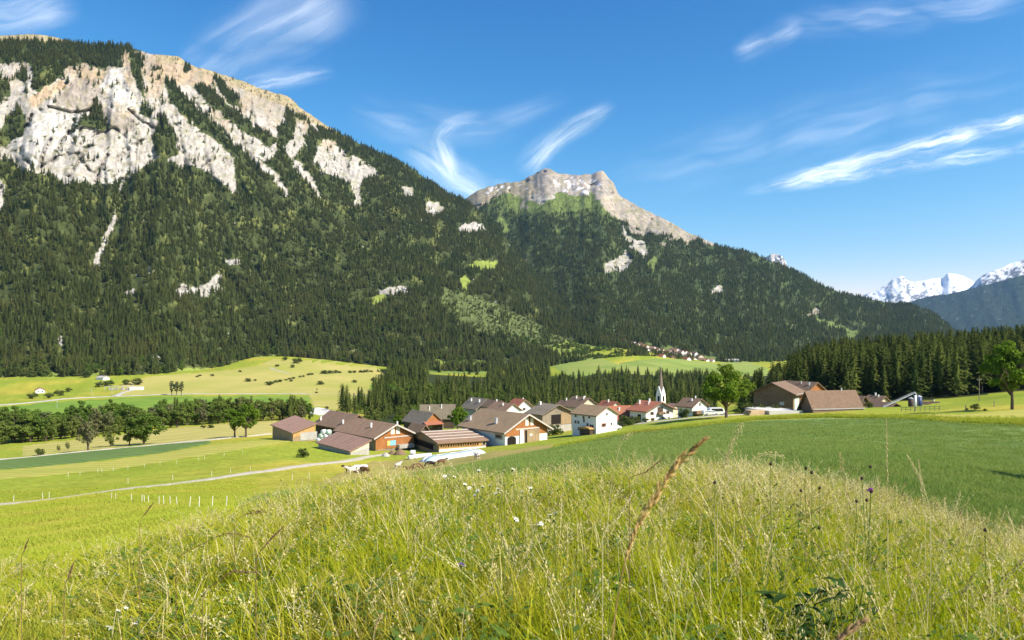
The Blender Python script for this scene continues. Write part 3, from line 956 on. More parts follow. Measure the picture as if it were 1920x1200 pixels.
mountain('far_snow_streaked_mountain', M_far, 1760, 2500, 220, 110,
         [(1760, 575), (1800, 548), (1820, 537), (1835, 521), (1855, 509), (1880, 501), (1900, 491), (1920, 486), (2000, 462), (2200, 430), (2500, 420)],
         [(1760, 680), (2500, 680)], [(1760, 11600), (2500, 11600)], [(1760, 13600), (2500, 13800)], [(0, 0), (.5, .45), (1, 1)], [(0, 0), (.5, .45), (1, 1)], (1900, 2000),
         (380, 1000, 110, 380, 20, 110), snowy((.12, .12, .125), lambda f, p: (f - .86) * 2.4, 101), 2.0, seed=41, Dm=12500., back=(800, 1800))
mountain('snow_mountain', M_far, 1540, 1960, 200, 130,
         [(1540, 592), (1600, 561), (1620, 552), (1660, 534), (1690, 517), (1710, 527), (1730, 525), (1750, 521), (1765, 521), (1780, 511), (1800, 515), (1815, 521), (1840, 536), (1900, 560), (1960, 580)],
         [(1540, 680), (1960, 680)], [(1540, 14500), (1960, 14500)], [(1540, 17000), (1960, 17000)], [(0, 0), (.5, .45), (1, 1)], [(0, 0), (.5, .45), (1, 1)], (1700, 1800),
         (480, 1100, 120, 400, 22, 120), snowy((.20, .21, .23), lambda f, p: (f - .70) * 1.6 + sm(p, 1720, 1790) * .35, 111), 2.2, seed=52, Dm=16000., back=(600, 1300))
mountain('distant_rock_peak', M_far, 1400, 1520, 70, 90,
         [(1400, 520), (1425, 492), (1440, 479), (1450, 475), (1462, 477), (1470, 484), (1476, 497), (1490, 515), (1520, 540)],
         [(1400, 660), (1520, 660)], [(1400, 12000), (1520, 12000)], [(1400, 14000), (1520, 14000)], [(0, 0), (.6, .6), (1, 1)], [(0, 0), (.6, .6), (1, 1)], (1450, 1460),
         (300, 460, 190, 140, 60, 45), snowy((.36, .34, .32), lambda f, p: -.15 + 0 * f, 121), 1.2, seed=61, Dm=13000., back=(500, 1000))

# ================================================================== thin high cirrus, far beyond the mountains
def cirrus(name, pts, inten, fine=1.0, Y=19000., seed=0, label=None):
    """a wispy ice-cloud band along waypoints (column, row, half width): a thin slightly curved sheet with ragged density"""
    xs = np.array([p[0] for p in pts], float)
    t = np.linspace(0, 1, len(pts))
    tt = np.linspace(0, 1, 60)
    X, Yr, Wd = pchip(t, xs, tt), pchip(t, [p[1] for p in pts], tt), pchip(t, [p[2] for p in pts], tt)
    d = np.stack([np.gradient(X), np.gradient(Yr)], 1)
    L = np.linalg.norm(d, axis=1)
    d /= L[:, None]
    nr = np.stack([-d[:, 1], d[:, 0]], 1)
    ac = np.linspace(-1, 1, 13)
    PX = X[:, None] + nr[:, 0:1] * ac * Wd[:, None]
    PR = Yr[:, None] + nr[:, 1:2] * ac * Wd[:, None]
    YY = Y + 1500 * vn(PX / 260, PR / 160, seed) + (PR - 300) * 6
    V = np.stack([(PX - CX) / F * YY, YY, (HR - PR) / F * YY], -1).reshape(-1, 3)
    m, n = new_mat('cirrus_' + str(seed))
    uv = n.node('ShaderNodeUVMap', uv_map='UVMap').outputs[0]
    sp = n.node('ShaderNodeSeparateXYZ')
    n.L.new(uv, sp.inputs[0])
    s_, t_ = sp.outputs[0], sp.outputs[1]
    ln = float(L.sum()) / max(float(Wd.mean()), 1)
    along = n.m('MULTIPLY', s_, ln * .5)
    wv = n.node('ShaderNodeTexNoise')
    n.L.new(n.comb(along, t_, seed * 3.7), wv.inputs['Vector'])
    wv.inputs['Scale'].default_value = .8
    wv.inputs['Detail'].default_value = 3
    t2 = n.m('ADD', t_, n.m('MULTIPLY', n.m('SUBTRACT', wv.outputs['Fac'], .5), .8))
    q = n.m('MULTIPLY', t2, t2)
    g = n.m('POWER', 2.718, n.m('MULTIPLY', q, -5.0))
    g = n.m('MULTIPLY', g, n.ramp(n.m('ABSOLUTE', t_), 1.0, .55))
    g = n.m('MULTIPLY', g, n.m('MULTIPLY', n.ramp(s_, 0, .25), n.ramp(s_, 1, .75)))
    nz = n.noise(n.comb(n.m('MULTIPLY', along, .45), n.m('MULTIPLY', t2, 2.2), seed * 1.9), 1.2 * fine, 4, .5)
    a = n.m('MULTIPLY', n.m('MULTIPLY', g, n.ramp(nz, .15, .9)), inten * .92, clamp=True)
    df, tl, tr = n.node('ShaderNodeBsdfDiffuse'), n.node('ShaderNodeBsdfTranslucent'), n.node('ShaderNodeBsdfTransparent')
    df.inputs[0].default_value = tl.inputs[0].default_value = (.95, .95, .95, 1)
    ms, mt = n.node('ShaderNodeAddShader'), n.node('ShaderNodeMixShader')
    n.L.new(df.outputs[0], ms.inputs[0])
    n.L.new(tl.outputs[0], ms.inputs[1])
    n.L.new(a, mt.inputs[0])
    n.L.new(tr.outputs[0], mt.inputs[1])
    n.L.new(ms.outputs[0], mt.inputs[2])
    finish(n, mt.outputs[0])
    me = np_mesh(name, V, gridfaces(60, 13), [m], smooth=True)
    ul = me.uv_layers.new(name='UVMap')
    vi = np.zeros(len(me.loops), np.int32)
    me.loops.foreach_get('vertex_index', vi)
    uvs = np.stack([np.repeat(tt, 13), np.tile(ac, 60)], 1)[vi]
    ul.data.foreach_set('uv', uvs.astype(np.float32).ravel())
    o = link(name, me)
    return tag(o, label, 'cloud', None, 'stuff')


cirrus('cirrus_cloud', [(1380, 364, 18), (1520, 330, 28), (1700, 280, 32), (1860, 240, 34), (2040, 196, 30)], 1.0, 1.6, seed=1, label='long white cirrus streak slanting up over the snow peaks')
cirrus('cirrus_cloud', [(1420, 358, 14), (1620, 325, 24), (1800, 296, 24), (2040, 262, 22)], .55, 1.5, seed=2, label='thin faint cirrus line just below the long white streak')
cirrus('cirrus_cloud', [(745, 268, 40), (800, 300, 52), (860, 335, 60), (930, 360, 46), (990, 368, 30)], .72, 1.0, seed=3, label='broad soft cirrus patch resting above the mountain saddle')
cirrus('cirrus_cloud', [(862, 350, 26), (838, 305, 34), (826, 262, 30), (850, 232, 24), (915, 208, 18)], .8, 1.0, seed=4, label='hooked white cirrus wisp curling up from the saddle')
cirrus('cirrus_cloud', [(975, 335, 34), (1010, 290, 40), (1060, 248, 34), (1110, 222, 30), (1158, 192, 26)], .85, 1.0, seed=5, label='bright feathered cirrus wisp above the rocky peak')
cirrus('cirrus_cloud', [(330, 150, 60), (430, 100, 110), (540, 50, 120), (680, -40, 110)], .42, 1.4, seed=6, label='wide faint cirrus veil above the pale cliff')
cirrus('cirrus_cloud', [(440, 170, 26), (520, 150, 34), (640, 135, 24)], .40, 1.2, seed=7, label='small faint cirrus smear beside the cliff crest')
cirrus('cirrus_cloud', [(-160, 60, 60), (0, 30, 70), (160, 0, 60)], .55, 1.2, seed=8, label='pale cirrus over the rounded top of the left mountain')
cirrus('cirrus_cloud', [(1370, 110, 30), (1440, 75, 40), (1510, 40, 30)], .42, 1.2, seed=9, label='small cirrus tuft high in the blue over the long ridge')
cirrus('cirrus_cloud', [(1440, 50, 40), (1680, 24, 60), (1990, -10, 40)], .26, 1.4, seed=10, label='faint cirrus band along the upper sky')
cirrus('cirrus_cloud', [(1100, 350, 60), (1350, 290, 90), (1650, 210, 100), (2000, 120, 80)], .22, 1.6, seed=11, label='barely visible cirrus veil above the long streak')
cirrus('cirrus_cloud', [(640, 200, 50), (780, 230, 70), (900, 240, 50), (1080, 180, 40)], .25, 1.4, seed=12, label='thin cirrus haze between the two wisps')

# ================================================================== trees
M_bark = pm('bark', (.085, .062, .045), (.14, .11, .085), 6, .95, .6, 9, stretch=(1, 1, .2), coord='obj')
M_spruce = leafmat('spruce_needles', (.046, .068, .022), (.120, .146, .040), (.118, .130, .040), .20, .010)
M_spruce_near = leafmat('spruce_needles_near', (.046, .072, .020), (.125, .155, .036), (.122, .142, .038), .22, .02)
M_leaf = leafmat('broad_leaves', (.10, .170, .030), (.145, .210, .040), (.170, .195, .055), .36, .03)
M_leaf_bright = leafmat('bright_leaves', (.11, .195, .022), (.135, .215, .024), (.155, .22, .028), .38, .12)  # brighter green leaf colour for the single trees
M_leaf_grey = leafmat('grey_green_leaves', (.14, .165, .070), (.17, .185, .080), (.16, .15, .075), .3, .03)
M_shrub = leafmat('shrub_leaves', (.060, .090, .024), (.090, .120, .032), (.10, .115, .036), .22, .05)


def conifer(seed, rad=.15, tiers=17, low=.05, narrow=.85):
    """unit-height conifer: trunk mesh and a ragged crown of drooping needle sprays set along branches"""
    r = random.Random(seed)
    q_ = np.random.default_rng(seed)
    tr = MB().tube([(0, 0, -.04), (0, 0, .4), (0, 0, .9)], [.014, .010, .003], 6)
    vs, fs = [], []
    k = 7
    prev = None
    for i, (z, q) in enumerate(((low, .25), (.3, .42), (.6, .30), (.97, .02))):
        ring = []
        for j in range(k):
            a = 6.283 * (j + .5 * i) / k
            rr = rad * q * r.uniform(.7, 1.1)
            ring.append(len(vs))
            vs.append((math.cos(a) * rr, math.sin(a) * rr, z))
        if prev:
            for j in range(k):
                fs.append((prev[j], prev[(j + 1) % k], ring[(j + 1) % k], ring[j]))
        prev = ring
    nb = 92
    for b in range(nb):
        z = low + (1 - low) * ((b + r.random()) / nb) ** 1.12
        env = (1 - z) ** narrow * min(1, .55 + 3.0 * (z - low)) * (1 + .22 * math.sin(z * 23 + seed))
        L = rad * env * r.uniform(.65, 1.25) + .012
        a = b * 2.39996 + r.uniform(-.5, .5)
        ca, sa = math.cos(a), math.sin(a)
        dr = r.uniform(.15, .5)
        for s_ in range(5):
            t = .35 + .65 * (s_ + r.random() * .6) / 5
            x, z1 = L * t, z + .02 * (1 - z) - dr * L * t * t
            sz = (.020 + .030 * (1 - z)) * r.uniform(.7, 1.25)
            ta = a + r.uniform(-.9, .9)
            u = Vector((math.cos(ta), math.sin(ta), r.uniform(-.55, .1))) * sz
            v_ = Vector((-math.sin(ta), math.cos(ta), r.uniform(-.3, .3))) * sz * .55
            c = Vector((ca * x, sa * x, z1 + r.uniform(-.008, .008)))
            o = len(vs)
            for p in (c - u * .6, c + v_ - Vector((0, 0, sz * .35)), c + u, c - v_ - Vector((0, 0, sz * .35))):
                vs.append((p.x, p.y, min(p.z, .985)))
            fs.append((o, o + 1, o + 2, o + 3))
    o = len(vs)
    vs += [(.010, 0, .92), (-.005, .009, .92), (0, 0, 1.0), (-.005, -.009, .92)]
    fs += [(o, o + 1, o + 2, o + 3)]
    return tr.mesh('trunk', M_bark), np.array(vs), np.array(fs)


CON = []
for i, (rad, low, nar) in enumerate(((.16, .05, .75), (.18, .08, .62), (.14, .05, .8), (.20, .16, .50), (.17, .20, .58))):
    CON.append(conifer(40 + i, rad, 17, low, nar))
CON_CROWN = [np_mesh('spruce_crown', c[1], c[2], [M_spruce_near]) for c in CON]
CON_FAR = [ghost('spruce_source', np_mesh('spruce_far', c[1], c[2], [M_spruce])) for c in CON]


def leaves(centres, spread, n, size, seed, up=.35):
    """n leaf sprays scattered round clump centres: folded quads"""
    r = np.random.default_rng(seed)
    c = np.asarray(centres, float)
    sp = np.asarray(spread, float)
    idx = r.integers(0, len(c), n)
    d = r.normal(size=(n, 3))
    d /= np.linalg.norm(d, axis=1)[:, None]
    rr = r.random(n)[:, None] ** .45
    p = c[idx] + d * rr * sp[idx][:, None] * np.array([1, 1, .8])
    nm = d * .9 + r.normal(size=(n, 3)) * .55 + np.array([0, 0, up])
    nm /= np.linalg.norm(nm, axis=1)[:, None]
    a = np.cross(nm, r.normal(size=(n, 3)))
    a /= np.linalg.norm(a, axis=1)[:, None] + 1e-9
    b = np.cross(nm, a)
    s = size * r.uniform(.6, 1.35, n)[:, None]
    q = np.stack([p + a * s, p + b * s * .62 - nm * s * .22, p - a * s, p - b * s * .62 - nm * s * .22], 1)
    return q.reshape(-1, 3), np.arange(4 * n).reshape(-1, 4)


def broadleaf(seed, n, size, rx=.36, z0=.25, mat=None, clumps=34, trunk_r=.028, forks=6, shape=1.0, top=1.0, lean=0.0, tight=1.0):
    """unit-height broadleaved tree: forked trunk and a crown of leaf clumps with gaps between them"""
    r = random.Random(seed)
    mb = MB()
    mb.tube([(0, 0, -.03), (lean * .2, 0, z0 * .6), (lean * .5, .01, z0 + .12), (lean, 0, .72)], [trunk_r * 1.25, trunk_r, trunk_r * .75, trunk_r * .2], 8)
    cs, sp = [], []
    zc, rz = (z0 + top) / 2, (top - z0) / 2
    for i in range(clumps):
        for _ in range(60):
            u, v_, q = r.uniform(-1, 1), r.uniform(-1, 1), r.uniform(-1, 1)
            d = math.sqrt(u * u + v_ * v_ + q * q)
            if (.35 if tight == 1 else .5) < d < 1:
                break
        k = (1 - .35 * max(0, q) * shape) * r.uniform(.85, 1.1)
        c = Vector((lean + u * rx * k, v_ * rx * k, zc + q * rz * .86))
        cs.append(c)
        sp.append(r.uniform(.24, .48) * rx * .78 * tight)
        if i < forks * 2:
            s = Vector((lean * .4, 0, z0 * r.uniform(.7, 1.4)))
            mb.tube([s, s.lerp(c, .5) + Vector((0, 0, .03)), c], [trunk_r * .55, trunk_r * .32, trunk_r * .1], 5)
    v_, f_ = leaves(cs, sp, n, size, seed)
    z = v_[:, 2]
    v_[:, 2] = np.where(z > top, top - (z - top) * .2, z)
    return mb.mesh('trunk', M_bark), np_mesh('crown', v_, f_, [mat or M_leaf])


BRO = [broadleaf(60, 2800, .028, .34, .10), broadleaf(61, 2800, .028, .30, .07, clumps=30), broadleaf(62, 2600, .030, .40, .12), broadleaf(63, 2400, .027, .22, .06, shape=.6, clumps=26), broadleaf(64, 2600, .028, .36, .06)]
BRO_G = [broadleaf(66, 2000, .026, .24, .14, M_leaf_grey), broadleaf(67, 1700, .026, .30, .16, M_leaf_grey)]


def shrub_mesh(seed, n=900, mat=None, flat=.62):
    r = random.Random(seed)
    cs, sp = [], []
    for i in range(13):
        a, d = r.random() * 6.28, r.random() ** .6 * .36
        cs.append((math.cos(a) * d, math.sin(a) * d, r.uniform(.12, .72) * (1 - d) * flat / .62))
        sp.append(r.uniform(.14, .24))
    v_, f_ = leaves(cs, sp, n, .045, seed)
    v_[:, 2] = np.maximum(v_[:, 2], .0)
    mb = MB()
    for i in range(4):
        c = cs[i]
        mb.tube([(0, 0, -.05), (c[0] * .5, c[1] * .5, c[2] * .5), c], [.02, .014, .006], 5)
    return mb.mesh('stem', M_bark), np_mesh('foliage', v_, f_, [mat or M_shrub])


SHR = [shrub_mesh(80 + i) for i in range(3)]


def put_tree(name, loc, h, tr, cr, label, cat, group=None, rz=None, wx=1.0, parts=('trunk', 'crown')):
    o = empty(name, loc, label, cat, group, rz if rz is not None else random.random() * 6.28)
    o.scale = (h * wx, h * wx, h)
    a = link(parts[0], tr, o)
    b = link(parts[1], cr, o)
    return o


# ---- wooded slopes: one mass each
def wood(name, V, D, n, h0, h1, seed, label, hfun=None):
    p, dn = plant(V, D, n, seed)
    r = np.random.default_rng(seed + 1)
    h = r.uniform(h0, h1, n) * np.where(dn < .2, .6, 1.0)
    if hfun is not None:
        h *= hfun(p)
    p[:, 2] -= .6
    wd = r.uniform(.85, 1.25, n)
    rot = np.stack([r.normal(0, .03, n), r.normal(0, .03, n), r.uniform(0, 6.28, n)], 1)
    return scatter(name, p, rot, np.stack([h * wd, h * wd, h], 1), r.integers(0, 5, n), CON_FAR, label, 'forest')


wood('cliff_forest', V1, D1, 46000, 9, 21, 5, 'dark spruce forest covering the slope below the pale cliffs')
wood('peak_forest', V2, D2, 56000, 9, 21, 6, 'dark spruce forest on the long slope below the rocky peak')
wood('far_forest', V3, D3, 20000, 18, 30, 8, 'blue-dark forest on the far mountain below the snow')

# broadleaved scrub on the open slopes and along the foot of the mountain
BR_SRC = [ghost('leaf_tree_source', b[1]) for b in BRO] + [ghost('shrub_source', s[1]) for s in SHR]
pts, hs = [], []
r_ = np.random.default_rng(21)
for poly, n, h0, h1 in ((SCRUB1[0], 620, 3, 8), ([(1000, 655), (1060, 640), (1180, 650), (1340, 676), (1440, 690), (1440, 706), (1200, 700), (1100, 690)], 170, 4, 10)):
    A = V1.reshape(-1, 3)
    px, rw = CX + F * A[:, 0] / A[:, 1], HR - F * A[:, 2] / A[:, 1]
    c = A[inpoly(px, rw, poly)]
    if len(c):
        pts.append(c[r_.integers(0, len(c), n)] + r_.normal(0, 3, (n, 3)) * np.array([1, 1, 0]))
        hs.append(r_.uniform(h0, h1, n))
A = V1[2:16].reshape(-1, 3)
c = A[r_.integers(0, len(A), 2000)] + r_.normal(0, 2, (2000, 3)) * np.array([1, 1, 0])
c = c[vn(c[:, 0] / 50, c[:, 1] / 50, 23) > -.15]
pts.append(c)
hs.append(r_.uniform(3, 12, len(c)))
for V_, lo_, hi_, n_, xr in ((V2, 1, 30, 1500, None), (V2, 30, 80, 1300, None), (V1, 16, 90, 1500, (560, 1300)), (V1, 8, 40, 500, None)):
    A = V_[lo_:hi_].reshape(-1, 3)
    px = CX + F * A[:, 0] / A[:, 1]
    rw = HR - F * A[:, 2] / A[:, 1]
    ok = ~inpoly(px, rw, [(1155, 635), (1200, 632), (1345, 662), (1400, 672), (1400, 695), (1180, 690)])
    if xr:
        ok &= (px > xr[0]) & (px < xr[1])
    A = A[ok]
    c = A[r_.integers(0, len(A), n_)] + r_.normal(0, 2, (n_, 3)) * np.array([1, 1, 0])
    # leafy trees gather in loose groves
    c = c[vn(c[:, 0] / 70, c[:, 1] / 70, 19) > -.08]
    pts.append(c)
    hs.append(r_.uniform(5, 13, len(c)))
pts, hs = np.concatenate(pts), np.concatenate(hs)
pts[:, 2] -= .4
n = len(pts)
scatter('slope_scrub', pts, np.stack([np.zeros(n), np.zeros(n), r_.uniform(0, 6.28, n)], 1), np.stack([hs * 1.1, hs * 1.1, hs], 1), r_.integers(0, 8, n), BR_SRC,
        'pale green scrub and young leafy trees at the mountain foot', 'scrub')

# ---- conifers that can be told apart: the wooded hill behind the barns and the belt behind the village
cand = []
r_ = np.random.default_rng(31)


def belt(px0, px1, y0, y1, n, h0, h1, key, ok=None):
    k = 0
    while k < n:
        px, Y = r_.uniform(px0, px1), y0 + (y1 - y0) * r_.random() ** .8
        if ok and not ok(px, Y):
            continue
        cand.append((px, Y, r_.uniform(h0, h1), key))
        k += 1


belt(1478, 2050, 268, 520, 1350, 12, 22, 'hill', lambda p, y: y > np.interp(p, [1478, 1560, 1700, 1760, 1950, 2050], [330, 285, 268, 252, 262, 262]))
belt(2050, 2400, 262, 520, 200, 15, 24, 'hill')
belt(1392, 1500, 275, 420, 60, 14, 20, 'hill')
belt(770, 1345, 395, 560, 190, 11, 20, 'belt')
belt(715, 1345, 560, 820, 300, 14, 24, 'belt')
belt(725, 1030, 820, 1300, 330, 18, 28, 'belt', lambda p, y: not inpoly(np.array([p]), np.array([y]), [(800, 900), (915, 900), (915, 1290), (800, 1290)])[0])
belt(1030, 1345, 820, 1180, 330, 13, 22, 'belt', lambda p, y: y < np.interp(p, [1030, 1075, 1120, 1345], [1100, 1090, 1150, 1150]))
belt(640, 775, 400, 520, 46, 11, 18, 'low')
belt(700, 780, 520, 900, 60, 14, 22, 'belt')
belt(300, 560, 340, 372, 14, 10, 14, 'low')
vis = []
for px, Y, h, key in cand:
    b = GY(px, Y)
    vis.append((px, Y, h, key, b, h / Y + (.012 if key == 'low' else 0)))
front = {k: sorted([v for v in vis if v[3] == k and -20 < v[0] < 1940], key=lambda v: v[1]) for k in ('hill', 'belt', 'low')}
take = set()
single = front['hill'][:128] + front['belt'][:112] + front['low'][:60]
ids = {id(v[4]) for v in single}
def zone(px, cuts):
    for lim, txt in cuts:
        if px < lim:
            return txt
    return cuts[-1][1]


Z_HILL = ((1500, 'left of the great timber barn'), (1560, 'behind the orange gable of the timber barns'), (1620, 'behind the long low barn'), (1690, 'behind the conveyor'), (1745, 'behind the silo'), (1810, 'behind the tiny cottages'), (1850, 'around the power pole'), (9999, 'behind the bright leafy tree'))
Z_BELT = ((790, 'above the striped cattle shed'), (860, 'behind the long grey roofed house'), (930, 'above the great barn'), (1000, 'behind the red roofed house'), (1060, 'behind the hay barn'), (1130, 'behind the plain white house'), (1200, 'behind the long red roof'), (1260, 'beside the church spire'), (9999, 'left of the big round tree'))
Z_LOW = ((600, 'left of the low meadow barn'), (700, 'above the orange gabled barn'), (9999, 'right of the white gravel bank'))
for i, (px, Y, h, key, b, _) in enumerate(single):
    k = i % 5
    if key == 'hill':
        z_ = zone(px, Z_HILL)
        size = 'tall' if h > 17 else 'shorter'
        lab, grp = f'{size} dark spruce on the wooded hill {z_}', f'{size} spruces {z_}'
    elif key == 'belt':
        z_ = zone(px, Z_BELT)
        size = 'tall' if h > 16 else 'shorter'
        lab, grp = f'{size} spruce in the wooded belt {z_}', f'{size} belt spruces {z_}'
    else:
        z_ = zone(px, Z_LOW)
        lab, grp = f'short dark conifer in the riverside wood {z_}', f'riverside conifers {z_}'
    put_tree('spruce_tree', b - Vector((0, 0, .2)), h, CON[k][0], CON_CROWN[k], lab, 'spruce', grp, wx=random.uniform(.95, 1.4))
rest = [v for v in vis if id(v[4]) not in ids]
n = len(rest)
hh = np.array([v[2] for v in rest])
wd = r_.uniform(.95, 1.4, n)
CON_MID = [ghost('spruce_mid_source', m_) for m_ in CON_CROWN]
scatter('valley_forest', np.array([v[4] for v in rest]) - np.array([0, 0, .3]), np.stack([np.zeros(n), np.zeros(n), r_.uniform(0, 6.28, n)], 1), np.stack([hh * wd, hh * wd, hh], 1), r_.integers(0, 5, n), CON_MID,
        'dense spruces further back on the wooded hill and in the valley', 'forest')

# lighter leafy trees standing among the valley spruces
q_ = np.random.default_rng(91)
lx, lY = q_.uniform(720, 1345, 330), q_.uniform(480, 1150, 330)
ok = ~((lx > 800) & (lx < 915) & (lY > 880)) & ~((lx > 1030) & (lY > 1090)) & (vn(lx / 45, lY / 120, 33) > -.2)
lx, lY = lx[ok], lY[ok]
X_ = (lx - CX) / F * lY
n = len(lx)
hh = q_.uniform(10, 19, n)
scatter('valley_leafy_wood', np.stack([X_, lY, gz(X_, lY) - .3], 1), np.stack([np.zeros(n), np.zeros(n), q_.uniform(0, 6.28, n)], 1), np.stack([hh, hh, hh], 1), q_.integers(0, 5, n), BR_SRC,
        'lighter leafy trees mixed among the spruces behind the village', 'wood')

# ---- broadleaved trees of the riverside wood, each its own tree
base_line = [(-60, 838), (0, 834), (50, 831), (145, 820), (300, 803), (430, 792), (580, 787)]
height_px = [(-60, 62), (0, 66), (60, 66), (90, 52), (150, 54), (240, 52), (300, 50), (375, 46), (460, 44), (580, 40)]
k = 0
for rowi, (dy, cnt) in enumerate(((0, 44), (14, 38), (30, 34))):
    for i in range(cnt):
        px = -40 + 625 * (i + random.uniform(.1, .9)) / cnt
        Y = ydepth(px, pl(base_line, px), 120, 420) + dy + random.uniform(-4, 6)
        h = pl(height_px, px) / F * Y * random.choice((random.uniform(.5, .8), random.uniform(.75, 1.15), random.uniform(.8, 1.1)))
        b = GY(px, Y)
        z_ = zone(px, ((40, 'at the left edge'), (130, 'behind the round bush'), (220, 'behind the loose brownish tree'), (300, 'behind the dense round tree'), (420, 'right of the dense round tree'), (480, 'behind the meadow pair'), (9999, 'left of the low meadow barn')))
        rk = ('front', 'middle', 'back')[rowi]
        if random.random() < .22:
            q = random.randrange(2)
            put_tree('riverside_tree', b, h, *BRO_G[q], f'grey-green tree, {rk} rank of riverside wood, {z_}', 'tree', f'grey {rk} riverside trees {z_}', wx=random.uniform(.9, 1.2))
        else:
            q = random.randrange(5)
            put_tree('riverside_tree', b, h, *BRO[q], f'leafy green tree, {rk} rank of riverside wood, {z_}', 'tree', f'leafy {rk} riverside trees {z_}', wx=random.uniform(.8, 1.5))
# leafy trees mixed into the belt behind the village
for i in range(64):
    px, Y = random.uniform(650, 1330), random.uniform(330, 470)
    b = GY(px, Y)
    top = random.uniform(752, 765) if px > 770 else random.uniform(757, 772)
    h = max(6, ((HR - top) / F * Y - b.z)) * random.uniform(.75, 1)
    put_tree('leafy_tree', b, min(h, 17), *BRO[i % 5], f'leafy tree in front of the spruces {zone(px, Z_BELT)}', 'tree', f'leafy trees {zone(px, Z_BELT)}', wx=random.uniform(.85, 1.1))

# ---- single trees
T_big = broadleaf(90, 8500, .021, .46, .18, M_leaf_bright, clumps=58, trunk_r=.026, forks=8, shape=.8, tight=.86)
b = G(1362, 783, 100)
put_tree('maple_tree', b, 101 / F * b.y, T_big[0], T_big[1], 'big round leafy tree standing alone at the crop field edge by the village', 'tree', rz=.4, wx=.98)
T_right = broadleaf(91, 6000, .023, .42, .22, M_leaf_bright, clumps=44, trunk_r=.022, forks=7, shape=.7, tight=.70)
b = G(1898, 768, 80)
put_tree('ash_tree', b, 131 / F * b.y, T_right[0], T_right[1], 'bright leafy tree on the rising meadow at the edge of the picture', 'tree', rz=2.1, wx=.92)
T_pair = broadleaf(92, 3600, .028, .36, .26, M_leaf_bright, clumps=34)
T_pair2 = broadleaf(93, 3400, .028, .34, .24, M_leaf_bright, clumps=30)
b = G(440, 820, 100)
put_tree('meadow_tree', b, 56 / F * b.y, *T_pair2, 'smaller tree of the pair by the track in the meadow', 'tree', wx=.9)
b = G(461, 820, 100)
put_tree('meadow_tree', b, 66 / F * b.y, *T_pair, 'larger tree of the pair by the track in the meadow', 'tree', wx=1.0)
for px, row, hp, wx_, lab, q in ((165, 846, 64, .95, 'loose brownish-green tree on the track beside the dark crop strip', 1), (270, 834, 66, 1.15, 'dense round tree at the end of the dark crop strip', 2), (208, 838, 46, .9, 'small leafy tree between two bigger trees beside the crop strip', 4), (243, 836, 52, .8, 'leafy tree leaning against the dense round tree by the crop strip', 0)):
    b = G(px, row, 100)
    tm = BRO_G[1] if q == 1 else BRO[q]
    put_tree('track_tree', b, hp / F * b.y, tm[0], tm[1], lab, 'tree', wx=wx_)
for px, row, hp, lab in ((322, 741, 30, 'left tree of the three slender trees beside the valley road'), (331, 741, 29, 'middle tree of the three slender trees beside the valley road'), (340, 741, 29, 'right tree of the three slender trees beside the valley road')):
    b = G(px, row, 300)
    put_tree('roadside_tree', b, hp / F * b.y, *BRO_G[0], lab, 'tree', wx=.75)
for px, row, hp, lab, q in ((858, 800, 46, 'bright green tree between the grey house and the great barn', 2), (748, 800, 28, 'small leafy tree behind the orange gabled barn', 1), (776, 800, 30, 'young leafy tree beside the dark grey house', 4)):
    Y = 262 if px > 800 else 275
    b = GY(px, Y)
    put_tree('village_tree', b, (row - (row - hp)) / F * Y * 1.1, T_pair[0], T_pair[1], lab, 'tree', wx=.95)
for px, row, hp, lab in ((110, 847, 15, 'tiny upright tree in the dry field left of its twin'), (127, 844, 18, 'tiny upright tree in the dry field right of its twin')):
    b = G(px, row, 100)
    put_tree('young_tree', b, hp / F * b.y, *BRO[3], lab, 'tree')

# ---- shrubs and field bushes
def shrub(px, row, wpx, label, group=None, ymin=60, ymax=2600, hw=.7, Y=None):
    b = GY(px, Y) if Y else G(px, row, ymin, ymax)
    s = wpx / F * b.y
    q = random.randrange(3)
    o = empty('shrub', b, label, 'shrub', group, random.random() * 6.28)
    o.scale = (s, s, s * hw)
    link('stem', SHR[q][0], o)
    link('foliage', SHR[q][1], o)
    return o


shrub(567, 858, 26, 'dark green bush standing alone in the meadow beside the lean-to', hw=1.0)
shrub(77, 853, 24, 'round bush beside the dark crop strip', hw=.75)
shrub(1830, 768, 20, 'round bush on the meadow near the bright leafy tree', hw=.8)
shrub(1812, 769, 8, 'tiny bush left of the round bush on the meadow')
shrub(1848, 771, 10, 'small bush right of the round bush on the meadow')
for px, row, wp, yy in ((1038, 812, 40, 215), (1020, 820, 26, 205), (1178, 796, 36, 215), (1195, 792, 26, 220), (1165, 803, 20, 208), (1280, 783, 34, 222), (1400, 779, 40, 206), (1425, 778, 34, 206), (1385, 780, 26, 205), (1450, 781, 30, 204), (1628, 770, 22, 215), (1003, 830, 24, 200), (1145, 806, 22, 205), (1212, 790, 18, 218)):
    shrub(px, row, wp, 'garden bush beside the village houses', 'bushes beside the village houses', Y=yy, hw=.75)
FB = [(398, 706, 9), (375, 706, 8), (450, 698, 8), (640, 676, 12), (558, 682, 22), (548, 690, 12), (600, 722, 16), (594, 731, 5), (594, 738, 8), (664, 718, 12), (702, 716, 16), (465, 716, 14), (478, 715, 8), (520, 688, 10), (533, 676, 14), (508, 723, 14), (545, 716, 9), (160, 708, 26), (188, 726, 20), (205, 724, 22), (238, 722, 20), (258, 722, 24), (60, 748, 22), (90, 747, 20), (110, 742, 22), (130, 735, 16), (370, 708, 7), (382, 803, 12), (395, 803, 14), (613, 767, 10), (668, 790, 20), (655, 788, 16), (690, 788, 22)]
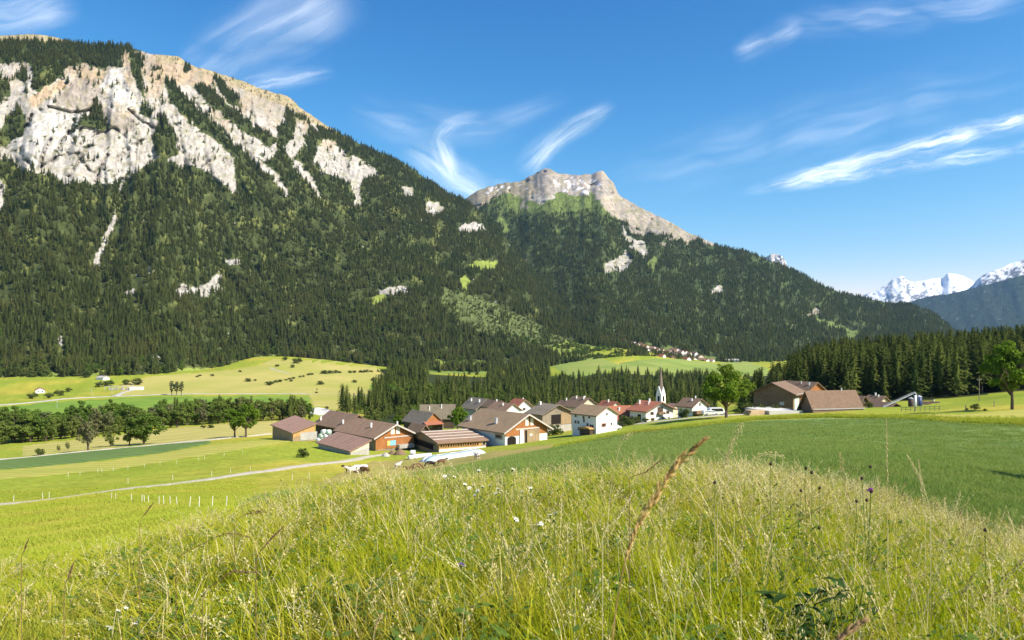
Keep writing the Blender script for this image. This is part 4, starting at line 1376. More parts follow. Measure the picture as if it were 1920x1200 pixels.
for px, row, wp in FB:
    z_ = zone(px, ((140, 'beside the small red roofed house'), (290, 'around the substation'), (480, 'left of the hedge line'), (570, 'above the left end of the hedge line'), (630, 'in the middle of the dry field'), (9999, 'at the right end of the dry field')))
    shrub(px, row, wp, f'small dark bush in the valley {z_}', f'valley bushes {z_}', ymin=250, hw=.75)
for i in range(26):          # hedge lines across the dry field
    t = i / 25
    px = 500 + 215 * t + random.uniform(-3, 3)
    row = pl([(500, 722), (545, 712), (590, 702), (630, 700), (680, 699), (715, 697)], px)
    if .42 < t < .48 or .66 < t < .70:
        continue
    shrub(px, row, random.uniform(8, 17), 'low bush in the hedge line crossing the dry field', 'hedge line bushes', ymin=500, hw=.6)

# ================================================================== buildings
def boards(name, c1, c2, sc=4.0, vertical=True, rough=.85):
    """weathered timber boarding: board stripes with grain"""
    m, n = new_mat(name)
    v = n.node('ShaderNodeNewGeometry').outputs['Position']
    vs = n.scaled(v, 1, 1, .15) if vertical else n.scaled(v, .12, .12, 1)
    f = n.noise(vs, sc, 3, .6)
    c = n.mix(n.ramp(f, .3, .7), c1, c2)
    f2 = n.noise(v, .35, 4, .6)
    c = n.mix(n.ramp(f2, .45, .75, 0, .45), c, tuple(x * .45 for x in c1))
    b = n.node('ShaderNodeBsdfPrincipled')
    b.inputs['Roughness'].default_value = rough
    b.inputs['Specular IOR Level'].default_value = .15
    n.L.new(c, b.inputs['Base Color'])
    bn = n.node('ShaderNodeBump')
    bn.inputs['Strength'].default_value = .5
    bn.inputs['Distance'].default_value = .05
    n.L.new(f, bn.inputs['Height'])
    n.L.new(bn.outputs[0], b.inputs['Normal'])
    finish(n, b.outputs[0])
    return m


def tiles(name, c1, c2, c3):
    """roof covering in courses with darker and mossy tiles"""
    m, n = new_mat(name)
    v = n.node('ShaderNodeNewGeometry').outputs['Position']
    wv = n.node('ShaderNodeTexWave', wave_type='BANDS', bands_direction='Z')
    n.L.new(v, wv.inputs['Vector'])
    wv.inputs['Scale'].default_value = 1.6
    wv.inputs['Distortion'].default_value = .4
    c = n.mix(n.ramp(n.noise(v, 1.4, 4, .65), .3, .7), c1, c2)
    c = n.mix(n.ramp(n.noise(v, .25, 4, .6), .5, .72, 0, .6), c, c3)
    k = n.ramp(wv.outputs['Fac'], 0, .4, .8, 1.0)
    c = n.mix(1.0, c, n.comb(k, k, k), 'MULTIPLY')
    b = n.node('ShaderNodeBsdfPrincipled')
    b.inputs['Roughness'].default_value = .8
    b.inputs['Specular IOR Level'].default_value = .25
    n.L.new(c, b.inputs['Base Color'])
    bn = n.node('ShaderNodeBump')
    bn.inputs['Strength'].default_value = .6
    bn.inputs['Distance'].default_value = .08
    n.L.new(wv.outputs['Fac'], bn.inputs['Height'])
    n.L.new(bn.outputs[0], b.inputs['Normal'])
    finish(n, b.outputs[0])
    return m


R_brown = tiles('brown_roof', (.25, .155, .098), (.31, .205, .135), (.18, .13, .078))
R_mauve = tiles('mauve_sheet_roof', (.285, .170, .128), (.335, .21, .16), (.235, .155, .115))
R_grey = tiles('grey_slate_roof', (.20, .165, .12), (.255, .215, .165), (.16, .135, .085))
R_red = tiles('red_tile_roof', (.38, .135, .075), (.31, .12, .075), (.24, .12, .085))
R_dark = tiles('dark_brown_roof', (.18, .115, .075), (.23, .155, .105), (.15, .11, .07))
R_old = tiles('old_stone_roof', (.34, .235, .14), (.27, .19, .115), (.21, .165, .09))
W_white = pm('white_render', (.78, .77, .74), (.70, .69, .66), .6, .9, .15, 6)
W_grey = pm('grey_concrete', (.42, .40, .37), (.34, .325, .30), .8, .9, .2, 5)
W_cream = pm('cream_wall', (.62, .55, .42), (.54, .47, .35), .7, .9)
B_orange = boards('orange_larch_boards', (.40, .170, .058), (.28, .115, .045))
B_honey = boards('honey_boards', (.52, .32, .13), (.42, .25, .10))
B_tan = boards('tan_boards', (.36, .27, .16), (.28, .20, .12))
B_brown = boards('brown_boards', (.25, .170, .108), (.185, .125, .082), vertical=False)
B_grey = boards('weathered_boards', (.30, .26, .20), (.22, .18, .135))
B_dark = boards('dark_boards', (.10, .072, .052), (.075, .055, .04))
M_trim = pm('pale_verge_board', (.55, .50, .45), (.45, .40, .36), 2)
M_glass = pm('window_glass', (.025, .03, .035), None, rough=.12, spec=.6)
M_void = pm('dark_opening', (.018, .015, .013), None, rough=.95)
M_shut = pm('white_shutter', (.72, .70, .62), None)
M_blue = pm('blue_panel', (.22, .50, .72), None, rough=.4)
M_yell = pm('yellow_panel', (.68, .55, .16), None)
M_tin = pm('galvanised_metal', (.52, .54, .56), (.44, .46, .48), 1.5, .45, spec=.5, metal=.4)
M_plast = pm('white_plastic_wrap', (.80, .81, .82), (.68, .70, .72), 1.4, .45, .5, 2.2, spec=.4)
M_teal = pm('pale_teal_sheet', (.46, .60, .58), (.58, .68, .66), .5, .5, .3, 1.5, spec=.35)
M_mint = pm('pale_green_wrap', (.46, .58, .50), (.56, .66, .58), 1.2, .45, .4, 2.0, spec=.4)
M_soil = pm('earth_heap', (.24, .16, .10), (.17, .115, .075), .7, .95, .6, 1.5)
M_wood = pm('sawn_timber', (.52, .40, .26), (.40, .29, .18), 1.5, .9, stretch=(1, 1, 3))


def crossing(Cx_, Cy_, dx, dy, px):
    """how far from a corner a wall must run to reach a given column"""
    k = (px - CX) / F
    return (k * Cy_ - Cx_) / (dx - k * dy)


class House:
    """gabled building set out from its nearest corner; R is the wall running right, L the wall running left"""
    def __init__(s, name, label, cat, cpx, crow, a, pxr, pxl, erow, arow, gable='R', Y=None, wall=None, roof=None, over=.7, verge=None, group=None, thick=.28, ymin=60, deep=2.5):
        s.a = R(a)
        s.er, s.el = Vector((math.cos(s.a), math.sin(s.a), 0)), Vector((-math.sin(s.a), math.cos(s.a), 0))
        if Y is None:
            C = G(cpx, crow, ymin)
        else:
            C = GY(cpx, Y)
            if crow:
                C.z = (HR - crow) / F * Y
        s.C = C
        s.wr = max(2.0, crossing(C.x, C.y, s.er.x, s.er.y, pxr))
        s.wl = max(2.0, crossing(C.x, C.y, s.el.x, s.el.y, pxl))
        s.H = (HR - erow) / F * C.y - C.z
        g = s.er * (s.wr / 2) if gable == 'R' else s.el * (s.wl / 2)
        s.A = (HR - arow) / F * (C + g).y - C.z
        s.g = gable
        s.span, s.len = (s.wr, s.wl) if gable == 'R' else (s.wl, s.wr)
        s.root = empty(name, C, label, cat, group)
        W_, H_, A_, L_ = s.span, s.H, s.A, s.len
        T = s.T
        pent = [(0, -deep), (W_, -deep), (W_, H_), (W_ / 2, A_), (0, H_)]
        s.wall = MB().prism([T(x, 0, z) for x, z in pent], [T(x, L_, z) for x, z in pent]).obj('wall', wall or W_white, s.root)
        sl = (A_ - H_) / (W_ / 2)
        mb = MB()
        up, th = .06, thick
        for x0, sg in ((-over, 1), (W_ + over, -1)):
            z0 = H_ - sl * over + up
            zr = A_ + up
            t0, t1 = -over, L_ + over
            xm = W_ / 2
            mb.hexa([T(x0, t0, z0), T(xm, t0, zr), T(xm, t1, zr), T(x0, t1, z0), T(x0, t0, z0 + th), T(xm, t0, zr + th), T(xm, t1, zr + th), T(x0, t1, z0 + th)])
        s.roof = mb.obj('roof', roof or R_brown, s.root)
        s.sl, s.over, s.th = sl, over, th
        if verge:
            vb = MB()
            for x0 in (-over - .02, W_ + over + .02):
                z0 = H_ - sl * over + up - .10
                zr = A_ + up - .10
                t0, t1 = -over - .12, -over - .02
                xm = W_ / 2
                vb.hexa([T(x0, t0, z0), T(xm, t0, zr), T(xm, t1, zr), T(x0, t1, z0), T(x0, t0, z0 + th + .14), T(xm, t0, zr + th + .14), T(xm, t1, zr + th + .14), T(x0, t1, z0 + th + .14)])
            vb.obj('verge_board', verge, s.root)

    def T(s, x, t, z):
        """gable coordinate x, ridge coordinate t, height z -> local point"""
        return (s.er * x + s.el * t if s.g == 'R' else s.el * x + s.er * t) + Vector((0, 0, z))

    def on(s, face, u, z, out):
        """a point on wall R or L: u metres from the near corner, z up, out metres proud"""
        return (s.er * u - s.el * out if face == 'R' else s.el * u - s.er * out) + Vector((0, 0, z))

    def slab(s, name, face, u0, u1, z0, z1, mat, d=.07, parent=None, d0=-.05):
        c = [s.on(face, u0, z0, d), s.on(face, u1, z0, d), s.on(face, u1, z0, d0), s.on(face, u0, z0, d0)]
        c += [p + Vector((0, 0, z1 - z0)) for p in c]
        return MB().hexa(c).obj(name, mat, parent or s.root)

    def window(s, face, uf, zf, w_, h_, frame=None, pane=None, name='window', out=0.0):
        """window at a fraction of the wall length and a fraction of the eave height; recessed pane in a proud frame"""
        u = uf * (s.wr if face == 'R' else s.wl)
        z = zf * s.H
        f = MB()
        t = max(.07, w_ * .12)
        for u0, u1, z0, z1 in ((u - w_ / 2, u - w_ / 2 + t, z, z + h_), (u + w_ / 2 - t, u + w_ / 2, z, z + h_), (u - w_ / 2 + t, u + w_ / 2 - t, z, z + t), (u - w_ / 2 + t, u + w_ / 2 - t, z + h_ - t, z + h_)):
            c = [s.on(face, u0, z0, out + .08), s.on(face, u1, z0, out + .08), s.on(face, u1, z0, -.04), s.on(face, u0, z0, -.04)]
            f.hexa(c + [p + Vector((0, 0, z1 - z0)) for p in c])
        o = f.obj(name, frame or M_trim, s.root)
        s.slab('pane', face, u - w_ / 2 + t, u + w_ / 2 - t, z + t, z + h_ - t, pane or M_glass, out + .035, o)
        return o

    def door(s, face, uf, w_, h_, mat, z=0.0, name='door'):
        u = uf * (s.wr if face == 'R' else s.wl)
        o = s.slab(name, face, u - w_ / 2, u + w_ / 2, z, z + h_, mat, .09)
        return o

    def boarding(s, z0, mat, d=.10):
        """timber boarding over the upper part of the near gable"""
        W_ = s.span
        pts = [(0, z0), (W_, z0), (W_, s.H), (W_ / 2, s.A), (0, s.H)]
        o = [s.T(x, -d, z) for x, z in pts]
        i = [s.T(x, .05, z) for x, z in pts]
        return MB().prism(o, i).obj('gable_boarding', mat, s.root)

    def chimney(s, xf, tf, w_=.8, h_=1.2, mat=None, cap=True):
        w_, h_ = w_ * .54, h_ * .66
        x, t = xf * s.span, tf * s.len
        zr = s.H + s.sl * min(x, s.span - x)
        mb = MB()
        c = [s.T(x - w_ / 2, t - w_ / 2, zr - .5), s.T(x + w_ / 2, t - w_ / 2, zr - .5), s.T(x + w_ / 2, t + w_ / 2, zr - .5), s.T(x - w_ / 2, t + w_ / 2, zr - .5)]
        mb.hexa(c + [p + Vector((0, 0, h_ + .8)) for p in c])
        k = 1.25
        m_ = sum(c, Vector()) / 4
        c2 = [m_ + (p - m_) * k + Vector((0, 0, h_ + .82)) for p in c]
        mb.hexa(c2 + [p + Vector((0, 0, .16)) for p in c2])
        return mb.obj('chimney', mat or W_white, s.roof)

    def ridge(s, mat, w_=.5):
        c = [s.T(s.span / 2 - w_, -s.over - .03, s.A + .26), s.T(s.span / 2 + w_, -s.over - .03, s.A + .26), s.T(s.span / 2 + w_, s.len + s.over + .03, s.A + .26), s.T(s.span / 2 - w_, s.len + s.over + .03, s.A + .26)]
        return MB().hexa(c + [p + Vector((0, 0, .16)) for p in c]).obj('ridge_cap', mat, s.roof)


def shed(name, label, cat, cpx, crow, pxr, pxl, tops, a, wallL, wallR, roof, Y=None, over=.5, deep=2.0):
    """single-pitch shed; tops are the roof rows at near, right, back and left corner"""
    h = House.__new__(House)
    h.a = R(a)
    h.er, h.el = Vector((math.cos(h.a), math.sin(h.a), 0)), Vector((-math.sin(h.a), math.cos(h.a), 0))
    C = G(cpx, crow, 60) if Y is None else P(cpx, crow, Y)
    h.C, h.g = C, 'R'
    h.wr, h.wl = crossing(C.x, C.y, h.er.x, h.er.y, pxr), crossing(C.x, C.y, h.el.x, h.el.y, pxl)
    h.root = empty(name, C, label, cat)
    cr = [Vector((0, 0, 0)), h.er * h.wr, h.er * h.wr + h.el * h.wl, h.el * h.wl]
    zs = [(HR - t) / F * (C + p).y - C.z for p, t in zip(cr, tops)]
    zs[2] = zs[1] + zs[3] - zs[0]
    h.H, h.A, h.zs = zs[0], max(zs), zs
    h.wall = MB().hexa([p + Vector((0, 0, -deep)) for p in cr] + [p + Vector((0, 0, z)) for p, z in zip(cr, zs)]).obj('wall', wallL, h.root)
    # the sunlit wall has its own cladding
    e = h.er
    o = [e * .02 - h.el * .08, e * (h.wr - .02) - h.el * .08]
    i = [e * .02 + h.el * .05, e * (h.wr - .02) + h.el * .05]
    lo = .45
    MB().hexa([o[0] + Vector((0, 0, zs[0] * lo)), o[1] + Vector((0, 0, zs[1] * lo)), i[1] + Vector((0, 0, zs[1] * lo)), i[0] + Vector((0, 0, zs[0] * lo)),
               o[0] + Vector((0, 0, zs[0])), o[1] + Vector((0, 0, zs[1])), i[1] + Vector((0, 0, zs[1])), i[0] + Vector((0, 0, zs[0]))]).obj('cladding', wallR, h.root)
    ov = []
    ux, uy = h.er, h.el
    gx_, gy_ = (zs[1] - zs[0]) / h.wr, (zs[3] - zs[0]) / h.wl
    for u, v_ in ((-over, -over), (h.wr + over, -over), (h.wr + over, h.wl + over), (-over, h.wl + over)):
        ov.append(ux * u + uy * v_ + Vector((0, 0, zs[0] + gx_ * u + gy_ * v_ + .04)))
    h.roof = MB().hexa(ov + [p + Vector((0, 0, .26)) for p in ov]).obj('roof', roof, h.root)
    return h


# ---- the farm in front
h = shed('storage_barn', 'low barn with plain mauve roof standing apart in the meadow', 'barn', 549, 828, 590, 511, (812, 796, 781, 797), 42, B_tan, B_honey, R_mauve)
h.door('R', .72, 5.0, h.H * .95, W_grey, 0.02, 'sliding_door')
h = House('farm_barn', 'brown roofed barn behind the wrapped bales, joined to the orange gabled barn', 'barn', 641, 828, 40, 700, 592, 803, 779, Y=214, wall=B_dark, roof=R_brown)
h.chimney(.12, .1, .8, 1.4)
h.chimney(.1, .92, .8, 1.4)
h = House('farm_barn', 'barn with orange timber gable, two white shutters and blue panel', 'barn', 704, 846, 40, 775, 633, 820, 797, wall=B_grey, roof=R_brown, verge=M_trim, over=1.0)
h.boarding(h.H * .10, B_orange)
for uf in (.44, .58):
    h.slab('shutter', 'R', uf * h.wr - .55, uf * h.wr + .55, h.H * 1.12, h.H * 1.12 + 1.9, M_shut, .16)
h.slab('cross_beam', 'R', .22 * h.wr, .97 * h.wr, h.H * .86, h.H * .86 + .3, M_trim, .18)
h.slab('yellow_panel', 'R', .30 * h.wr, .37 * h.wr, h.H * .30, h.H * .66, M_yell, .16)
h.slab('blue_panel', 'R', .375 * h.wr, .52 * h.wr, h.H * .30, h.H * .66, M_blue, .16)
h.door('R', .14, 2.2, h.H * .5, B_tan)
h.slab('feed_rack', 'R', .55 * h.wr, .95 * h.wr, h.H * .05, h.H * .32, W_grey, 1.4)
h.chimney(.25, .35, .7, 1.5)
h.chimney(.62, .05, .6, 1.3)
h = shed('lean_to_shed', 'low lean-to with mauve sheet roof in front of the farm barns', 'shed', 657, 853, 692, 597, (846, 828, 812, 830), 40, W_grey, W_cream, R_mauve)

h = House('cattle_shed', 'open cattle shed with striped brown roof and a row of small dark windows', 'shed', 823, 848, 27, 911, 769, 832, 812, gable='L', wall=B_tan, roof=R_brown, over=.6)
h.ridge(M_trim, .45)
# roof panels with pale seams: three seams across the sunlit slope
for k, q in enumerate((.25, .5, .75)):
    x = h.span / 2 * q
    z = h.H + h.sl * x + .38
    c = [h.T(x - .22, -.6, z - .04 - .22 * h.sl), h.T(x + .22, -.6, z - .04 + .22 * h.sl), h.T(x + .22, h.len + .6, z - .04 + .22 * h.sl), h.T(x - .22, h.len + .6, z - .04 - .22 * h.sl)]
    MB().hexa(c + [p + Vector((0, 0, .09)) for p in c]).obj('roof_seam', M_trim, h.roof)
h.slab('plinth', 'R', .0, h.wr, -1.5, h.H * .34, W_white, .14)
h.slab('timber_band', 'R', .0, h.wr, h.H * .345, h.H * .97, B_honey, .10)
for k in range(16):
    h.window('R', .05 + .80 * (k + (k // 4) * .45) / 17.2, .52, .80, .80, B_honey, M_void, out=.11)
h.window('R', .955, .45, 1.0, 1.2, out=.11)
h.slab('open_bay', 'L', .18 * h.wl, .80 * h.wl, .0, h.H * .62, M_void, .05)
h.slab('beam', 'L', .12 * h.wl, .86 * h.wl, h.H * .64, h.H * .78, B_dark, .12)

h = House('great_barn', 'largest barn in the village with orange timber gable above white stone walls', 'barn', 947, 835, 38, 1026, 867, 809, 778, wall=W_white, roof=R_old, verge=M_trim, over=1.1)
h.boarding(h.H * .62, B_orange)
for uf in (.50, .62):
    h.slab('shutter', 'R', uf * h.wr - .5, uf * h.wr + .5, h.H * 1.28, h.H * 1.28 + 1.9, M_shut, .18)
h.slab('cross_beam', 'R', .24 * h.wr, .80 * h.wr, h.H * 1.02, h.H * 1.02 + .35, M_trim, .18)
h.slab('barn_doors', 'R', .45 * h.wr, .80 * h.wr, .0, h.H * .98, B_tan, .22)
h.slab('door_gap', 'R', .455 * h.wr, .50 * h.wr, .05, h.H * .95, M_void, .26)
h.slab('stone_pier', 'R', .33 * h.wr, .42 * h.wr, .0, h.H * 1.0, W_white, .30)
h.slab('sign', 'R', .56 * h.wr, .62 * h.wr, h.H * .5, h.H * .66, M_shut, .28)
n_ = 9
ar = [(.05 * h.wr + .10 * h.wr * (1 - math.cos(math.pi * i / n_)), h.H * .42 + h.H * .18 * math.sin(math.pi * i / n_)) for i in range(n_ + 1)]
ar = [(.05 * h.wr, 0.0)] + ar + [(.25 * h.wr, 0.0)]
MB().prism([h.on('R', u, z, .06) for u, z in ar], [h.on('R', u, z, -.04) for u, z in ar]).obj('arched_doorway', M_void, h.root)
h.window('L', .14, .36, 3.2, 1.5, W_grey)
h.chimney(.14, .33, 1.1, 1.9, M_tin)
h.chimney(.12, .93, 1.1, 1.6, M_tin)

# ---- houses behind the farm
def small(name, label, cat, cpx, crow, a, pxr, pxl, erow, arow, gable, Y, wall, roof, chim=(), wins=(), verge=None, board=None):
    h = House(name, label, cat, cpx, crow, a, pxr, pxl, erow, arow, gable, Y=Y, wall=wall, roof=roof, over=.7, verge=verge, deep=4)
    if board:
        h.boarding(h.H * board[0], board[1])
    for c in chim:
        h.chimney(*c)
    for face, uf, zf, w_, h_ in wins:
        h.window(face, uf, zf, w_, h_, out=.11 if board else 0.0)
    return h


small('stone_house', 'long pale grey roofed house behind the dark grey roofed house', 'house', 790, None, 6, 851, 778, 776, 760, 'L', 292, B_dark, R_grey, ((.25, .25, .8, 1.2), (.35, .62, .8, 1.4)), (('R', .3, .6, 1, 1.2), ('R', .6, .6, 1, 1.2)))
h = small('stone_house', 'dark grey roofed house with red tiled porch beside the cattle shed', 'house', 795, None, 38, 829, 757, 794, 775, 'R', 258, B_dark, R_grey, (), (('R', .35, .5, 1, 1.2),), None, (.95, B_orange))
c = [h.on('R', -.4, h.H * .85, 2.2), h.on('R', h.wr * .92, h.H * .85, 2.2), h.on('R', h.wr * .92, h.H * 1.12, .12), h.on('R', -.4, h.H * 1.12, .12)]
MB().hexa(c + [p + Vector((0, 0, .2)) for p in c]).obj('porch_roof', R_red, h.root)
for u in (.1, h.wr * .85):
    h.slab('porch_post', 'R', u, u + .25, -1, h.H * .85, B_grey, 2.1, None, 1.85)
small('outbuilding', 'little brown roofed outbuilding behind the cattle shed', 'shed', 786, 824, 38, 806, 764, 812, 798, 'R', 232, B_dark, R_brown)
small('village_house', 'white gabled house with brown roof peeping over the great barn', 'house', 947, None, 38, 976, 915, 771, 758, 'R', 262, W_white, R_brown, ((.3, .4, .8, 1.0),), (('R', .5, .8, .8, 1.0),))
small('village_house', 'white house with red tiled roof behind the great barn', 'house', 967, None, 38, 998, 950, 765, 750, 'R', 285, W_white, R_red, ((.6, .3, .7, 1.2),), (('R', .5, .85, 1.6, 1.2), ('R', .3, .5, .8, 1.0)), B_brown)
small('village_house', 'dark roofed house with two white chimneys behind the village tree', 'house', 893, None, 35, 930, 866, 767, 749, 'R', 300, W_grey, R_grey, ((.3, .75, .9, 1.5), (.3, .2, .9, 1.5)), (('R', .3, .5, .8, 1), ('R', .6, .5, .8, 1)))
small('village_house', 'brown roofed house squeezed between grey roofs and the red roof', 'house', 930, None, 36, 952, 905, 764, 753, 'R', 292, W_cream, R_dark, ((.4, .3, .7, 1.1),), (('R', .5, .6, .8, 1),))
h = House('hay_barn', 'weathered grey-roofed hay barn with dark open gable next to the white house', 'barn', 1017, 806, 38, 1071, 990, 777, 760, 'R', Y=226, wall=B_grey, roof=R_grey, over=1.0)
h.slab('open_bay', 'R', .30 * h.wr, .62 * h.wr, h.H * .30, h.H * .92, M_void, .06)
h.slab('boarding', 'R', .63 * h.wr, .99 * h.wr, h.H * .25, h.H * 1.0, B_tan, .12)
h.slab('stone_base', 'R', .0, h.wr, -2.4, h.H * .22, W_grey, .15)
h.chimney(.4, .95, .9, 1.3)
small('village_house', 'brown roofed house with several white chimneys behind the white house', 'house', 1085, None, 36, 1122, 1058, 764, 747, 'R', 282, W_cream, R_dark, ((.4, .2, .8, 1.4), (.6, .4, .8, 1.3), (.4, .7, .8, 1.3)))
small('village_house', 'house with brown roof half hidden by the hay barn', 'house', 1058, None, 36, 1084, 1040, 765, 753, 'R', 290, W_cream, R_dark, ((.5, .5, .7, 1.2),))
small('village_house', 'red roofed house with white chimney behind the long red roof', 'house', 1143, None, 36, 1166, 1120, 766, 754, 'R', 274, W_white, R_red, ((.4, .5, .8, 1.2),))

h = House('white_house', 'plain white house with grey roof and small windows at the crop field edge', 'house', 1118, 814, 40, 1157, 1073, 780, 764, 'R', wall=W_white, roof=R_old, over=.5, ymin=100)
for uf, zf in ((.86, .50), (.74, .50), (.50, .62), (.85, .86), (.52, .80), (.28, .87), (.35, .42), (.22, .36), (.72, .14), (.14, .36)):
    h.window('L', uf, zf - .05, .75, .85)
h.window('R', .35, .36, 1.6, .9, R_red)
h.window('R', .72, .40, .6, .7)
h.window('R', .5, .98, .6, .7)
h.slab('loading_porch', 'L', .08 * h.wl, .5 * h.wl, -.5, h.H * .28, B_dark, 1.6)
n_ = 8
ar = [(.05 * h.wl + .24 * h.wl * (1 - math.cos(math.pi * i / n_)), h.H * .27 + .55 * math.sin(math.pi * i / n_)) for i in range(n_ + 1)]
MB().prism([h.on('L', u, z, 1.9) for u, z in ar], [h.on('L', u, z, .04) for u, z in ar]).obj('porch_roof', B_honey, h.root)

small('red_roof_house', 'long red tiled roof directly behind the white house', 'house', 1150, None, 22, 1186, 1138, 783, 763, 'L', 238, W_white, R_red, ((.3, .4, .8, 1.0),))
h = House('farmhouse', 'white farmhouse with red tiled roof and wooden balcony in the gable', 'house', 1211, 795, 36, 1262, 1181, 771, 755, 'R', Y=232, wall=W_white, roof=R_red, over=1.0, verge=B_brown)
h.window('R', .22, .66, 1.5, 1.0, B_brown)
h.window('R', .80, .66, 1.5, 1.0, B_brown)
h.window('R', .24, .18, 1.6, 1.0, B_brown)
h.window('R', .62, .2, .8, .9)
h.window('R', .84, .2, .8, .9)
h.slab('gable_loft', 'R', .42 * h.wr, .62 * h.wr, h.H * .66, h.H * 1.25, B_dark, .1)
h.slab('balcony', 'R', .40 * h.wr, .64 * h.wr, h.H * .66, h.H * .84, B_brown, .9)
h.slab('stair_shadow_panel', 'L', .3 * h.wl, .5 * h.wl, 0, h.H * .7, M_void, .06)  # near-black slab on the wall, painting in the stair's shadow
h.chimney(.28, .88, .8, 1.8)
h.chimney(.42, .5, .8, 1.5)
h.chimney(.3, .35, .5, 1.2)
h = small('village_house', 'white gabled house with dark roof and brown balcony beside the big tree', 'house', 1298, 786, 38, 1326, 1271, 763, 749, 'R', 226, W_white, R_dark, ((.3, .35, .7, .9), (.5, .3, .6, .8)), (('R', .5, 1.02, .8, 1.0), ('L', .4, .5, .9, 1.0)))
h.slab('balcony', 'R', .02 * h.wr, .75 * h.wr, h.H * .42, h.H * .66, B_brown, 1.6)
h.slab('garage_opening', 'R', .05 * h.wr, .45 * h.wr, -.2, h.H * .36, M_void, .06)
h.slab('porch_wall', 'R', .5 * h.wr, .9 * h.wr, -.3, h.H * .40, W_cream, 1.2)
small('village_house', 'little house with pinkish roof behind the church tower', 'house', 1258, None, 36, 1276, 1248, 770, 758, 'R', 262, W_cream, R_mauve)

# ---- church
b = GY(1239, 268)
ch = empty('church', b, 'white church tower with tall dark needle spire above the village roofs', 'church')
tz = lambda row: (HR - row) / F * 268 - b.z
wch = 17 / F * 268 / 2 * .74
Mr = Matrix.Rotation(R(40), 4, 'Z')
ztop, zgab, ztip = tz(740), tz(724), tz(690)
MB().box(-wch, wch, -wch, wch, -4, ztop, M=Mr).obj('tower', W_white, ch)
g = MB()
for k in range(4):
    Mk = Mr @ Matrix.Rotation(R(90 * k), 4, 'Z')
    g.prism([Mk @ Vector(p) for p in ((-wch, -wch - .003 * k, ztop + .003), (wch, -wch - .003 * k, ztop + .003), (0, -wch - .003 * k, zgab))], [Mk @ Vector(p) for p in ((-wch, -wch + .5, ztop + .003), (wch, -wch + .5, ztop + .003), (0, -wch + .5, zgab))])
g.obj('gable', W_white, ch)
sp = MB()
ring = [(wch * 1.1, ztop + .3), (wch * .74, zgab - .8), (wch * .44, (zgab * .6 + ztip * .4)), (.06, ztip)]
k = 8
vs = [Mr @ Vector((math.cos(6.2832 * (j + .5) / k) * r0, math.sin(6.2832 * (j + .5) / k) * r0, z)) for r0, z in ring for j in range(k)]
sp.add(vs, [(i * k + j, i * k + (j + 1) % k, (i + 1) * k + (j + 1) % k, (i + 1) * k + j) for i in range(3) for j in range(k)] + [tuple(range(k))[::-1], tuple(range(3 * k, 4 * k))])
sp_o = sp.obj('spire', tiles('spire_shingles', (.22, .165, .135), (.27, .21, .17), (.18, .14, .115)), ch)
MB().tube([(0, 0, ztip - .2), (0, 0, ztip + 1.4)], .05, 5).box(-.35, .35, -.04, .04, ztip + .8, ztip + .9).obj('cross', M_tin, sp_o)
for k in (0, 3):
    Mk = Mr @ Matrix.Rotation(R(90 * k), 4, 'Z')
    o = [(-.45, tz(752)), (.45, tz(752)), (.45, tz(744)), (.2, tz(742)), (-.2, tz(742)), (-.45, tz(744))]
    MB().prism([Mk @ Vector((x, -wch - .05, z)) for x, z in o], [Mk @ Vector((x, -wch + .1, z)) for x, z in o]).obj('belfry_window', M_void, ch)

# ---- timber barns on the right
h = House('timber_barn', 'great brown timber barn with broad gable facing the crop field', 'barn', 1487, 771, 52, 1506, 1413, 738, 719, 'L', wall=B_brown, roof=R_dark, over=1.3, ymin=120)
h.slab('roller_door', 'R', .12 * h.wr, .55 * h.wr, 0, h.H * .72, pm('pale_green_door', (.48, .58, .52), None), .08)
h.slab('larch_corner', 'R', .72 * h.wr, .98 * h.wr, 0, h.H * .98, B_orange, .09)
h.slab('notice_board', 'L', .22 * h.wl, .33 * h.wl, h.H * .32, h.H * .50, pm('pale_board', (.45, .47, .50), None), .12)
h.slab('gutter', 'R', -.6, h.wr + .6, h.H - .35, h.H - .1, M_tin, 1.2, None, 1.0)
for k in range(7):          # storey joints of the boarding
    h.slab('board_joint', 'L', .01 * h.wl, .99 * h.wl, h.H * (.12 + .125 * k), h.H * (.12 + .125 * k) + .09, B_dark, .04)
h = House('timber_barn', 'brown roofed barn with small orange gable behind the great timber barn', 'barn', 1515, None, 30, 1545, 1458, 733, 718, 'R', Y=246, wall=B_honey, roof=R_dark, over=.8, deep=4)
h.boarding(h.H * .2, B_orange)
h.window('R', .45, .80, .7, 1.0, out=.11)
h.window('R', .6, .80, .7, 1.0, out=.11)
h.chimney(.3, .12, .9, 1.1, M_tin)
h.chimney(.35, .4, .6, 1.0, M_tin)
h = House('long_barn', 'long low barn with a wide plain brown roof beside the timber barn', 'barn', 1526, 774, 14, 1612, 1503, 764, 735, 'L', wall=B_brown, roof=R_dark, over=.9, ymin=120)
h.slab('gutter', 'R', -.8, h.wr + .8, h.H - .5, h.H - .3, M_tin, 1.05, None, .9)
h.chimney(.5, .74, .5, .7, M_tin)
pad = G(1474, 776, 120)
q = empty('concrete_apron', pad, 'pale concrete yard slab in front of the great timber barn', 'slab')
e1, e2 = Vector((1, .05, 0)), Vector((-.3, 1, 0))
wd_ = 64 / F * pad.y
c = [e1 * (-wd_ / 2), e1 * (wd_ / 2), e1 * (wd_ / 2) + e2 * 12, e1 * (-wd_ / 2) + e2 * 12]
MB().hexa([p + Vector((0, 0, -1.2)) for p in c] + [p + Vector((0, 0, .75)) for p in c]).obj('slab', pm('pale_concrete', (.60, .58, .54), (.52, .50, .46), .7), q)
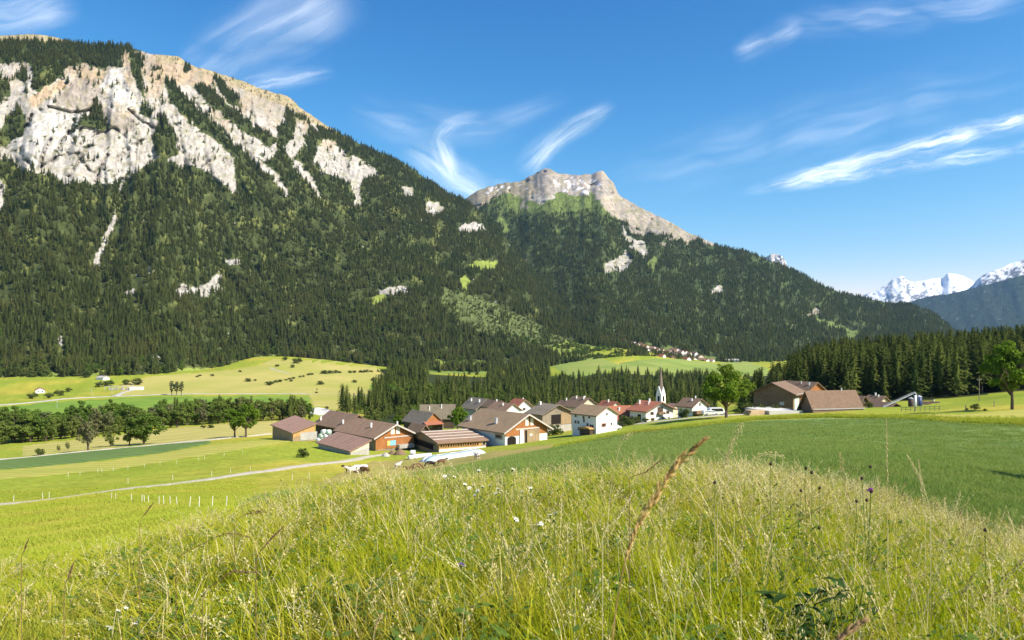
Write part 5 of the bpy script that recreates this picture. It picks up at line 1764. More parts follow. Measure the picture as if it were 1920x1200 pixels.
small('village_house', 'house with hipped brown roof and pale chimneys beyond the long barn', 'house', 1646, None, 34, 1668, 1620, 757, 744, 'R', 238, W_cream, R_dark, ((.4, .3, .6, .9), (.5, .6, .7, 1.0)))
small('outbuilding', 'low dark roofed outbuilding below the conveyor', 'shed', 1664, None, 20, 1690, 1628, 767, 757, 'R', 222, B_dark, R_dark)
small('outbuilding', 'small dark barn end showing behind the long barn', 'shed', 1612, None, 34, 1626, 1596, 754, 744, 'R', 232, B_dark, R_dark)
small('cottage', 'tiny white gabled cottage below the wooded hill', 'house', 1735, None, 36, 1744, 1728, 763, 755, 'R', 232, W_white, R_dark)
small('cottage', 'tiny brown roofed cottage right of the white cottage below the hill', 'house', 1752, None, 30, 1764, 1742, 762, 755, 'R', 236, W_cream, R_dark, ((.5, .6, .4, .7),))

# silo, grain pipe and conveyor
b = GY(1723, 222)
s = empty('silo', b, 'dark blue cylindrical silo beside the pale pipe', 'silo')
zt = (HR - 744) / F * 222 - b.z
MB().tube([(0, 0, -1), (0, 0, zt)], 5.5 / F * 222, 18).obj('tank', pm('dark_blue_paint', (.03, .05, .14), None, rough=.4), s, True)
MB().tube([(0, 0, zt), (0, 0, zt + .5)], [5.6 / F * 222, .2], 18).obj('cap', M_tin, s)
MB().tube([(-.9, -1.0, -1), (-.9, -1.0, zt + .9)], .06, 6).obj('ladder_rail', M_tin, s)
b = GY(1716, 219)
s = empty('grain_elevator', b, 'tall white elevator pipe with slanting conveyor beside the blue silo', 'elevator')
zt = (HR - 741) / F * 219 - b.z
MB().tube([(0, 0, -1), (0, 0, zt)], .36, 12).obj('pipe', pm('white_paint', (.74, .75, .76), None, rough=.5), s, True)
e = P(1656, 764, 219) - b
t_ = Vector((-.7, 0, zt + .4))
cv = MB()
cv.tube([e, e.lerp(t_, .5), t_], .16, 6)
cv.tube([e + Vector((0, 0, .45)), t_ + Vector((0, 0, .45))], .06, 5)
for k in range(12):
    p_ = e.lerp(t_, k / 11)
    cv.tube([p_, p_ + Vector((.3, 0, .45))], .04, 4)
cv.obj('conveyor', M_tin, s)
MB().tube([t_, t_ + Vector((.5, 0, .5)), Vector((.3, 0, zt + .2)), Vector((0, 0, zt - .3))], .22, 8).obj('elbow', M_tin, s)
for k, px in enumerate((1708,)):
    b = GY(px, 221)
    s = empty('grain_bin', b, 'dark upright grain bin left of the white elevator pipe', 'bin')
    zt = (HR - 747) / F * 221 - b.z
    MB().tube([(0, 0, -1), (0, 0, zt)], .75, 12).obj('tank', pm('rusty_dark_steel', (.10, .06, .05), (.06, .05, .05), 1.5, .7), s, True)
    MB().tube([(0, 0, zt), (0, 0, zt + .4)], [.78, .1], 12).obj('cap', M_tin, s)

# ---- bales, heaps and yard things
def bale(loc, r_, L_, mat, yaw, label, group, name='wrapped_bale'):
    o = empty(name, loc, label, 'bale', group, yaw)
    mb = MB()
    pr = [(0, .86), (.05, .97), (.15, 1), (.5, 1.02), (.85, 1), (.95, .97), (1, .86)]
    k = 14
    vs = [(x * L_ - L_ / 2, math.cos(6.2832 * j / k) * r_ * q, math.sin(6.2832 * j / k) * r_ * q + r_) for x, q in pr for j in range(k)]
    mb.add(vs, [(i * k + j, i * k + (j + 1) % k, (i + 1) * k + (j + 1) % k, (i + 1) * k + j) for i in range(6) for j in range(k)] + [tuple(range(k))[::-1], tuple(range(6 * k, 7 * k))])
    mb.obj('wrapping', mat, o, True)
    t = MB()
    for x in (-.22, .05, .3):
        t.tube([(x * L_, math.cos(a_) * r_ * 1.03, math.sin(a_) * r_ * 1.03 + r_) for a_ in (6.2832 * j / 12 for j in range(13))], .02, 4, cap=False)
    t.obj('band', M_shut, o)
    return o


k = 0
for lv, cols in ((0, 5), (1, 4), (2, 2)):
    for i in range(cols):
        p = GY(596 + i * 9.0 + lv * 4.5 + 2, 203)
        bale(p + Vector((0, 0, lv * 1.15)), .64, 1.3, M_mint if k % 3 else M_plast, R(60 + random.uniform(-12, 12)),
             'pale green wrapped bale in the stack between the farm barns', 'wrapped bales between the barns')
        k += 1
for i, (px, row, up) in enumerate(((770, 862, 0), (778, 861, 0), (786, 860, 0), (795, 859, 0), (804, 858, 0), (774, 861, .95))):
    p = G(px, row, 80)
    bale(p + Vector((0, 0, up)), .5, 1.1, M_plast, R(20 + random.uniform(-25, 25)), 'white wrapped bale in the row before the cattle shed', 'white bales before the cattle shed')
p0, p1 = G(792, 868, 80), G(908, 850, 80)
d = (p1 - p0)
d.z = 0
Ln = d.length
d.normalize()
nn = Vector((-d.y, d.x, 0))
s = empty('silage_clamp', p0, 'long low silage clamp under white and teal sheeting before the cattle shed', 'silage clamp')
xs = np.linspace(0, 1, 26)
pr = [(-2.6, -.2), (-2.2, .35), (-1.2, .95), (0, 1.15), (1.2, 1.0), (2.2, .4), (2.7, -.2)]
for nm, lo_, hi_, mt, up in (('sheet', 0, 3, M_teal, 0.0), ('cover', 3, 6, M_plast, 0.02)):
    vs = []
    for x in xs:
        e_ = min(1, min(x, 1 - x) * 9) ** .5
        base = p0.lerp(p1, float(x))
        base.z = float(gz(base.x, base.y))
        for q in range(lo_, hi_ + 1):
            a_, z_ = pr[q]
            vs.append(tuple(base - p0 + nn * a_ * (.7 + .3 * e_) + Vector((0, 0, z_ * e_ * (1 + .22 * float(vn(x * 9, q * .7, 8))) + up))))
    w__ = hi_ - lo_ + 1
    me = np_mesh(nm, np.array(vs), gridfaces(26, w__), [mt], smooth=True)
    o = link(nm, me, s)
    sol = o.modifiers.new('thickness', 'SOLIDIFY')
    sol.thickness = .04


def heap(name, px, row, wpx, hpx, mat, label, cat, seed, ymin=80):
    b = G(px, row, ymin)
    w_, h_ = wpx / F * b.y / 2, hpx / F * b.y
    o = empty(name, b, label, cat)
    n_, k_ = 7, 18
    vs = [(0, 0, h_)]
    for i in range(1, n_):
        q = i / (n_ - 1)
        for j in range(k_):
            a_ = 6.2832 * j / k_
            r0 = w_ * q * (1 + .25 * float(vn(math.cos(a_) * 2 + seed, math.sin(a_) * 2 + q * 2, seed)))
            z_ = h_ * (1 - q ** 1.6) * (1 + .35 * float(vn(a_ * 2, q * 5, seed + 1))) - (.4 if i == n_ - 1 else 0)
            vs.append((math.cos(a_) * r0, math.sin(a_) * r0 * .7, z_))
    fs = [(0, 1 + j, 1 + (j + 1) % k_) for j in range(k_)]
    fs += [(1 + (i - 1) * k_ + j, 1 + i * k_ + j, 1 + i * k_ + (j + 1) % k_, 1 + (i - 1) * k_ + (j + 1) % k_) for i in range(1, n_ - 1) for j in range(k_)]
    MB().add(vs, fs).obj('heap', mat, o, True)
    return o


heap('manure_heap', 750, 853, 26, 11, M_soil, 'brown manure heap before the orange gabled barn', 'heap', 3)
heap('earth_heap', 735, 852, 18, 7, M_soil, 'smaller brown earth heap beside the manure heap', 'heap', 7)
heap('gravel_heap', 723, 856, 18, 7, W_grey, 'grey gravel heap at the end of the gravel path', 'heap', 9)
# stacked timber by the great barn
b = G(1428, 778, 120)
s = empty('timber_stack', b, 'stack of sawn timber lying beside the great timber barn', 'timber stack')
for lv in range(3):
    for i in range(7 - lv):
        y0 = i * .55 + lv * .27
        MB().box(-3.4 + .3 * lv, 1.6 + .2 * ((i * 7) % 3), y0, y0 + .45, lv * .42 - .1, lv * .42 + .30, M=Matrix.Rotation(R(12 + 3 * lv), 4, 'Z')).obj('beam', M_wood, s)

# ---- tanker trailer in the pasture
b = G(676, 888, 60)
s = empty('water_tanker', b, 'white water tanker trailer standing in the pasture among the cows', 'trailer', None, R(12))
s.scale = (.62, .62, .62)
tk = MB()
pr = [(-1.75, .35), (-1.65, .62), (-1.4, .74), (1.4, .74), (1.65, .62), (1.75, .35)]
k = 16
tk.add([(x, math.cos(6.2832 * j / k) * q, 1.45 + math.sin(6.2832 * j / k) * q) for x, q in pr for j in range(k)], [(i * k + j, i * k + (j + 1) % k, (i + 1) * k + (j + 1) % k, (i + 1) * k + j) for i in range(5) for j in range(k)] + [tuple(range(k))[::-1], tuple(range(5 * k, 6 * k))])
tk.obj('tank', M_plast, s, True)
MB().box(-1.7, 2.0, -.45, .45, .55, .70).box(2.0, 3.1, -.05, .05, .52, .62).obj('chassis', B_dark, s)
for y in (-.75, .75):
    for x in (-.6, .4):
        wh = MB().tube([(x, y - .12, .42), (x, y + .12, .42)], .42, 14).obj('wheel', M_void, s)
        MB().tube([(x, y - .13, .42), (x, y + .13, .42)], .2, 10).obj('rim', M_tin, wh)

# ---- cows
M_cow = {}
for nm, c1, c2, lo, hi in (('brown_hide', (.16, .085, .045), (.10, .055, .03), .4, .6), ('white_brown_hide', (.66, .60, .52), (.15, .08, .045), .50, .54), ('grey_hide', (.50, .47, .43), (.36, .33, .30), .3, .7), ('dark_hide', (.05, .035, .028), (.08, .055, .04), .4, .6)):
    M_cow[nm] = pm(nm, c1, c2, 1.3, .8, lo=lo, hi=hi, coord='obj', detail=2)


def cow_mesh(mat, graze=False, lying=False, seed=0):
    """one continuous body grown over a jointed skeleton"""
    J = {'pel': (-.75, 0, 1.22, .34), 'loin': (-.2, 0, 1.20, .40), 'chest': (.45, 0, 1.15, .40), 'sho': (.75, 0, 1.22, .30)}
    if graze:
        J.update({'neck': (1.15, 0, .95, .20), 'poll': (1.40, 0, .55, .15), 'muz': (1.55, 0, .22, .09)})
    else:
        J.update({'neck': (1.10, 0, 1.42, .20), 'poll': (1.38, 0, 1.58, .16), 'muz': (1.72, 0, 1.38, .10)})
    J['tail0'], J['tail1'] = (-1.08, 0, 1.30, .06), (-1.16, 0, .62, .035)
    E = [('pel', 'loin'), ('loin', 'chest'), ('chest', 'sho'), ('sho', 'neck'), ('neck', 'poll'), ('poll', 'muz'), ('pel', 'tail0'), ('tail0', 'tail1')]
    for sname, y in (('l', .22), ('r', -.22)):
        sw = .08 if sname == 'l' else -.08
        J['hip' + sname] = (-.82, y, 1.0, .20)
        J['stif' + sname] = (-.62 + sw, y, .78, .15)
        J['hock' + sname] = (-.95 + sw, y, .48, .075)
        J['hoof' + sname] = (-.88 + sw, y, .03, .07)
        J['elb' + sname] = (.55, y, .80, .14)
        J['knee' + sname] = (.62 - sw, y, .44, .075)
        J['fore' + sname] = (.60 - sw, y, .03, .065)
        J['ear' + sname] = (J['poll'][0] - .05, y * 1.15, J['poll'][2] + .02, .045)
        E += [('pel', 'hip' + sname), ('hip' + sname, 'stif' + sname), ('stif' + sname, 'hock' + sname), ('hock' + sname, 'hoof' + sname), ('chest', 'elb' + sname), ('elb' + sname, 'knee' + sname), ('knee' + sname, 'fore' + sname), ('poll', 'ear' + sname)]
    if lying:
        for kq in list(J):
            x, y, z, r0 = J[kq]
            if kq[:4] in ('hock', 'hoof', 'knee', 'fore', 'stif'):
                J[kq] = (x + .25, y * 1.9, .10, r0)
            elif kq[:3] in ('elb', 'hip'):
                J[kq] = (x, y * 1.3, .32, r0)
            else:
                J[kq] = (x, y, z - .78 if kq != 'tail1' else .15, r0)
    names = list(J)
    me = bpy.data.meshes.new('cow_skeleton')
    me.from_pydata([J[q][:3] for q in names], [(names.index(a_), names.index(b_)) for a_, b_ in E], [])
    o = bpy.data.objects.new('cow_skeleton', me)
    COL.objects.link(o)
    sk = o.modifiers.new('skin', 'SKIN')
    for i, q in enumerate(names):
        me.skin_vertices[0].data[i].radius = (J[q][3] * .82, J[q][3])
        me.skin_vertices[0].data[i].use_root = (q == 'pel')
    sb = o.modifiers.new('sub', 'SUBSURF')
    sb.levels = sb.render_levels = 1
    dg = bpy.context.evaluated_depsgraph_get()
    out = bpy.data.meshes.new_from_object(o.evaluated_get(dg))
    out.name = 'cow_body'
    out.materials.clear()
    out.materials.append(mat)
    bpy.data.objects.remove(o)
    bpy.data.meshes.remove(me)
    return out


COWS = {}
for px, row, yaw, hide, pose, lab in ((656, 889, 175, 'dark_hide', 's', 'dark cow at the head of the white tanker trailer'), (662, 891, 200, 'white_brown_hide', 's', 'brown and white cow standing just before the tanker trailer'),
                                      (683, 890, 160, 'brown_hide', 'g', 'brown cow grazing beside the wheels of the tanker trailer'), (746, 880, 60, 'grey_hide', 's', 'pale grey cow standing in the tan pasture'),
                                      (770, 881, 190, 'brown_hide', 'l', 'brown cow lying down in the tan pasture'), (781, 882, 10, 'brown_hide', 'g', 'brown cow grazing close to the lying cow'),
                                      (808, 877, 170, 'dark_hide', 'g', 'small dark cow grazing alone in the pasture'), (828, 873, 30, 'brown_hide', 's', 'brown cow furthest up the tan pasture'),
                                      (894, 862, 120, 'white_brown_hide', 's', 'white cow standing at the crop field edge')):
    key = (hide, pose)
    if key not in COWS:
        COWS[key] = cow_mesh(M_cow[hide], pose == 'g', pose == 'l')
    b = G(px, row, 50)
    o = link('cow', COWS[key])
    o.location = b
    o.rotation_euler = (0, 0, R(yaw))
    o.scale = (.8, .8, .8)
    tag(o, lab, 'cow', 'cows in the pasture')

# ---- vehicles in the village lane
def van(px, row, yaw, body, label, L_=4.8, H_=1.9, Y=None, cat='van', name='parked_van'):
    b = GY(px, Y) if Y else G(px, row, 100)
    s = empty(name, b, label, cat, None, R(yaw))
    w_ = .9
    prof = [(-L_ / 2, .45), (L_ / 2, .45), (L_ / 2, .95), (L_ * .36, 1.1), (L_ * .24, H_ * .97), (-L_ * .42, H_), (-L_ / 2, H_ * .85)]
    MB().prism([(x, -w_, z) for x, z in prof], [(x, w_, z) for x, z in prof]).obj('body', body, s)
    for y in (-w_ - .015, w_ + .015):
        q = [(-L_ * .40, 1.15), (L_ * .27, 1.15), (L_ * .20, H_ * .90), (-L_ * .40, H_ * .90)]
        MB().prism([(x, y - .01, z) for x, z in q], [(x, y + .01, z) for x, z in q]).obj('side_window', M_glass, s)
        for x in (-L_ * .30, L_ * .32):
            wh = MB().tube([(x, y - .10, .36), (x, y + .10, .36)], .36, 14).obj('wheel', M_void, s)
            MB().tube([(x, y - .115, .36), (x, y + .115, .36)], .2, 10).obj('rim', M_tin, wh)
    f0, f1 = Vector((L_ * .36, 0, 1.1)), Vector((L_ * .24, 0, H_ * .97))
    u = (f1 - f0)
    nr = Vector((u.z, 0, -u.x)).normalized() * .02
    c = [f0 + u * .08 + Vector((0, -w_ * .85, 0)) + nr, f0 + u * .08 + Vector((0, w_ * .85, 0)) + nr, f0 + u * .92 + Vector((0, w_ * .8, 0)) + nr, f0 + u * .92 + Vector((0, -w_ * .8, 0)) + nr]
    MB().hexa(c + [p + nr for p in c]).obj('windscreen', M_glass, s)
    for y in (-.6, .6):
        MB().box(L_ / 2 - .02, L_ / 2 + .03, y - .16, y + .16, .66, .84).obj('headlight', M_shut, s)
    return s


P_white = pm('white_car_paint', (.76, .77, .78), None, rough=.3, spec=.5)
van(1345, 781, 12, P_white, 'white van parked in the lane behind the big round tree', 5.6, 2.2, Y=216)
van(1332, 783, 5, P_white, 'low white car parked left of the white van', 4.4, 1.45, Y=212, cat='car', name='parked_car')
van(1441, 768, 200, pm('dark_blue_car_paint', (.03, .045, .09), None, rough=.3, spec=.5), 'dark blue car parked before the great timber barn', 4.2, 1.6, Y=208, cat='car', name='parked_car')
van(1150, 808, 30, P_white, 'small pale car parked beside the white house', 4.0, 1.45, Y=196, cat='car', name='parked_car')

# ---- valley floor buildings
def far_house(name, label, px, row, wpx, hpx, roof, wall, group=None, ymin=250, ymax=2600, yaw=None, Y=None, cat='house', z=None):
    b = GY(px, Y) if Y else G(px, row, ymin, ymax)
    if z is not None:
        b.z = z
    w_ = wpx / F * b.y
    L_ = w_ * 1.25
    h_ = hpx / F * b.y * .58
    A_ = hpx / F * b.y
    s = empty(name, b, label, cat, group, yaw if yaw is not None else R(random.uniform(10, 60)))
    pe = [(-w_ / 2, -3), (w_ / 2, -3), (w_ / 2, h_), (0, A_), (-w_ / 2, h_)]
    MB().prism([(x, -L_ / 2, z_) for x, z_ in pe], [(x, L_ / 2, z_) for x, z_ in pe]).obj('wall', wall, s)
    mb = MB()
    o_ = w_ * .08
    sl = (A_ - h_) / (w_ / 2)
    for sg in (-1, 1):
        c = [(sg * (w_ / 2 + o_), -L_ / 2 - o_, h_ - sl * o_ + .05), (0, -L_ / 2 - o_, A_ + .05), (0, L_ / 2 + o_, A_ + .05), (sg * (w_ / 2 + o_), L_ / 2 + o_, h_ - sl * o_ + .05)]
        mb.hexa([Vector(p) for p in c] + [Vector(p) + Vector((0, 0, .3)) for p in c])
    mb.obj('roof', roof, s)
    for x in (-.22, .22):
        MB().box(x * w_ - .5, x * w_ + .5, -L_ / 2 - .08, -L_ / 2 + .05, h_ * .35, h_ * .35 + 1.3).obj('window', M_glass, s)
    return s


far_house('valley_house', 'small white house with red roof below the forest', 75, 737, 15, 10, R_red, W_white, yaw=R(35))
far_house('valley_shed', 'long white shed at the forest foot', 193, 712, 14, 7, W_grey, W_white, yaw=R(70), cat='shed')
far_house('field_barn', 'little brown barn among the trees below the scrub slope', 1004, 697, 9, 7, R_brown, B_tan, Y=1000, cat='barn')
far_house('valley_hall', 'white flat hall at the far end of the slope village', 1372, 678, 20, 5, W_grey, W_white, yaw=R(80), ymin=900, cat='hall')
SV = [(1168, 644), (1187, 649), (1194, 652), (1200, 649), (1209, 655), (1213, 662), (1218, 666), (1205, 660), (1232, 661), (1236, 668), (1228, 667), (1246, 668), (1241, 673), (1252, 664), (1257, 670), (1262, 662), (1269, 660), (1266, 668), (1273, 672), (1279, 674), (1284, 667), (1277, 666), (1291, 669), (1296, 674), (1300, 678), (1303, 669), (1312, 674), (1317, 680), (1325, 680), (1331, 681), (1249, 676), (1260, 677), (1287, 678), (1222, 657), (1240, 662)]
for i, (px, row) in enumerate(SV):
    # stands on the mountain foot or the meadow, whichever lies on top there
    rf = (R_red, R_brown, R_dark, R_mauve)[(i * 7) % 4]
    wl_ = (W_white, W_white, W_cream, B_brown)[(i * 5) % 4]
    best = None
    A = V2[:60].reshape(-1, 3)
    dd = (CX + F * A[:, 0] / A[:, 1] - px) ** 2 + (HR - F * A[:, 2] / A[:, 1] - row) ** 2
    j = int(dd.argmin())
    A1_ = V1[:120].reshape(-1, 3)
    d1 = (CX + F * A1_[:, 0] / A1_[:, 1] - px) ** 2 + (HR - F * A1_[:, 2] / A1_[:, 1] - row) ** 2
    j1 = int(d1.argmin())
    pt = A1_[j1] if d1[j1] < 9 else A[j]
    kind = 'red roofed' if rf is R_red else 'brown roofed'
    far_house('hillside_house', f'tiny {kind} house in the hamlet on the far slope', px, row, random.uniform(8, 12), random.uniform(7, 10), rf, wl_, f'{kind} houses of the far hamlet', Y=float(pt[1]), z=float(pt[2]))

# substation and power poles
for i, (px, row, hp, lab) in enumerate(((172, 742, 15, 'thin pale power pole left of the substation'), (107, 766, 15, 'thin pale power pole standing in the green valley meadow'), (249, 733, 14, 'thin power pole at the road fork'), (1836, 752, 44, 'dark wooden power pole before the wooded hill'), (210, 740, 11, 'thin power pole in the middle of the substation'))):
    b = G(px, row, 100 if px > 1000 else 300)
    H_ = hp / F * b.y
    s = empty('power_pole', b, lab, 'pole')
    r0 = max(.12, .35 / F * b.y)
    MB().tube([(0, 0, -.5), (0, 0, H_)], [r0, r0 * .7], 8).obj('post', B_grey if px > 1000 else M_tin, s)
    cw = H_ * .10
    MB().box(-cw, cw, -r0 * .6, r0 * .6, H_ * .90, H_ * .90 + r0).obj('crossarm', B_grey if px > 1000 else M_tin, s)
    for x in (-.9, .9):
        MB().tube([(x * cw, 0, H_ * .90 + r0), (x * cw, 0, H_ * .93 + r0)], r0 * .4, 6).obj('insulator', M_tin, s)
b = G(222, 732, 300)
s = empty('substation', b, 'white steel substation frames beside the road fork', 'substation')
for i in range(6):
    x = (i - 3) * 4.6
    for y in (0, 9):
        MB().tube([(x, y, -.5), (x, y, 4.2)], .22, 6).obj('mast', M_tin, s)
    MB().box(x - .15, x + .15, 0, 9, 3.9, 4.2).obj('beam', M_tin, s)
MB().box(10, 22, 2, 8, -.5, 3.2).obj('control_cabin', W_white, s)
for k in range(4):
    MB().box(-12 + 6 * k, -9 + 6 * k, 4, 6.5, -.3, 2.2).obj('transformer', W_grey, s)

# ---- fences: pale stakes in the meadow, post-and-rail by the right-hand barns
M_stake = pm('white_stake', (.70, .69, .62), None)
stake_me = MB().tube([(0, 0, -.2), (0, 0, 1.0), (0, 0, 1.05)], [.035, .03, .015], 6).mesh('stake', M_stake)
ST = [(209, 936, 1), (217, 938, 1), (247, 940, 1), (266, 942, 1), (271, 943, 1), (279, 945, 1), (298, 947, 1), (307, 947, 1), (319, 948, 1), (332, 950, 1), (355, 953, 1), (373, 954, 1), (397, 955, 1), (424, 956, 1)]
ST += [(25, 942, 2), (80, 936, 2), (92, 935, 2), (240, 907, 2), (324, 900, 2), (397, 893, 2), (432, 887, 2), (470, 884, 2), (548, 900, 2), (580, 896, 2)]
ST += [(128, 894, 3), (150, 891, 3), (183, 886, 3), (191, 885, 3), (212, 883, 3), (240, 880, 3), (271, 876, 3), (300, 872, 3), (331, 869, 3), (373, 863, 3), (384, 861, 3), (420, 855, 3), (455, 850, 3)]
for px, row, g_ in ST:
    b = G(px, row, 24)
    o = link('fence_stake', stake_me)
    o.location = b
    o.rotation_euler = (random.uniform(-.1, .1), random.uniform(-.12, .12), 0)
    sc_ = .5 if g_ == 1 else .7
    o.scale = (sc_, sc_, sc_)
    lab = {1: 'short white fence stake in the row below the gravel path', 2: 'short white fence stake beside the gravel path', 3: 'short white fence stake in the row across the mown meadow'}[g_]
    tag(o, lab, 'fence stake', {1: 'stakes below the path', 2: 'stakes beside the path', 3: 'stakes across the meadow'}[g_])
pf = G(1690, 772, 120)
pe = G(1762, 770, 120)
fe = empty('wooden_fence', pf, 'low post and rail fence below the elevator and the cottages', 'fence')
dv = pe - pf
for i in range(9):
    q = pf + dv * (i / 8)
    q.z = float(gz(q.x, q.y))
    MB().tube([q - pf - Vector((0, 0, .3)), q - pf + Vector((0, 0, 1.1))], .07, 6).obj('post', B_grey, fe)
for zz in (.5, .95):
    for i in range(8):
        q0, q1 = pf + dv * (i / 8), pf + dv * ((i + 1) / 8)
        q0.z, q1.z = float(gz(q0.x, q0.y)), float(gz(q1.x, q1.y))
        MB().tube([q0 - pf + Vector((0, -.09, zz)), q1 - pf + Vector((0, -.09, zz))], .05, 5).obj('rail', B_grey, fe)
for px, row, lab in ((1811, 771, 'lone weathered post left of the round bush'), (1864, 763, 'lone weathered post on the meadow left of the leafy tree'), (1715, 772, 'pale post below the elevator pipe')):
    b = G(px, row, 80)
    o = MB().tube([(0, 0, -.3), (0, 0, 1.2), (.02, 0, 1.3)], [.10, .09, .04], 7).obj('fence_post', B_grey)
    o.location = b
    tag(o, lab, 'post')

# ================================================================== foreground meadow
M_blade = leafmat('grass_blades', (.40, .43, .022), (.50, .49, .038), (.50, .44, .065), .46, .9)
M_blade2 = leafmat('lush_blades', (.26, .345, .016), (.35, .41, .024), (.29, .33, .028), .46, .9)
M_straw = leafmat('straw', (.62, .54, .28), (.70, .63, .38), (.54, .43, .22), .30, 1.5)
M_brownhead = leafmat('brown_seed_heads', (.20, .125, .07), (.28, .19, .10), (.16, .10, .06), .2, 1.5)
M_herb = leafmat('herb_leaves', (.085, .150, .030), (.12, .19, .04), (.10, .16, .035), .3, 1.2)
M_short = leafmat('short_turf', (.30, .36, .042), (.37, .41, .054), (.41, .39, .07), .32, .12)
M_cropleaf = leafmat('crop_leaves', (.170, .250, .066), (.210, .285, .078), (.23, .285, .082), .34, .25)


def blade(vs, fs, ms, x, y, h, w_, az, bend, m, seg=4, z0=0.0):
    """one curved tapering grass blade"""
    ca, sa = math.cos(az), math.sin(az)
    o = len(vs)
    for i in range(seg + 1):
        t = i / seg
        d = bend * h * t * t
        z = z0 + h * (t - .28 * bend * t * t)
        ww = w_ * (1 - t ** 1.7) * .5 + (.0004 if i == seg else 0)
        px, py = x + ca * d, y + sa * d
        vs.append((px - sa * ww, py + ca * ww, z))
        vs.append((px + sa * ww, py - ca * ww, z))
    for i in range(seg):
        fs.append((o + 2 * i, o + 2 * i + 1, o + 2 * i + 3, o + 2 * i + 2))
        ms.append(m)
    return ca * bend * h + x, sa * bend * h + y, z0 + h * (1 - .28 * bend)


def panicle(vs, fs, ms, x, y, h, az, bend, m_stem, m_head, r, head=.3, loose=.02, n=26, sz=.012):
    """a stem that nods at the top and carries a seed head of small spikelets"""
    seg = 7
    ca, sa = math.cos(az), math.sin(az)
    pts = []
    for i in range(seg + 1):
        t = i / seg
        d = bend * h * t ** 2.4
        pts.append(Vector((x + ca * d, y + sa * d, h * (t - .30 * bend * t ** 2.4))))
    o = len(vs)
    for i, p in enumerate(pts):
        ww = .0022 * (1 - .6 * i / seg)
        vs.append((p.x - sa * ww, p.y + ca * ww, p.z))
        vs.append((p.x + sa * ww, p.y - ca * ww, p.z))
    for i in range(seg):
        fs.append((o + 2 * i, o + 2 * i + 1, o + 2 * i + 3, o + 2 * i + 2))
        ms.append(m_stem)
    for k in range(n):
        t = 1 - head * (k / n)
        f_ = t * seg
        i = min(int(f_), seg - 1)
        p = pts[i].lerp(pts[i + 1], f_ - i)
        q = loose * (.35 + (k / n)) * r.uniform(.4, 1.2)
        a = r.random() * 6.28
        c = p + Vector((math.cos(a) * q, math.sin(a) * q, r.uniform(-.3, .6) * q))
        d = Vector((math.cos(a) * .5 + ca * bend, math.sin(a) * .5 + sa * bend, .9)).normalized()
        s_ = d.cross(Vector((r.uniform(-1, 1), r.uniform(-1, 1), .3))).normalized()
        L = sz * r.uniform(.8, 1.5)
        o = len(vs)
        for v_ in (c - d * L, c + s_ * L * .34, c + d * L, c - s_ * L * .34):
            vs.append(tuple(v_))
        fs.append((o, o + 1, o + 2, o + 3))
        ms.append(m_head)


def clump(seed, kind):
    r = random.Random(seed)
    vs, fs, ms = [], [], []
    mats = [M_blade, M_blade2, M_straw, M_brownhead, M_herb]
    nb = {'lush': 30, 'mix': 24, 'straw': 16, 'herb': 12, 'fine': 28}[kind]
    for i in range(nb):
        a, d = r.random() * 6.28, r.random() ** .5 * .13
        h = {'lush': r.uniform(.25, .52), 'mix': r.uniform(.28, .60), 'straw': r.uniform(.25, .55), 'herb': r.uniform(.2, .45), 'fine': r.uniform(.22, .46)}[kind]
        m = 0 if r.random() < .55 else 1
        if kind == 'straw' and r.random() < .4:
            m = 2
        if kind == 'mix' and r.random() < .12:
            m = 2
        blade(vs, fs, ms, math.cos(a) * d, math.sin(a) * d, h, r.uniform(.0045, .0095) * (.7 if kind == 'fine' else 1), r.random() * 6.28, r.uniform(.05, .75), m)
    if kind in ('mix', 'straw'):
        for i in range(3 if kind == 'mix' else 6):
            a, d = r.random() * 6.28, r.random() * .12
            m_h = 2 if (kind == 'straw' or r.random() < .6) else 3
            panicle(vs, fs, ms, math.cos(a) * d, math.sin(a) * d, r.uniform(.50, .78), r.random() * 6.28, r.uniform(.08, .5), 2 if r.random() < .7 else 0, m_h, r, r.uniform(.15, .32), r.uniform(.006, .030), 22, r.uniform(.0055, .0085))
    if kind == 'herb':
        for i in range(40):
            a, d, z = r.random() * 6.28, r.random() * .12, r.uniform(.06, .40)
            L = r.uniform(.025, .060)
            c = Vector((math.cos(a) * d, math.sin(a) * d, z))
            u = Vector((math.cos(a), math.sin(a), r.uniform(-.2, .7))).normalized()
            s_ = u.cross(Vector((0, 0, 1))).normalized()
            o = len(vs)
            for v_ in (c, c + u * L * .5 + s_ * L * .3, c + u * L, c + u * L * .5 - s_ * L * .3):
                vs.append(tuple(v_))
            fs.append((o, o + 1, o + 2, o + 3))
            ms.append(4)
    return ghost('grass_clump_source', np_mesh('grass_clump', np.array(vs), np.array(fs), mats, ms))


KINDS_ = ['lush', 'lush', 'fine', 'mix', 'mix', 'straw', 'straw', 'herb', 'fine', 'lush']
CL = [clump(200 + i, k) for i, k in enumerate(KINDS_)]
r_ = np.random.default_rng(77)
N_ = 60000
Y = np.sqrt(r_.uniform(1.3 ** 2, 15.5 ** 2, N_))
px = r_.uniform(-260, 2180, N_)
x = (px - CX) / F * Y
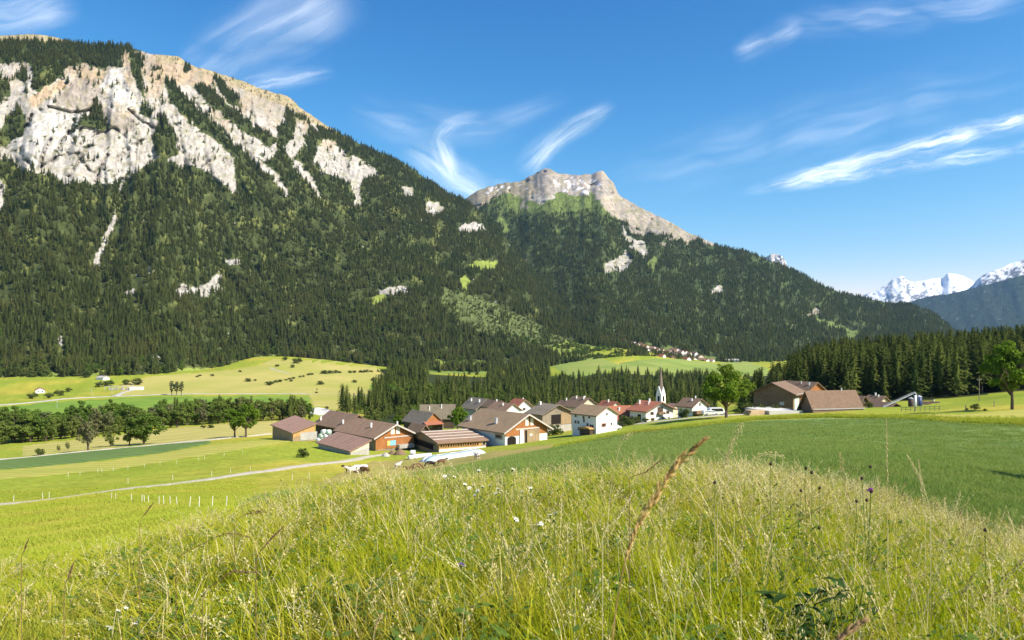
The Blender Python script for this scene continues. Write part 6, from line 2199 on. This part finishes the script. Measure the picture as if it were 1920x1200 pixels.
# how far the uncut grass reaches from the camera, and how it thins out
reach = np.interp(px, [-260, 0, 250, 480, 600, 960, 1400, 1920, 2180], [8.5, 9.5, 11.5, 13, 13.5, 14, 14.5, 14.5, 14.5])
dn = np.clip((reach - Y) / (reach * .28), 0, 1) * np.interp(Y, [1.3, 4, 9, 15], [.62, .62, .50, .42])
dn *= .72 + .5 * vn(x / 1.1, Y / 1.1, 5)
keep = r_.random(N_) < dn
px, Y, x = px[keep], Y[keep], x[keep]
n = len(x)
pz = vn(x / 1.7, Y / 1.7, 9)
strawy = np.interp(px, [-260, 500, 1100, 1400, 1920], [.015, .025, .05, .17, .30]) * np.interp(Y, [2, 5, 9, 14], [.25, .5, 1.0, 1.2]) * (1 + 1.2 * pz)
u = r_.random(n)
var = np.where(u < strawy * .55, 5 + (r_.random(n) < .5), np.where(u < strawy, 3 + (r_.random(n) < .5), r_.choice([0, 1, 2, 8, 9, 0, 7, 7, 1, 9, 3], n)))
hsc = r_.uniform(.8, 1.25, n) * (1 + .35 * vn(x / .8, Y / .8, 15)) * np.interp(px, [-260, 100, 500, 1000], [.34, .38, .64, .80])
hsc *= np.clip(.55 + (reach[keep] - Y) / 3.2, .5, 1)
wsc = r_.uniform(.95, 1.35, n) * np.interp(Y, [2, 14], [1, 1.35])
scatter('tall_grass', np.stack([x, Y, gz(x, Y) - .02], 1), np.stack([r_.normal(0, .12, n), r_.normal(0, .12, n) - .05, r_.uniform(0, 6.28, n)], 1), np.stack([wsc, wsc, hsc], 1), var, CL,
        'long uncut meadow grass with straw seed heads covering the knoll in front', 'grass')
print('tall grass clumps', n)


def turf_clump(seed, mat, nb, h0, h1, w_, spread, bend):
    r = random.Random(seed)
    vs, fs, ms = [], [], []
    for i in range(nb):
        a, d = r.random() * 6.28, r.random() ** .5 * spread
        blade(vs, fs, ms, math.cos(a) * d, math.sin(a) * d, r.uniform(h0, h1), w_ * r.uniform(.7, 1.3), r.random() * 6.28, r.uniform(*bend), 0, 2)
    return ghost('turf_source', np_mesh('turf', np.array(vs), np.array(fs), [mat], ms))


# short turf on the mown meadow
TU = [turf_clump(300 + i, M_short, 26, .05, .13, .010, .16, (.2, .9)) for i in range(3)]
N_ = 60000
Y = np.exp(r_.uniform(math.log(3.2), math.log(95), N_))
px = r_.uniform(-260, 1000, N_)
x = (px - CX) / F * Y
edge = np.interp(px, [-260, 0, 250, 480, 600, 1000], [2.4, 2.6, 4.0, 8.5, 10, 12])
far = np.where(px < 470, 95, np.interp(px, [470, 560, 600, 750, 1000], [34, 36, 40, 60, 30]))
ok = (Y > edge) & ((px < 480) | (Y < 15.5))
px, Y, x = px[ok], Y[ok], x[ok]
n = len(x)
s_ = r_.uniform(.7, 1.3, n) * np.interp(Y, [5, 30, 95], [1, 2.2, 4.0])
hz_ = r_.uniform(.5, 1.5, n) * (1 + .7 * vn(x / 6, Y / 6, 44)) * np.interp(Y, [5, 30, 95], [1, .9, 1.0])
scatter('meadow_grass', np.stack([x, Y, gz(x, Y) - .01], 1), np.stack([np.zeros(n), np.zeros(n), r_.uniform(0, 6.28, n)], 1), np.stack([s_, s_, hz_], 1), r_.integers(0, 3, n), TU,
        'short bright green grass of the mown meadow sloping to the path', 'grass')

# crop plants in drilled rows
CP = [turf_clump(320 + i, M_cropleaf, 20, .16, .34, .016, .20, (.1, .7)) for i in range(3)]
N_ = 70000
Y = np.exp(r_.uniform(math.log(15.8), math.log(150), N_))
px = r_.uniform(480, 2240, N_)
x = (px - CX) / F * Y
ye = np.array([ydepth(p, pl(CROP_EDGE, p), 16) for p in np.arange(470, 2260, 10)])
ok = Y < np.interp(px, np.arange(470, 2260, 10), ye) - .6
px, Y, x = px[ok], Y[ok], x[ok]
n = len(x)
# pull plants towards rows that run up the field
ax_ = math.cos(R(25)) * x - math.sin(R(25)) * Y
by_ = math.sin(R(25)) * x + math.cos(R(25)) * Y
pit = .55
ax2 = np.round(ax_ / pit) * pit + r_.normal(0, .10, n)
near_ = Y < 60
ax_ = np.where(near_, ax2, ax_)
x, Y = math.cos(R(25)) * ax_ + math.sin(R(25)) * by_, -math.sin(R(25)) * ax_ + math.cos(R(25)) * by_
s_ = r_.uniform(.7, 1.25, n) * np.interp(Y, [16, 40, 150], [1.1, 1.9, 4.2])
hz_ = r_.uniform(.7, 1.2, n) * (1 + .3 * vn(x / 4, Y / 4, 6)) * np.interp(Y, [16, 150], [1, 1.25])
scatter('crop_plants', np.stack([x, Y, gz(x, Y) + .02], 1), np.stack([np.zeros(n), np.zeros(n), r_.uniform(0, 6.28, n)], 1), np.stack([s_, s_, hz_], 1), r_.integers(0, 3, n), CP,
        'even blue-green cereal crop covering the field beyond the tall grass', 'crop')

# rough verge grass between the crop and the village
VG = [turf_clump(340 + i, M_short, 24, .25, .6, .03, .35, (.1, .6)) for i in range(2)]
px = r_.uniform(1040, 2000, 5200)
y0 = np.interp(px, np.arange(470, 2260, 10), ye)
Y = y0 + np.abs(r_.normal(0, 5, len(px))) + .5
x = (px - CX) / F * Y
n = len(x)
s_ = r_.uniform(1.0, 2.2, n)
scatter('verge_grass', np.stack([x, Y, gz(x, Y) - .02], 1), np.stack([np.zeros(n), np.zeros(n), r_.uniform(0, 6.28, n)], 1), np.stack([s_, s_, r_.uniform(.5, 1.5, n)], 1), r_.integers(0, 2, n), VG,
        'rough green verge grass along the far edge of the crop', 'grass')

# ---- single stalks and flowers of the foreground
M_petal = leafmat('white_petals', (.80, .80, .76), (.85, .84, .80), (.78, .77, .72), .25, 2)
M_purple = leafmat('purple_florets', (.36, .13, .48), (.42, .16, .52), (.38, .13, .45), .25, 2)
M_lilac = leafmat('lilac_florets', (.36, .26, .62), (.42, .30, .66), (.38, .28, .62), .25, 2)
M_bract = leafmat('dark_bracts', (.06, .045, .04), (.09, .06, .05), (.07, .06, .04), .1, 2)
M_stem = leafmat('green_stems', (.14, .20, .04), (.18, .23, .05), (.16, .20, .05), .2, 2)
M_gold = leafmat('golden_spikelets', (.50, .32, .12), (.62, .44, .20), (.28, .17, .07), .28, 14)
M_dock = leafmat('dark_broad_leaves', (.035, .075, .020), (.05, .095, .025), (.045, .08, .022), .25, 3)


def stalk(name, label, cat, pts, Y, head_t, mat_head, mat_stem, n=60, sz=.012, loose=.008, rad=.0018, group=None, wide=.34, foot=None):
    """a single grass stalk along waypoints from root to tip, with its seed head of spikelets"""
    r = random.Random(int(pts[-1][0] * 7 + pts[-1][1]))
    w_ = [P(a, b_, Y) for a, b_ in pts]
    xg, yg = (foot if foot else (w_[0].x, Y))
    root = Vector((xg, yg, float(gz(xg, yg)) - .02))
    w_ = [root] + w_
    t = np.linspace(0, 1, len(w_))
    tt = np.linspace(0, 1, 30)
    c = np.stack([pchip(t, [p[k] for p in w_], tt) for k in range(3)], 1)
    o = empty(name, root, label, cat, group)
    loc = [Vector(p) - root for p in c]
    MB().tube(loc, [rad * (1 - .6 * q) for q in tt], 5).obj('stem', mat_stem, o)
    vs, fs = [], []
    for k in range(n):
        q = 1 - (1 - head_t) * (k + r.random()) / n
        f_ = q * 29
        i = min(int(f_), 28)
        p = loc[i].lerp(loc[i + 1], f_ - i)
        ax = (loc[i + 1] - loc[i]).normalized()
        s0 = ax.cross(Vector((r.uniform(-1, 1), r.uniform(-1, 1), r.uniform(-1, 1)))).normalized()
        taper = math.sin(math.pi * min(1, max(.08, (q - head_t) / (1 - head_t) * .92 + .04))) ** .6
        cpt = p + s0 * loose * taper * r.uniform(.3, 1.1)
        d = (ax + s0 * r.uniform(.15, .5)).normalized()
        L = sz * r.uniform(.75, 1.3) * (.55 + .45 * taper)
        b1 = d.cross(s0).normalized() * L * wide * .5
        b2 = d.cross(b1).normalized() * L * wide * .35
        j = len(vs)
        vs += [tuple(cpt - d * L * .5), tuple(cpt + b1), tuple(cpt + b2), tuple(cpt - b1), tuple(cpt - b2), tuple(cpt + d * L * .7)]
        fs += [(j, j + 2, j + 1), (j, j + 3, j + 2), (j, j + 4, j + 3), (j, j + 1, j + 4), (j + 5, j + 1, j + 2), (j + 5, j + 2, j + 3), (j + 5, j + 3, j + 4), (j + 5, j + 4, j + 1)]
    me = np_mesh('seed_head', np.array(vs), np.array(fs), [mat_head])
    link('seed_head', me, o)
    return o


stalk('grass_stalk', 'thick golden grass stalk with long leaning seed head close to the camera', 'grass stalk', [(1148, 1210), (1165, 1085), (1190, 1000), (1235, 920), (1285, 855), (1326, 820)], 1.02, .40, M_gold, M_gold, 88, .0135, .0047, .0013, foot=(.12, 1.05))
stalk('grass_stalk', 'blurred brown grass head at the bottom edge right of the middle', 'grass stalk', [(1490, 1290), (1560, 1210), (1625, 1160)], .95, .55, M_brownhead, M_straw, 46, .014, .004, .0014, foot=(.33, .98))
for pts, Y_, mh, lab, n_, sz, lo_ in (
        ([(1664, 1010), (1664, 900), (1661, 785)], 4.2, M_straw, 'straight pale stalk standing alone against the crop', 60, .016, .008),
        ([(1745, 980), (1730, 910), (1700, 852)], 4.0, M_straw, 'pale leaning stalk right of the purple thistle', 46, .016, .010),
        ([(1735, 990), (1728, 920), (1722, 860)], 4.3, M_straw, 'pale stalk crossing behind the leaning stalk', 40, .014, .008),
        ([(1590, 960), (1582, 900), (1575, 848)], 4.4, M_straw, 'pale feathery stalk left of the thistle heads', 40, .016, .012),
        ([(1345, 960), (1400, 868), (1440, 852), (1472, 858)], 4.0, M_straw, 'arching pale grass panicle nodding over the crop', 60, .014, .022),
        ([(1340, 950), (1362, 880), (1380, 815), (1392, 792)], 4.4, M_straw, 'tall feathery grass panicle below the big round tree', 60, .014, .024),
        ([(1350, 940), (1362, 860), (1376, 822)], 4.2, M_straw, 'shorter pale panicle beside the tall feathery one', 44, .015, .016),
        ([(1140, 980), (1152, 880), (1170, 820), (1186, 812)], 4.6, M_straw, 'fine nodding panicle in front of the white house', 50, .013, .024),
        ([(1240, 960), (1228, 880), (1215, 840)], 4.8, M_straw, 'thin straw stalk left of the golden stalk', 34, .014, .012),
        ([(1130, 1010), (1160, 970), (1188, 920)], 3.2, M_straw, 'white dry spike left of the thick golden stalk', 40, .014, .005),
        ([(1390, 1110), (1380, 1060), (1396, 1000)], 2.6, M_straw, 'pale drooping stalk beside the dark leafy plant', 40, .013, .012),
        ([(700, 1210), (706, 1170), (718, 1150)], 2.3, M_straw, 'white dry spike at the bottom left of the middle', 34, .012, .004),
        ([(1265, 1150), (1250, 1095), (1236, 1075)], 2.4, M_straw, 'bent dry stem beside the golden stalk', 20, .010, .006),
        ([(1770, 1010), (1790, 960), (1800, 920)], 4.6, M_straw, 'pale stalk on the crest right of the leaning stalks', 40, .014, .014),
        ([(1880, 1060), (1888, 1010), (1896, 975)], 4.2, M_straw, 'pale stalk at the right end of the grass crest', 40, .014, .016),
        ([(262, 985), (275, 960), (288, 942)], 4.2, M_brownhead, 'dark grass spike over the meadow below the path', 36, .014, .004),
        ([(40, 1050), (46, 1030), (54, 1010)], 4.0, M_brownhead, 'dark grass spike at the left edge of the meadow', 30, .014, .004),
        ([(480, 1060), (500, 1020), (533, 986)], 3.2, M_brownhead, 'dark leaning grass spike on the slope of the knoll', 40, .014, .004),
        ([(380, 1125), (410, 1090), (440, 1072), (490, 1072)], 2.9, M_brownhead, 'dark arching grass head low on the left slope', 44, .012, .005),
        ([(330, 1060), (380, 1020), (430, 1000), (470, 1008)], 3.8, M_brownhead, 'dark arching grass stem with pale tips on the left slope', 44, .012, .010),
        ([(120, 1110), (130, 1080), (138, 1055)], 3.3, M_brownhead, 'brown grass head in the left corner meadow', 36, .014, .006),
        ([(1180, 900), (1210, 885), (1245, 858)], 3.6, M_brownhead, 'dark twiggy grass head just left of the golden head', 34, .013, .006),
        ([(440, 985), (470, 962), (500, 960)], 5.0, M_brownhead, 'dark nodding grass head at the left end of the crop', 50, .016, .02)):
    w0 = P(pts[0][0], pts[0][1], Y_)
    stalk('grass_stalk', lab, 'grass stalk', pts, Y_, .55, mh, M_straw if mh is M_straw else M_brownhead, n_, sz, lo_, .0022 if Y_ > 3 else .0016)


def flower_parts(kind, seed):
    """unit meshes for a flower head at the origin"""
    r = random.Random(seed)
    if kind == 'campion':
        v_, f_ = [], []
        for k in range(5):
            a = 6.2832 * k / 5
            for sgn in (-1, 1):          # deeply cleft petals
                a2 = a + sgn * .22
                o = len(v_)
                for rr, da, z in ((.12, 0, .0), (.62, .26, .12), (1.0, .06, .05), (.62, -.26, .10)):
                    v_.append((math.cos(a2 + da) * rr, math.sin(a2 + da) * rr, z + r.uniform(-.05, .05)))
                f_.append((o, o + 1, o + 2, o + 3))
        pet = np_mesh('petal', np.array(v_), np.array(f_), [M_petal])
        cal = MB().tube([(0, 0, -1.0), (0, 0, -.6), (0, 0, -.1), (0, 0, .05)], [.10, .38, .34, .16], 8).mesh('calyx', M_stem, True)
        return pet, cal
    if kind in ('scabious', 'knapweed'):
        v_, f_ = [], []
        for k in range(60):
            a, e = r.random() * 6.2832, r.uniform(.1, 1.35)
            d = Vector((math.cos(a) * math.sin(e), math.sin(a) * math.sin(e), math.cos(e) * .7))
            s_ = d.cross(Vector((r.uniform(-1, 1), r.uniform(-1, 1), r.uniform(-1, 1)))).normalized() * .12
            o = len(v_)
            v_ += [tuple(d * .25), tuple(d * .75 + s_), tuple(d * 1.05), tuple(d * .75 - s_)]
            f_.append((o, o + 1, o + 2, o + 3))
        pet = np_mesh('floret', np.array(v_), np.array(f_), [M_lilac if kind == 'scabious' else M_purple])
        cal = MB().tube([(0, 0, -.6), (0, 0, -.4), (0, 0, .0), (0, 0, .2)], [.12, .45, .5, .3], 9).mesh('bracts', M_bract if kind == 'knapweed' else M_stem, True)
        return pet, cal
    cal = MB().tube([(0, 0, -.7), (0, 0, -.45), (0, 0, .1), (0, 0, .6), (0, 0, .75)], [.15, .62, .72, .42, .15], 9)
    for k in range(10):
        a = 6.2832 * k / 10
        cal.tube([(math.cos(a) * .3, math.sin(a) * .3, .5), (math.cos(a) * .5, math.sin(a) * .5, .95)], [.06, .02], 4)
    return None, cal.mesh('bud', M_bract, True)


FP = {k: flower_parts(k, 5) for k in ('campion', 'scabious', 'knapweed', 'bud')}


def flower(kind, name, label, cat, px, row, Y, size, group=None, lean=.1):
    hd = P(px, row, Y)
    xg = hd.x + random.uniform(-.06, .06)
    root = Vector((xg, Y + random.uniform(-.04, .04), 0))
    root.z = float(gz(root.x, root.y)) - .02
    o = empty(name, root, label, cat, group)
    d = hd - root
    pts = [Vector((0, 0, 0)), d * .5 + Vector((random.uniform(-.03, .03), 0, 0)), d * .85, d]
    MB().tube(pts, [.0024, .0021, .0018, .0014], 5).obj('stem', M_stem, o)
    pet, cal = FP[kind]
    rot = (random.uniform(-.2, .9), random.uniform(-.4, .6), random.random() * 6.28)
    for nm, me in (('petals' if kind == 'campion' else 'florets', pet), ('bud' if kind == 'bud' else 'calyx', cal)):
        if me:
            c = link(nm, me, o)
            c.location = d
            c.rotation_euler = rot if kind != 'bud' else (rot[0] * .3, rot[1] * .3, rot[2])
            c.scale = (size, size, size)
    # a pair of narrow leaves on the stem
    lv, lf, lm = [], [], []
    for k in range(2):
        blade(lv, lf, lm, d.x * .4, d.y * .4, .12, .008, random.random() * 6.28, .9, 0, 3, d.z * random.uniform(.25, .5))
    me = np_mesh('leaf', np.array(lv), np.array(lf), [M_herb])
    link('leaf', me, o)
    return o


WF = [(872, 908), (880, 915), (888, 910), (905, 912), (918, 910), (934, 916), (936, 884), (945, 882), (938, 902), (946, 908), (930, 925), (940, 920), (895, 920), (890, 928), (852, 894), (838, 892), (834, 893), (842, 890), (979, 922), (995, 915), (978, 930), (1004, 938), (1006, 945), (1010, 984), (1032, 965), (1042, 962), (1028, 975), (1015, 982), (1040, 975), (1003, 995), (1012, 1000), (760, 914), (737, 914), (727, 912), (968, 974), (1060, 870), (962, 880), (898, 882), (940, 1000)]
for i, (a, b_) in enumerate(WF):
    wz = 'low on the slope below the crest' if b_ > 955 else 'below the tan pasture' if a < 800 else 'below the striped cattle shed' if a < 862 else 'below the white cow' if a < 925 else 'below the great barn' if a < 960 else 'below the hay barn'
    Y_ = random.uniform(5.2, 6.8) if b_ < 950 else random.uniform(4.0, 4.8)
    flower('campion', 'white_flower', f'small white flower in the grass {wz}', 'flower', a, b_, Y_, .019, f'white flowers {wz}')
for i, (a, b_) in enumerate(((167, 1160), (177, 1164), (203, 1175), (208, 1178), (222, 1145), (236, 1140), (256, 1168), (262, 1164), (259, 1160))):
    flower('campion', 'white_flower', 'white flower in the small group in the bottom left corner', 'flower', a, b_, 2.9, .012, 'white flowers in the left corner')
for i, (a, b_, Y_) in enumerate(((1210, 1062, 2.9), (1142, 1090, 2.8), (870, 1050, 2.9), (1296, 1132, 2.5))):
    flower('campion', 'white_flower', ('white flower right of the middle of the grass', 'white flower just below the middle of the grass', 'white flower touching the lilac flower', 'white flower low beside the golden stalk')[i], 'flower', a, b_, Y_, .010)
flower('scabious', 'lilac_flower', 'single lilac flower in the middle of the grass', 'flower', 865, 1060, 2.9, .016)
flower('knapweed', 'thistle_flower', 'bright purple thistle flower on the grass crest', 'flower', 1633, 920, 4.6, .026)
for i, (a, b_) in enumerate(((1445, 870), (1511, 878), (1522, 886), (1502, 920), (1537, 915), (1606, 940), (1625, 938), (1616, 897), (1632, 875), (1847, 994), (1340, 905), (1536, 990))):
    flower('bud', 'thistle', 'dark seed head of a thistle standing above the grass crest', 'thistle', a, b_, random.uniform(4.2, 5.4), .014, 'dark thistle heads')


def leafy(name, label, px, Y, n, L0, L1, hgt, mat, seed):
    """a broad-leaved weed: stems with large pointed leaves, each its own leaf"""
    r = random.Random(seed)
    x_ = (px - CX) / F * Y
    root = Vector((x_, Y, float(gz(x_, Y)) - .02))
    o = empty(name, root, label, 'plant')
    mes = []
    for k in range(4):
        vs, fs = [], []
        seg = 5
        for i in range(seg + 1):
            t = i / seg
            w_ = .26 * math.sin(math.pi * min(.97, t * .92 + .06)) ** .8 * (1 + .12 * math.sin(9 * t + k))
            z_ = .10 * math.sin(t * 2.6) - .35 * t * t * (.4 + .25 * k)
            vs += [(t, -w_, z_ + .05), (t, 0, z_), (t, w_, z_ + .05)]
        for i in range(seg):
            b0 = 3 * i
            fs += [(b0, b0 + 1, b0 + 4, b0 + 3), (b0 + 1, b0 + 2, b0 + 5, b0 + 4)]
        mes.append(np_mesh('leaf', np.array(vs), np.array(fs), [mat], smooth=True))
    for s_ in range(5):
        a = r.random() * 6.28
        tip = Vector((math.cos(a) * .10, math.sin(a) * .10, hgt * r.uniform(.75, 1.05)))
        MB().tube([(0, 0, 0), tip * .5, tip], [.005, .004, .002], 6).obj('stem', M_stem, o)
    for k in range(n):
        z_ = hgt * r.uniform(.15, 1.0)
        a = r.random() * 6.28
        l = link('leaf', mes[k % 4], o)
        q = r.uniform(L0, L1)
        l.location = (math.cos(a) * .05 + r.uniform(-.12, .12), math.sin(a) * .05 + r.uniform(-.1, .1), z_)
        l.rotation_euler = (r.uniform(-.3, .3), r.uniform(-.8, .2), a)
        l.scale = (q, q, q)
    return o


leafy('leafy_weed', 'dark broad-leaved weed rising from the tall grass', 1520, 3.3, 80, .045, .10, .50, M_dock, 4)
leafy('leafy_weed', 'smaller dark leafy weed beside the broad-leaved weed', 1590, 3.5, 44, .04, .085, .50, M_dock, 5)
leafy('leafy_weed', 'green leafy weed in the bottom right corner', 1830, 2.6, 30, .05, .10, .42, M_herb, 6)
leafy('leafy_weed', 'green leafy weed hidden low in the middle of the grass', 930, 3.4, 24, .05, .09, .42, M_herb, 8)

# a young tree beyond the right edge whose shadow falls on the crop
b = GY(2085, 40)
put_tree('young_tree', b, 6.0, *BRO[1], 'young tree whose shadow falls across the right side of the crop', 'tree')

# ================================================================== the air of the valley
hz_me = MB().box(-16500, 16500, -19700, 19700, -520, 2650).mesh('haze', [])
m, nn_ = new_mat('valley_air')
pv = nn_.node('ShaderNodeVolumePrincipled')
pv.inputs['Color'].default_value = (.30, .58, 1.0, 1)
pv.inputs['Density'].default_value = HAZE_DENSITY = 2.1e-5
pv.inputs['Anisotropy'].default_value = .1
om = nn_.node('ShaderNodeOutputMaterial')
nn_.L.new(pv.outputs[0], om.inputs['Volume'])
hz_me.materials.clear()
hz_me.materials.append(m)
hz_o = link('haze', hz_me)
tag(hz_o, 'thin blue air between the camera and the far mountains', 'haze', None, 'stuff')
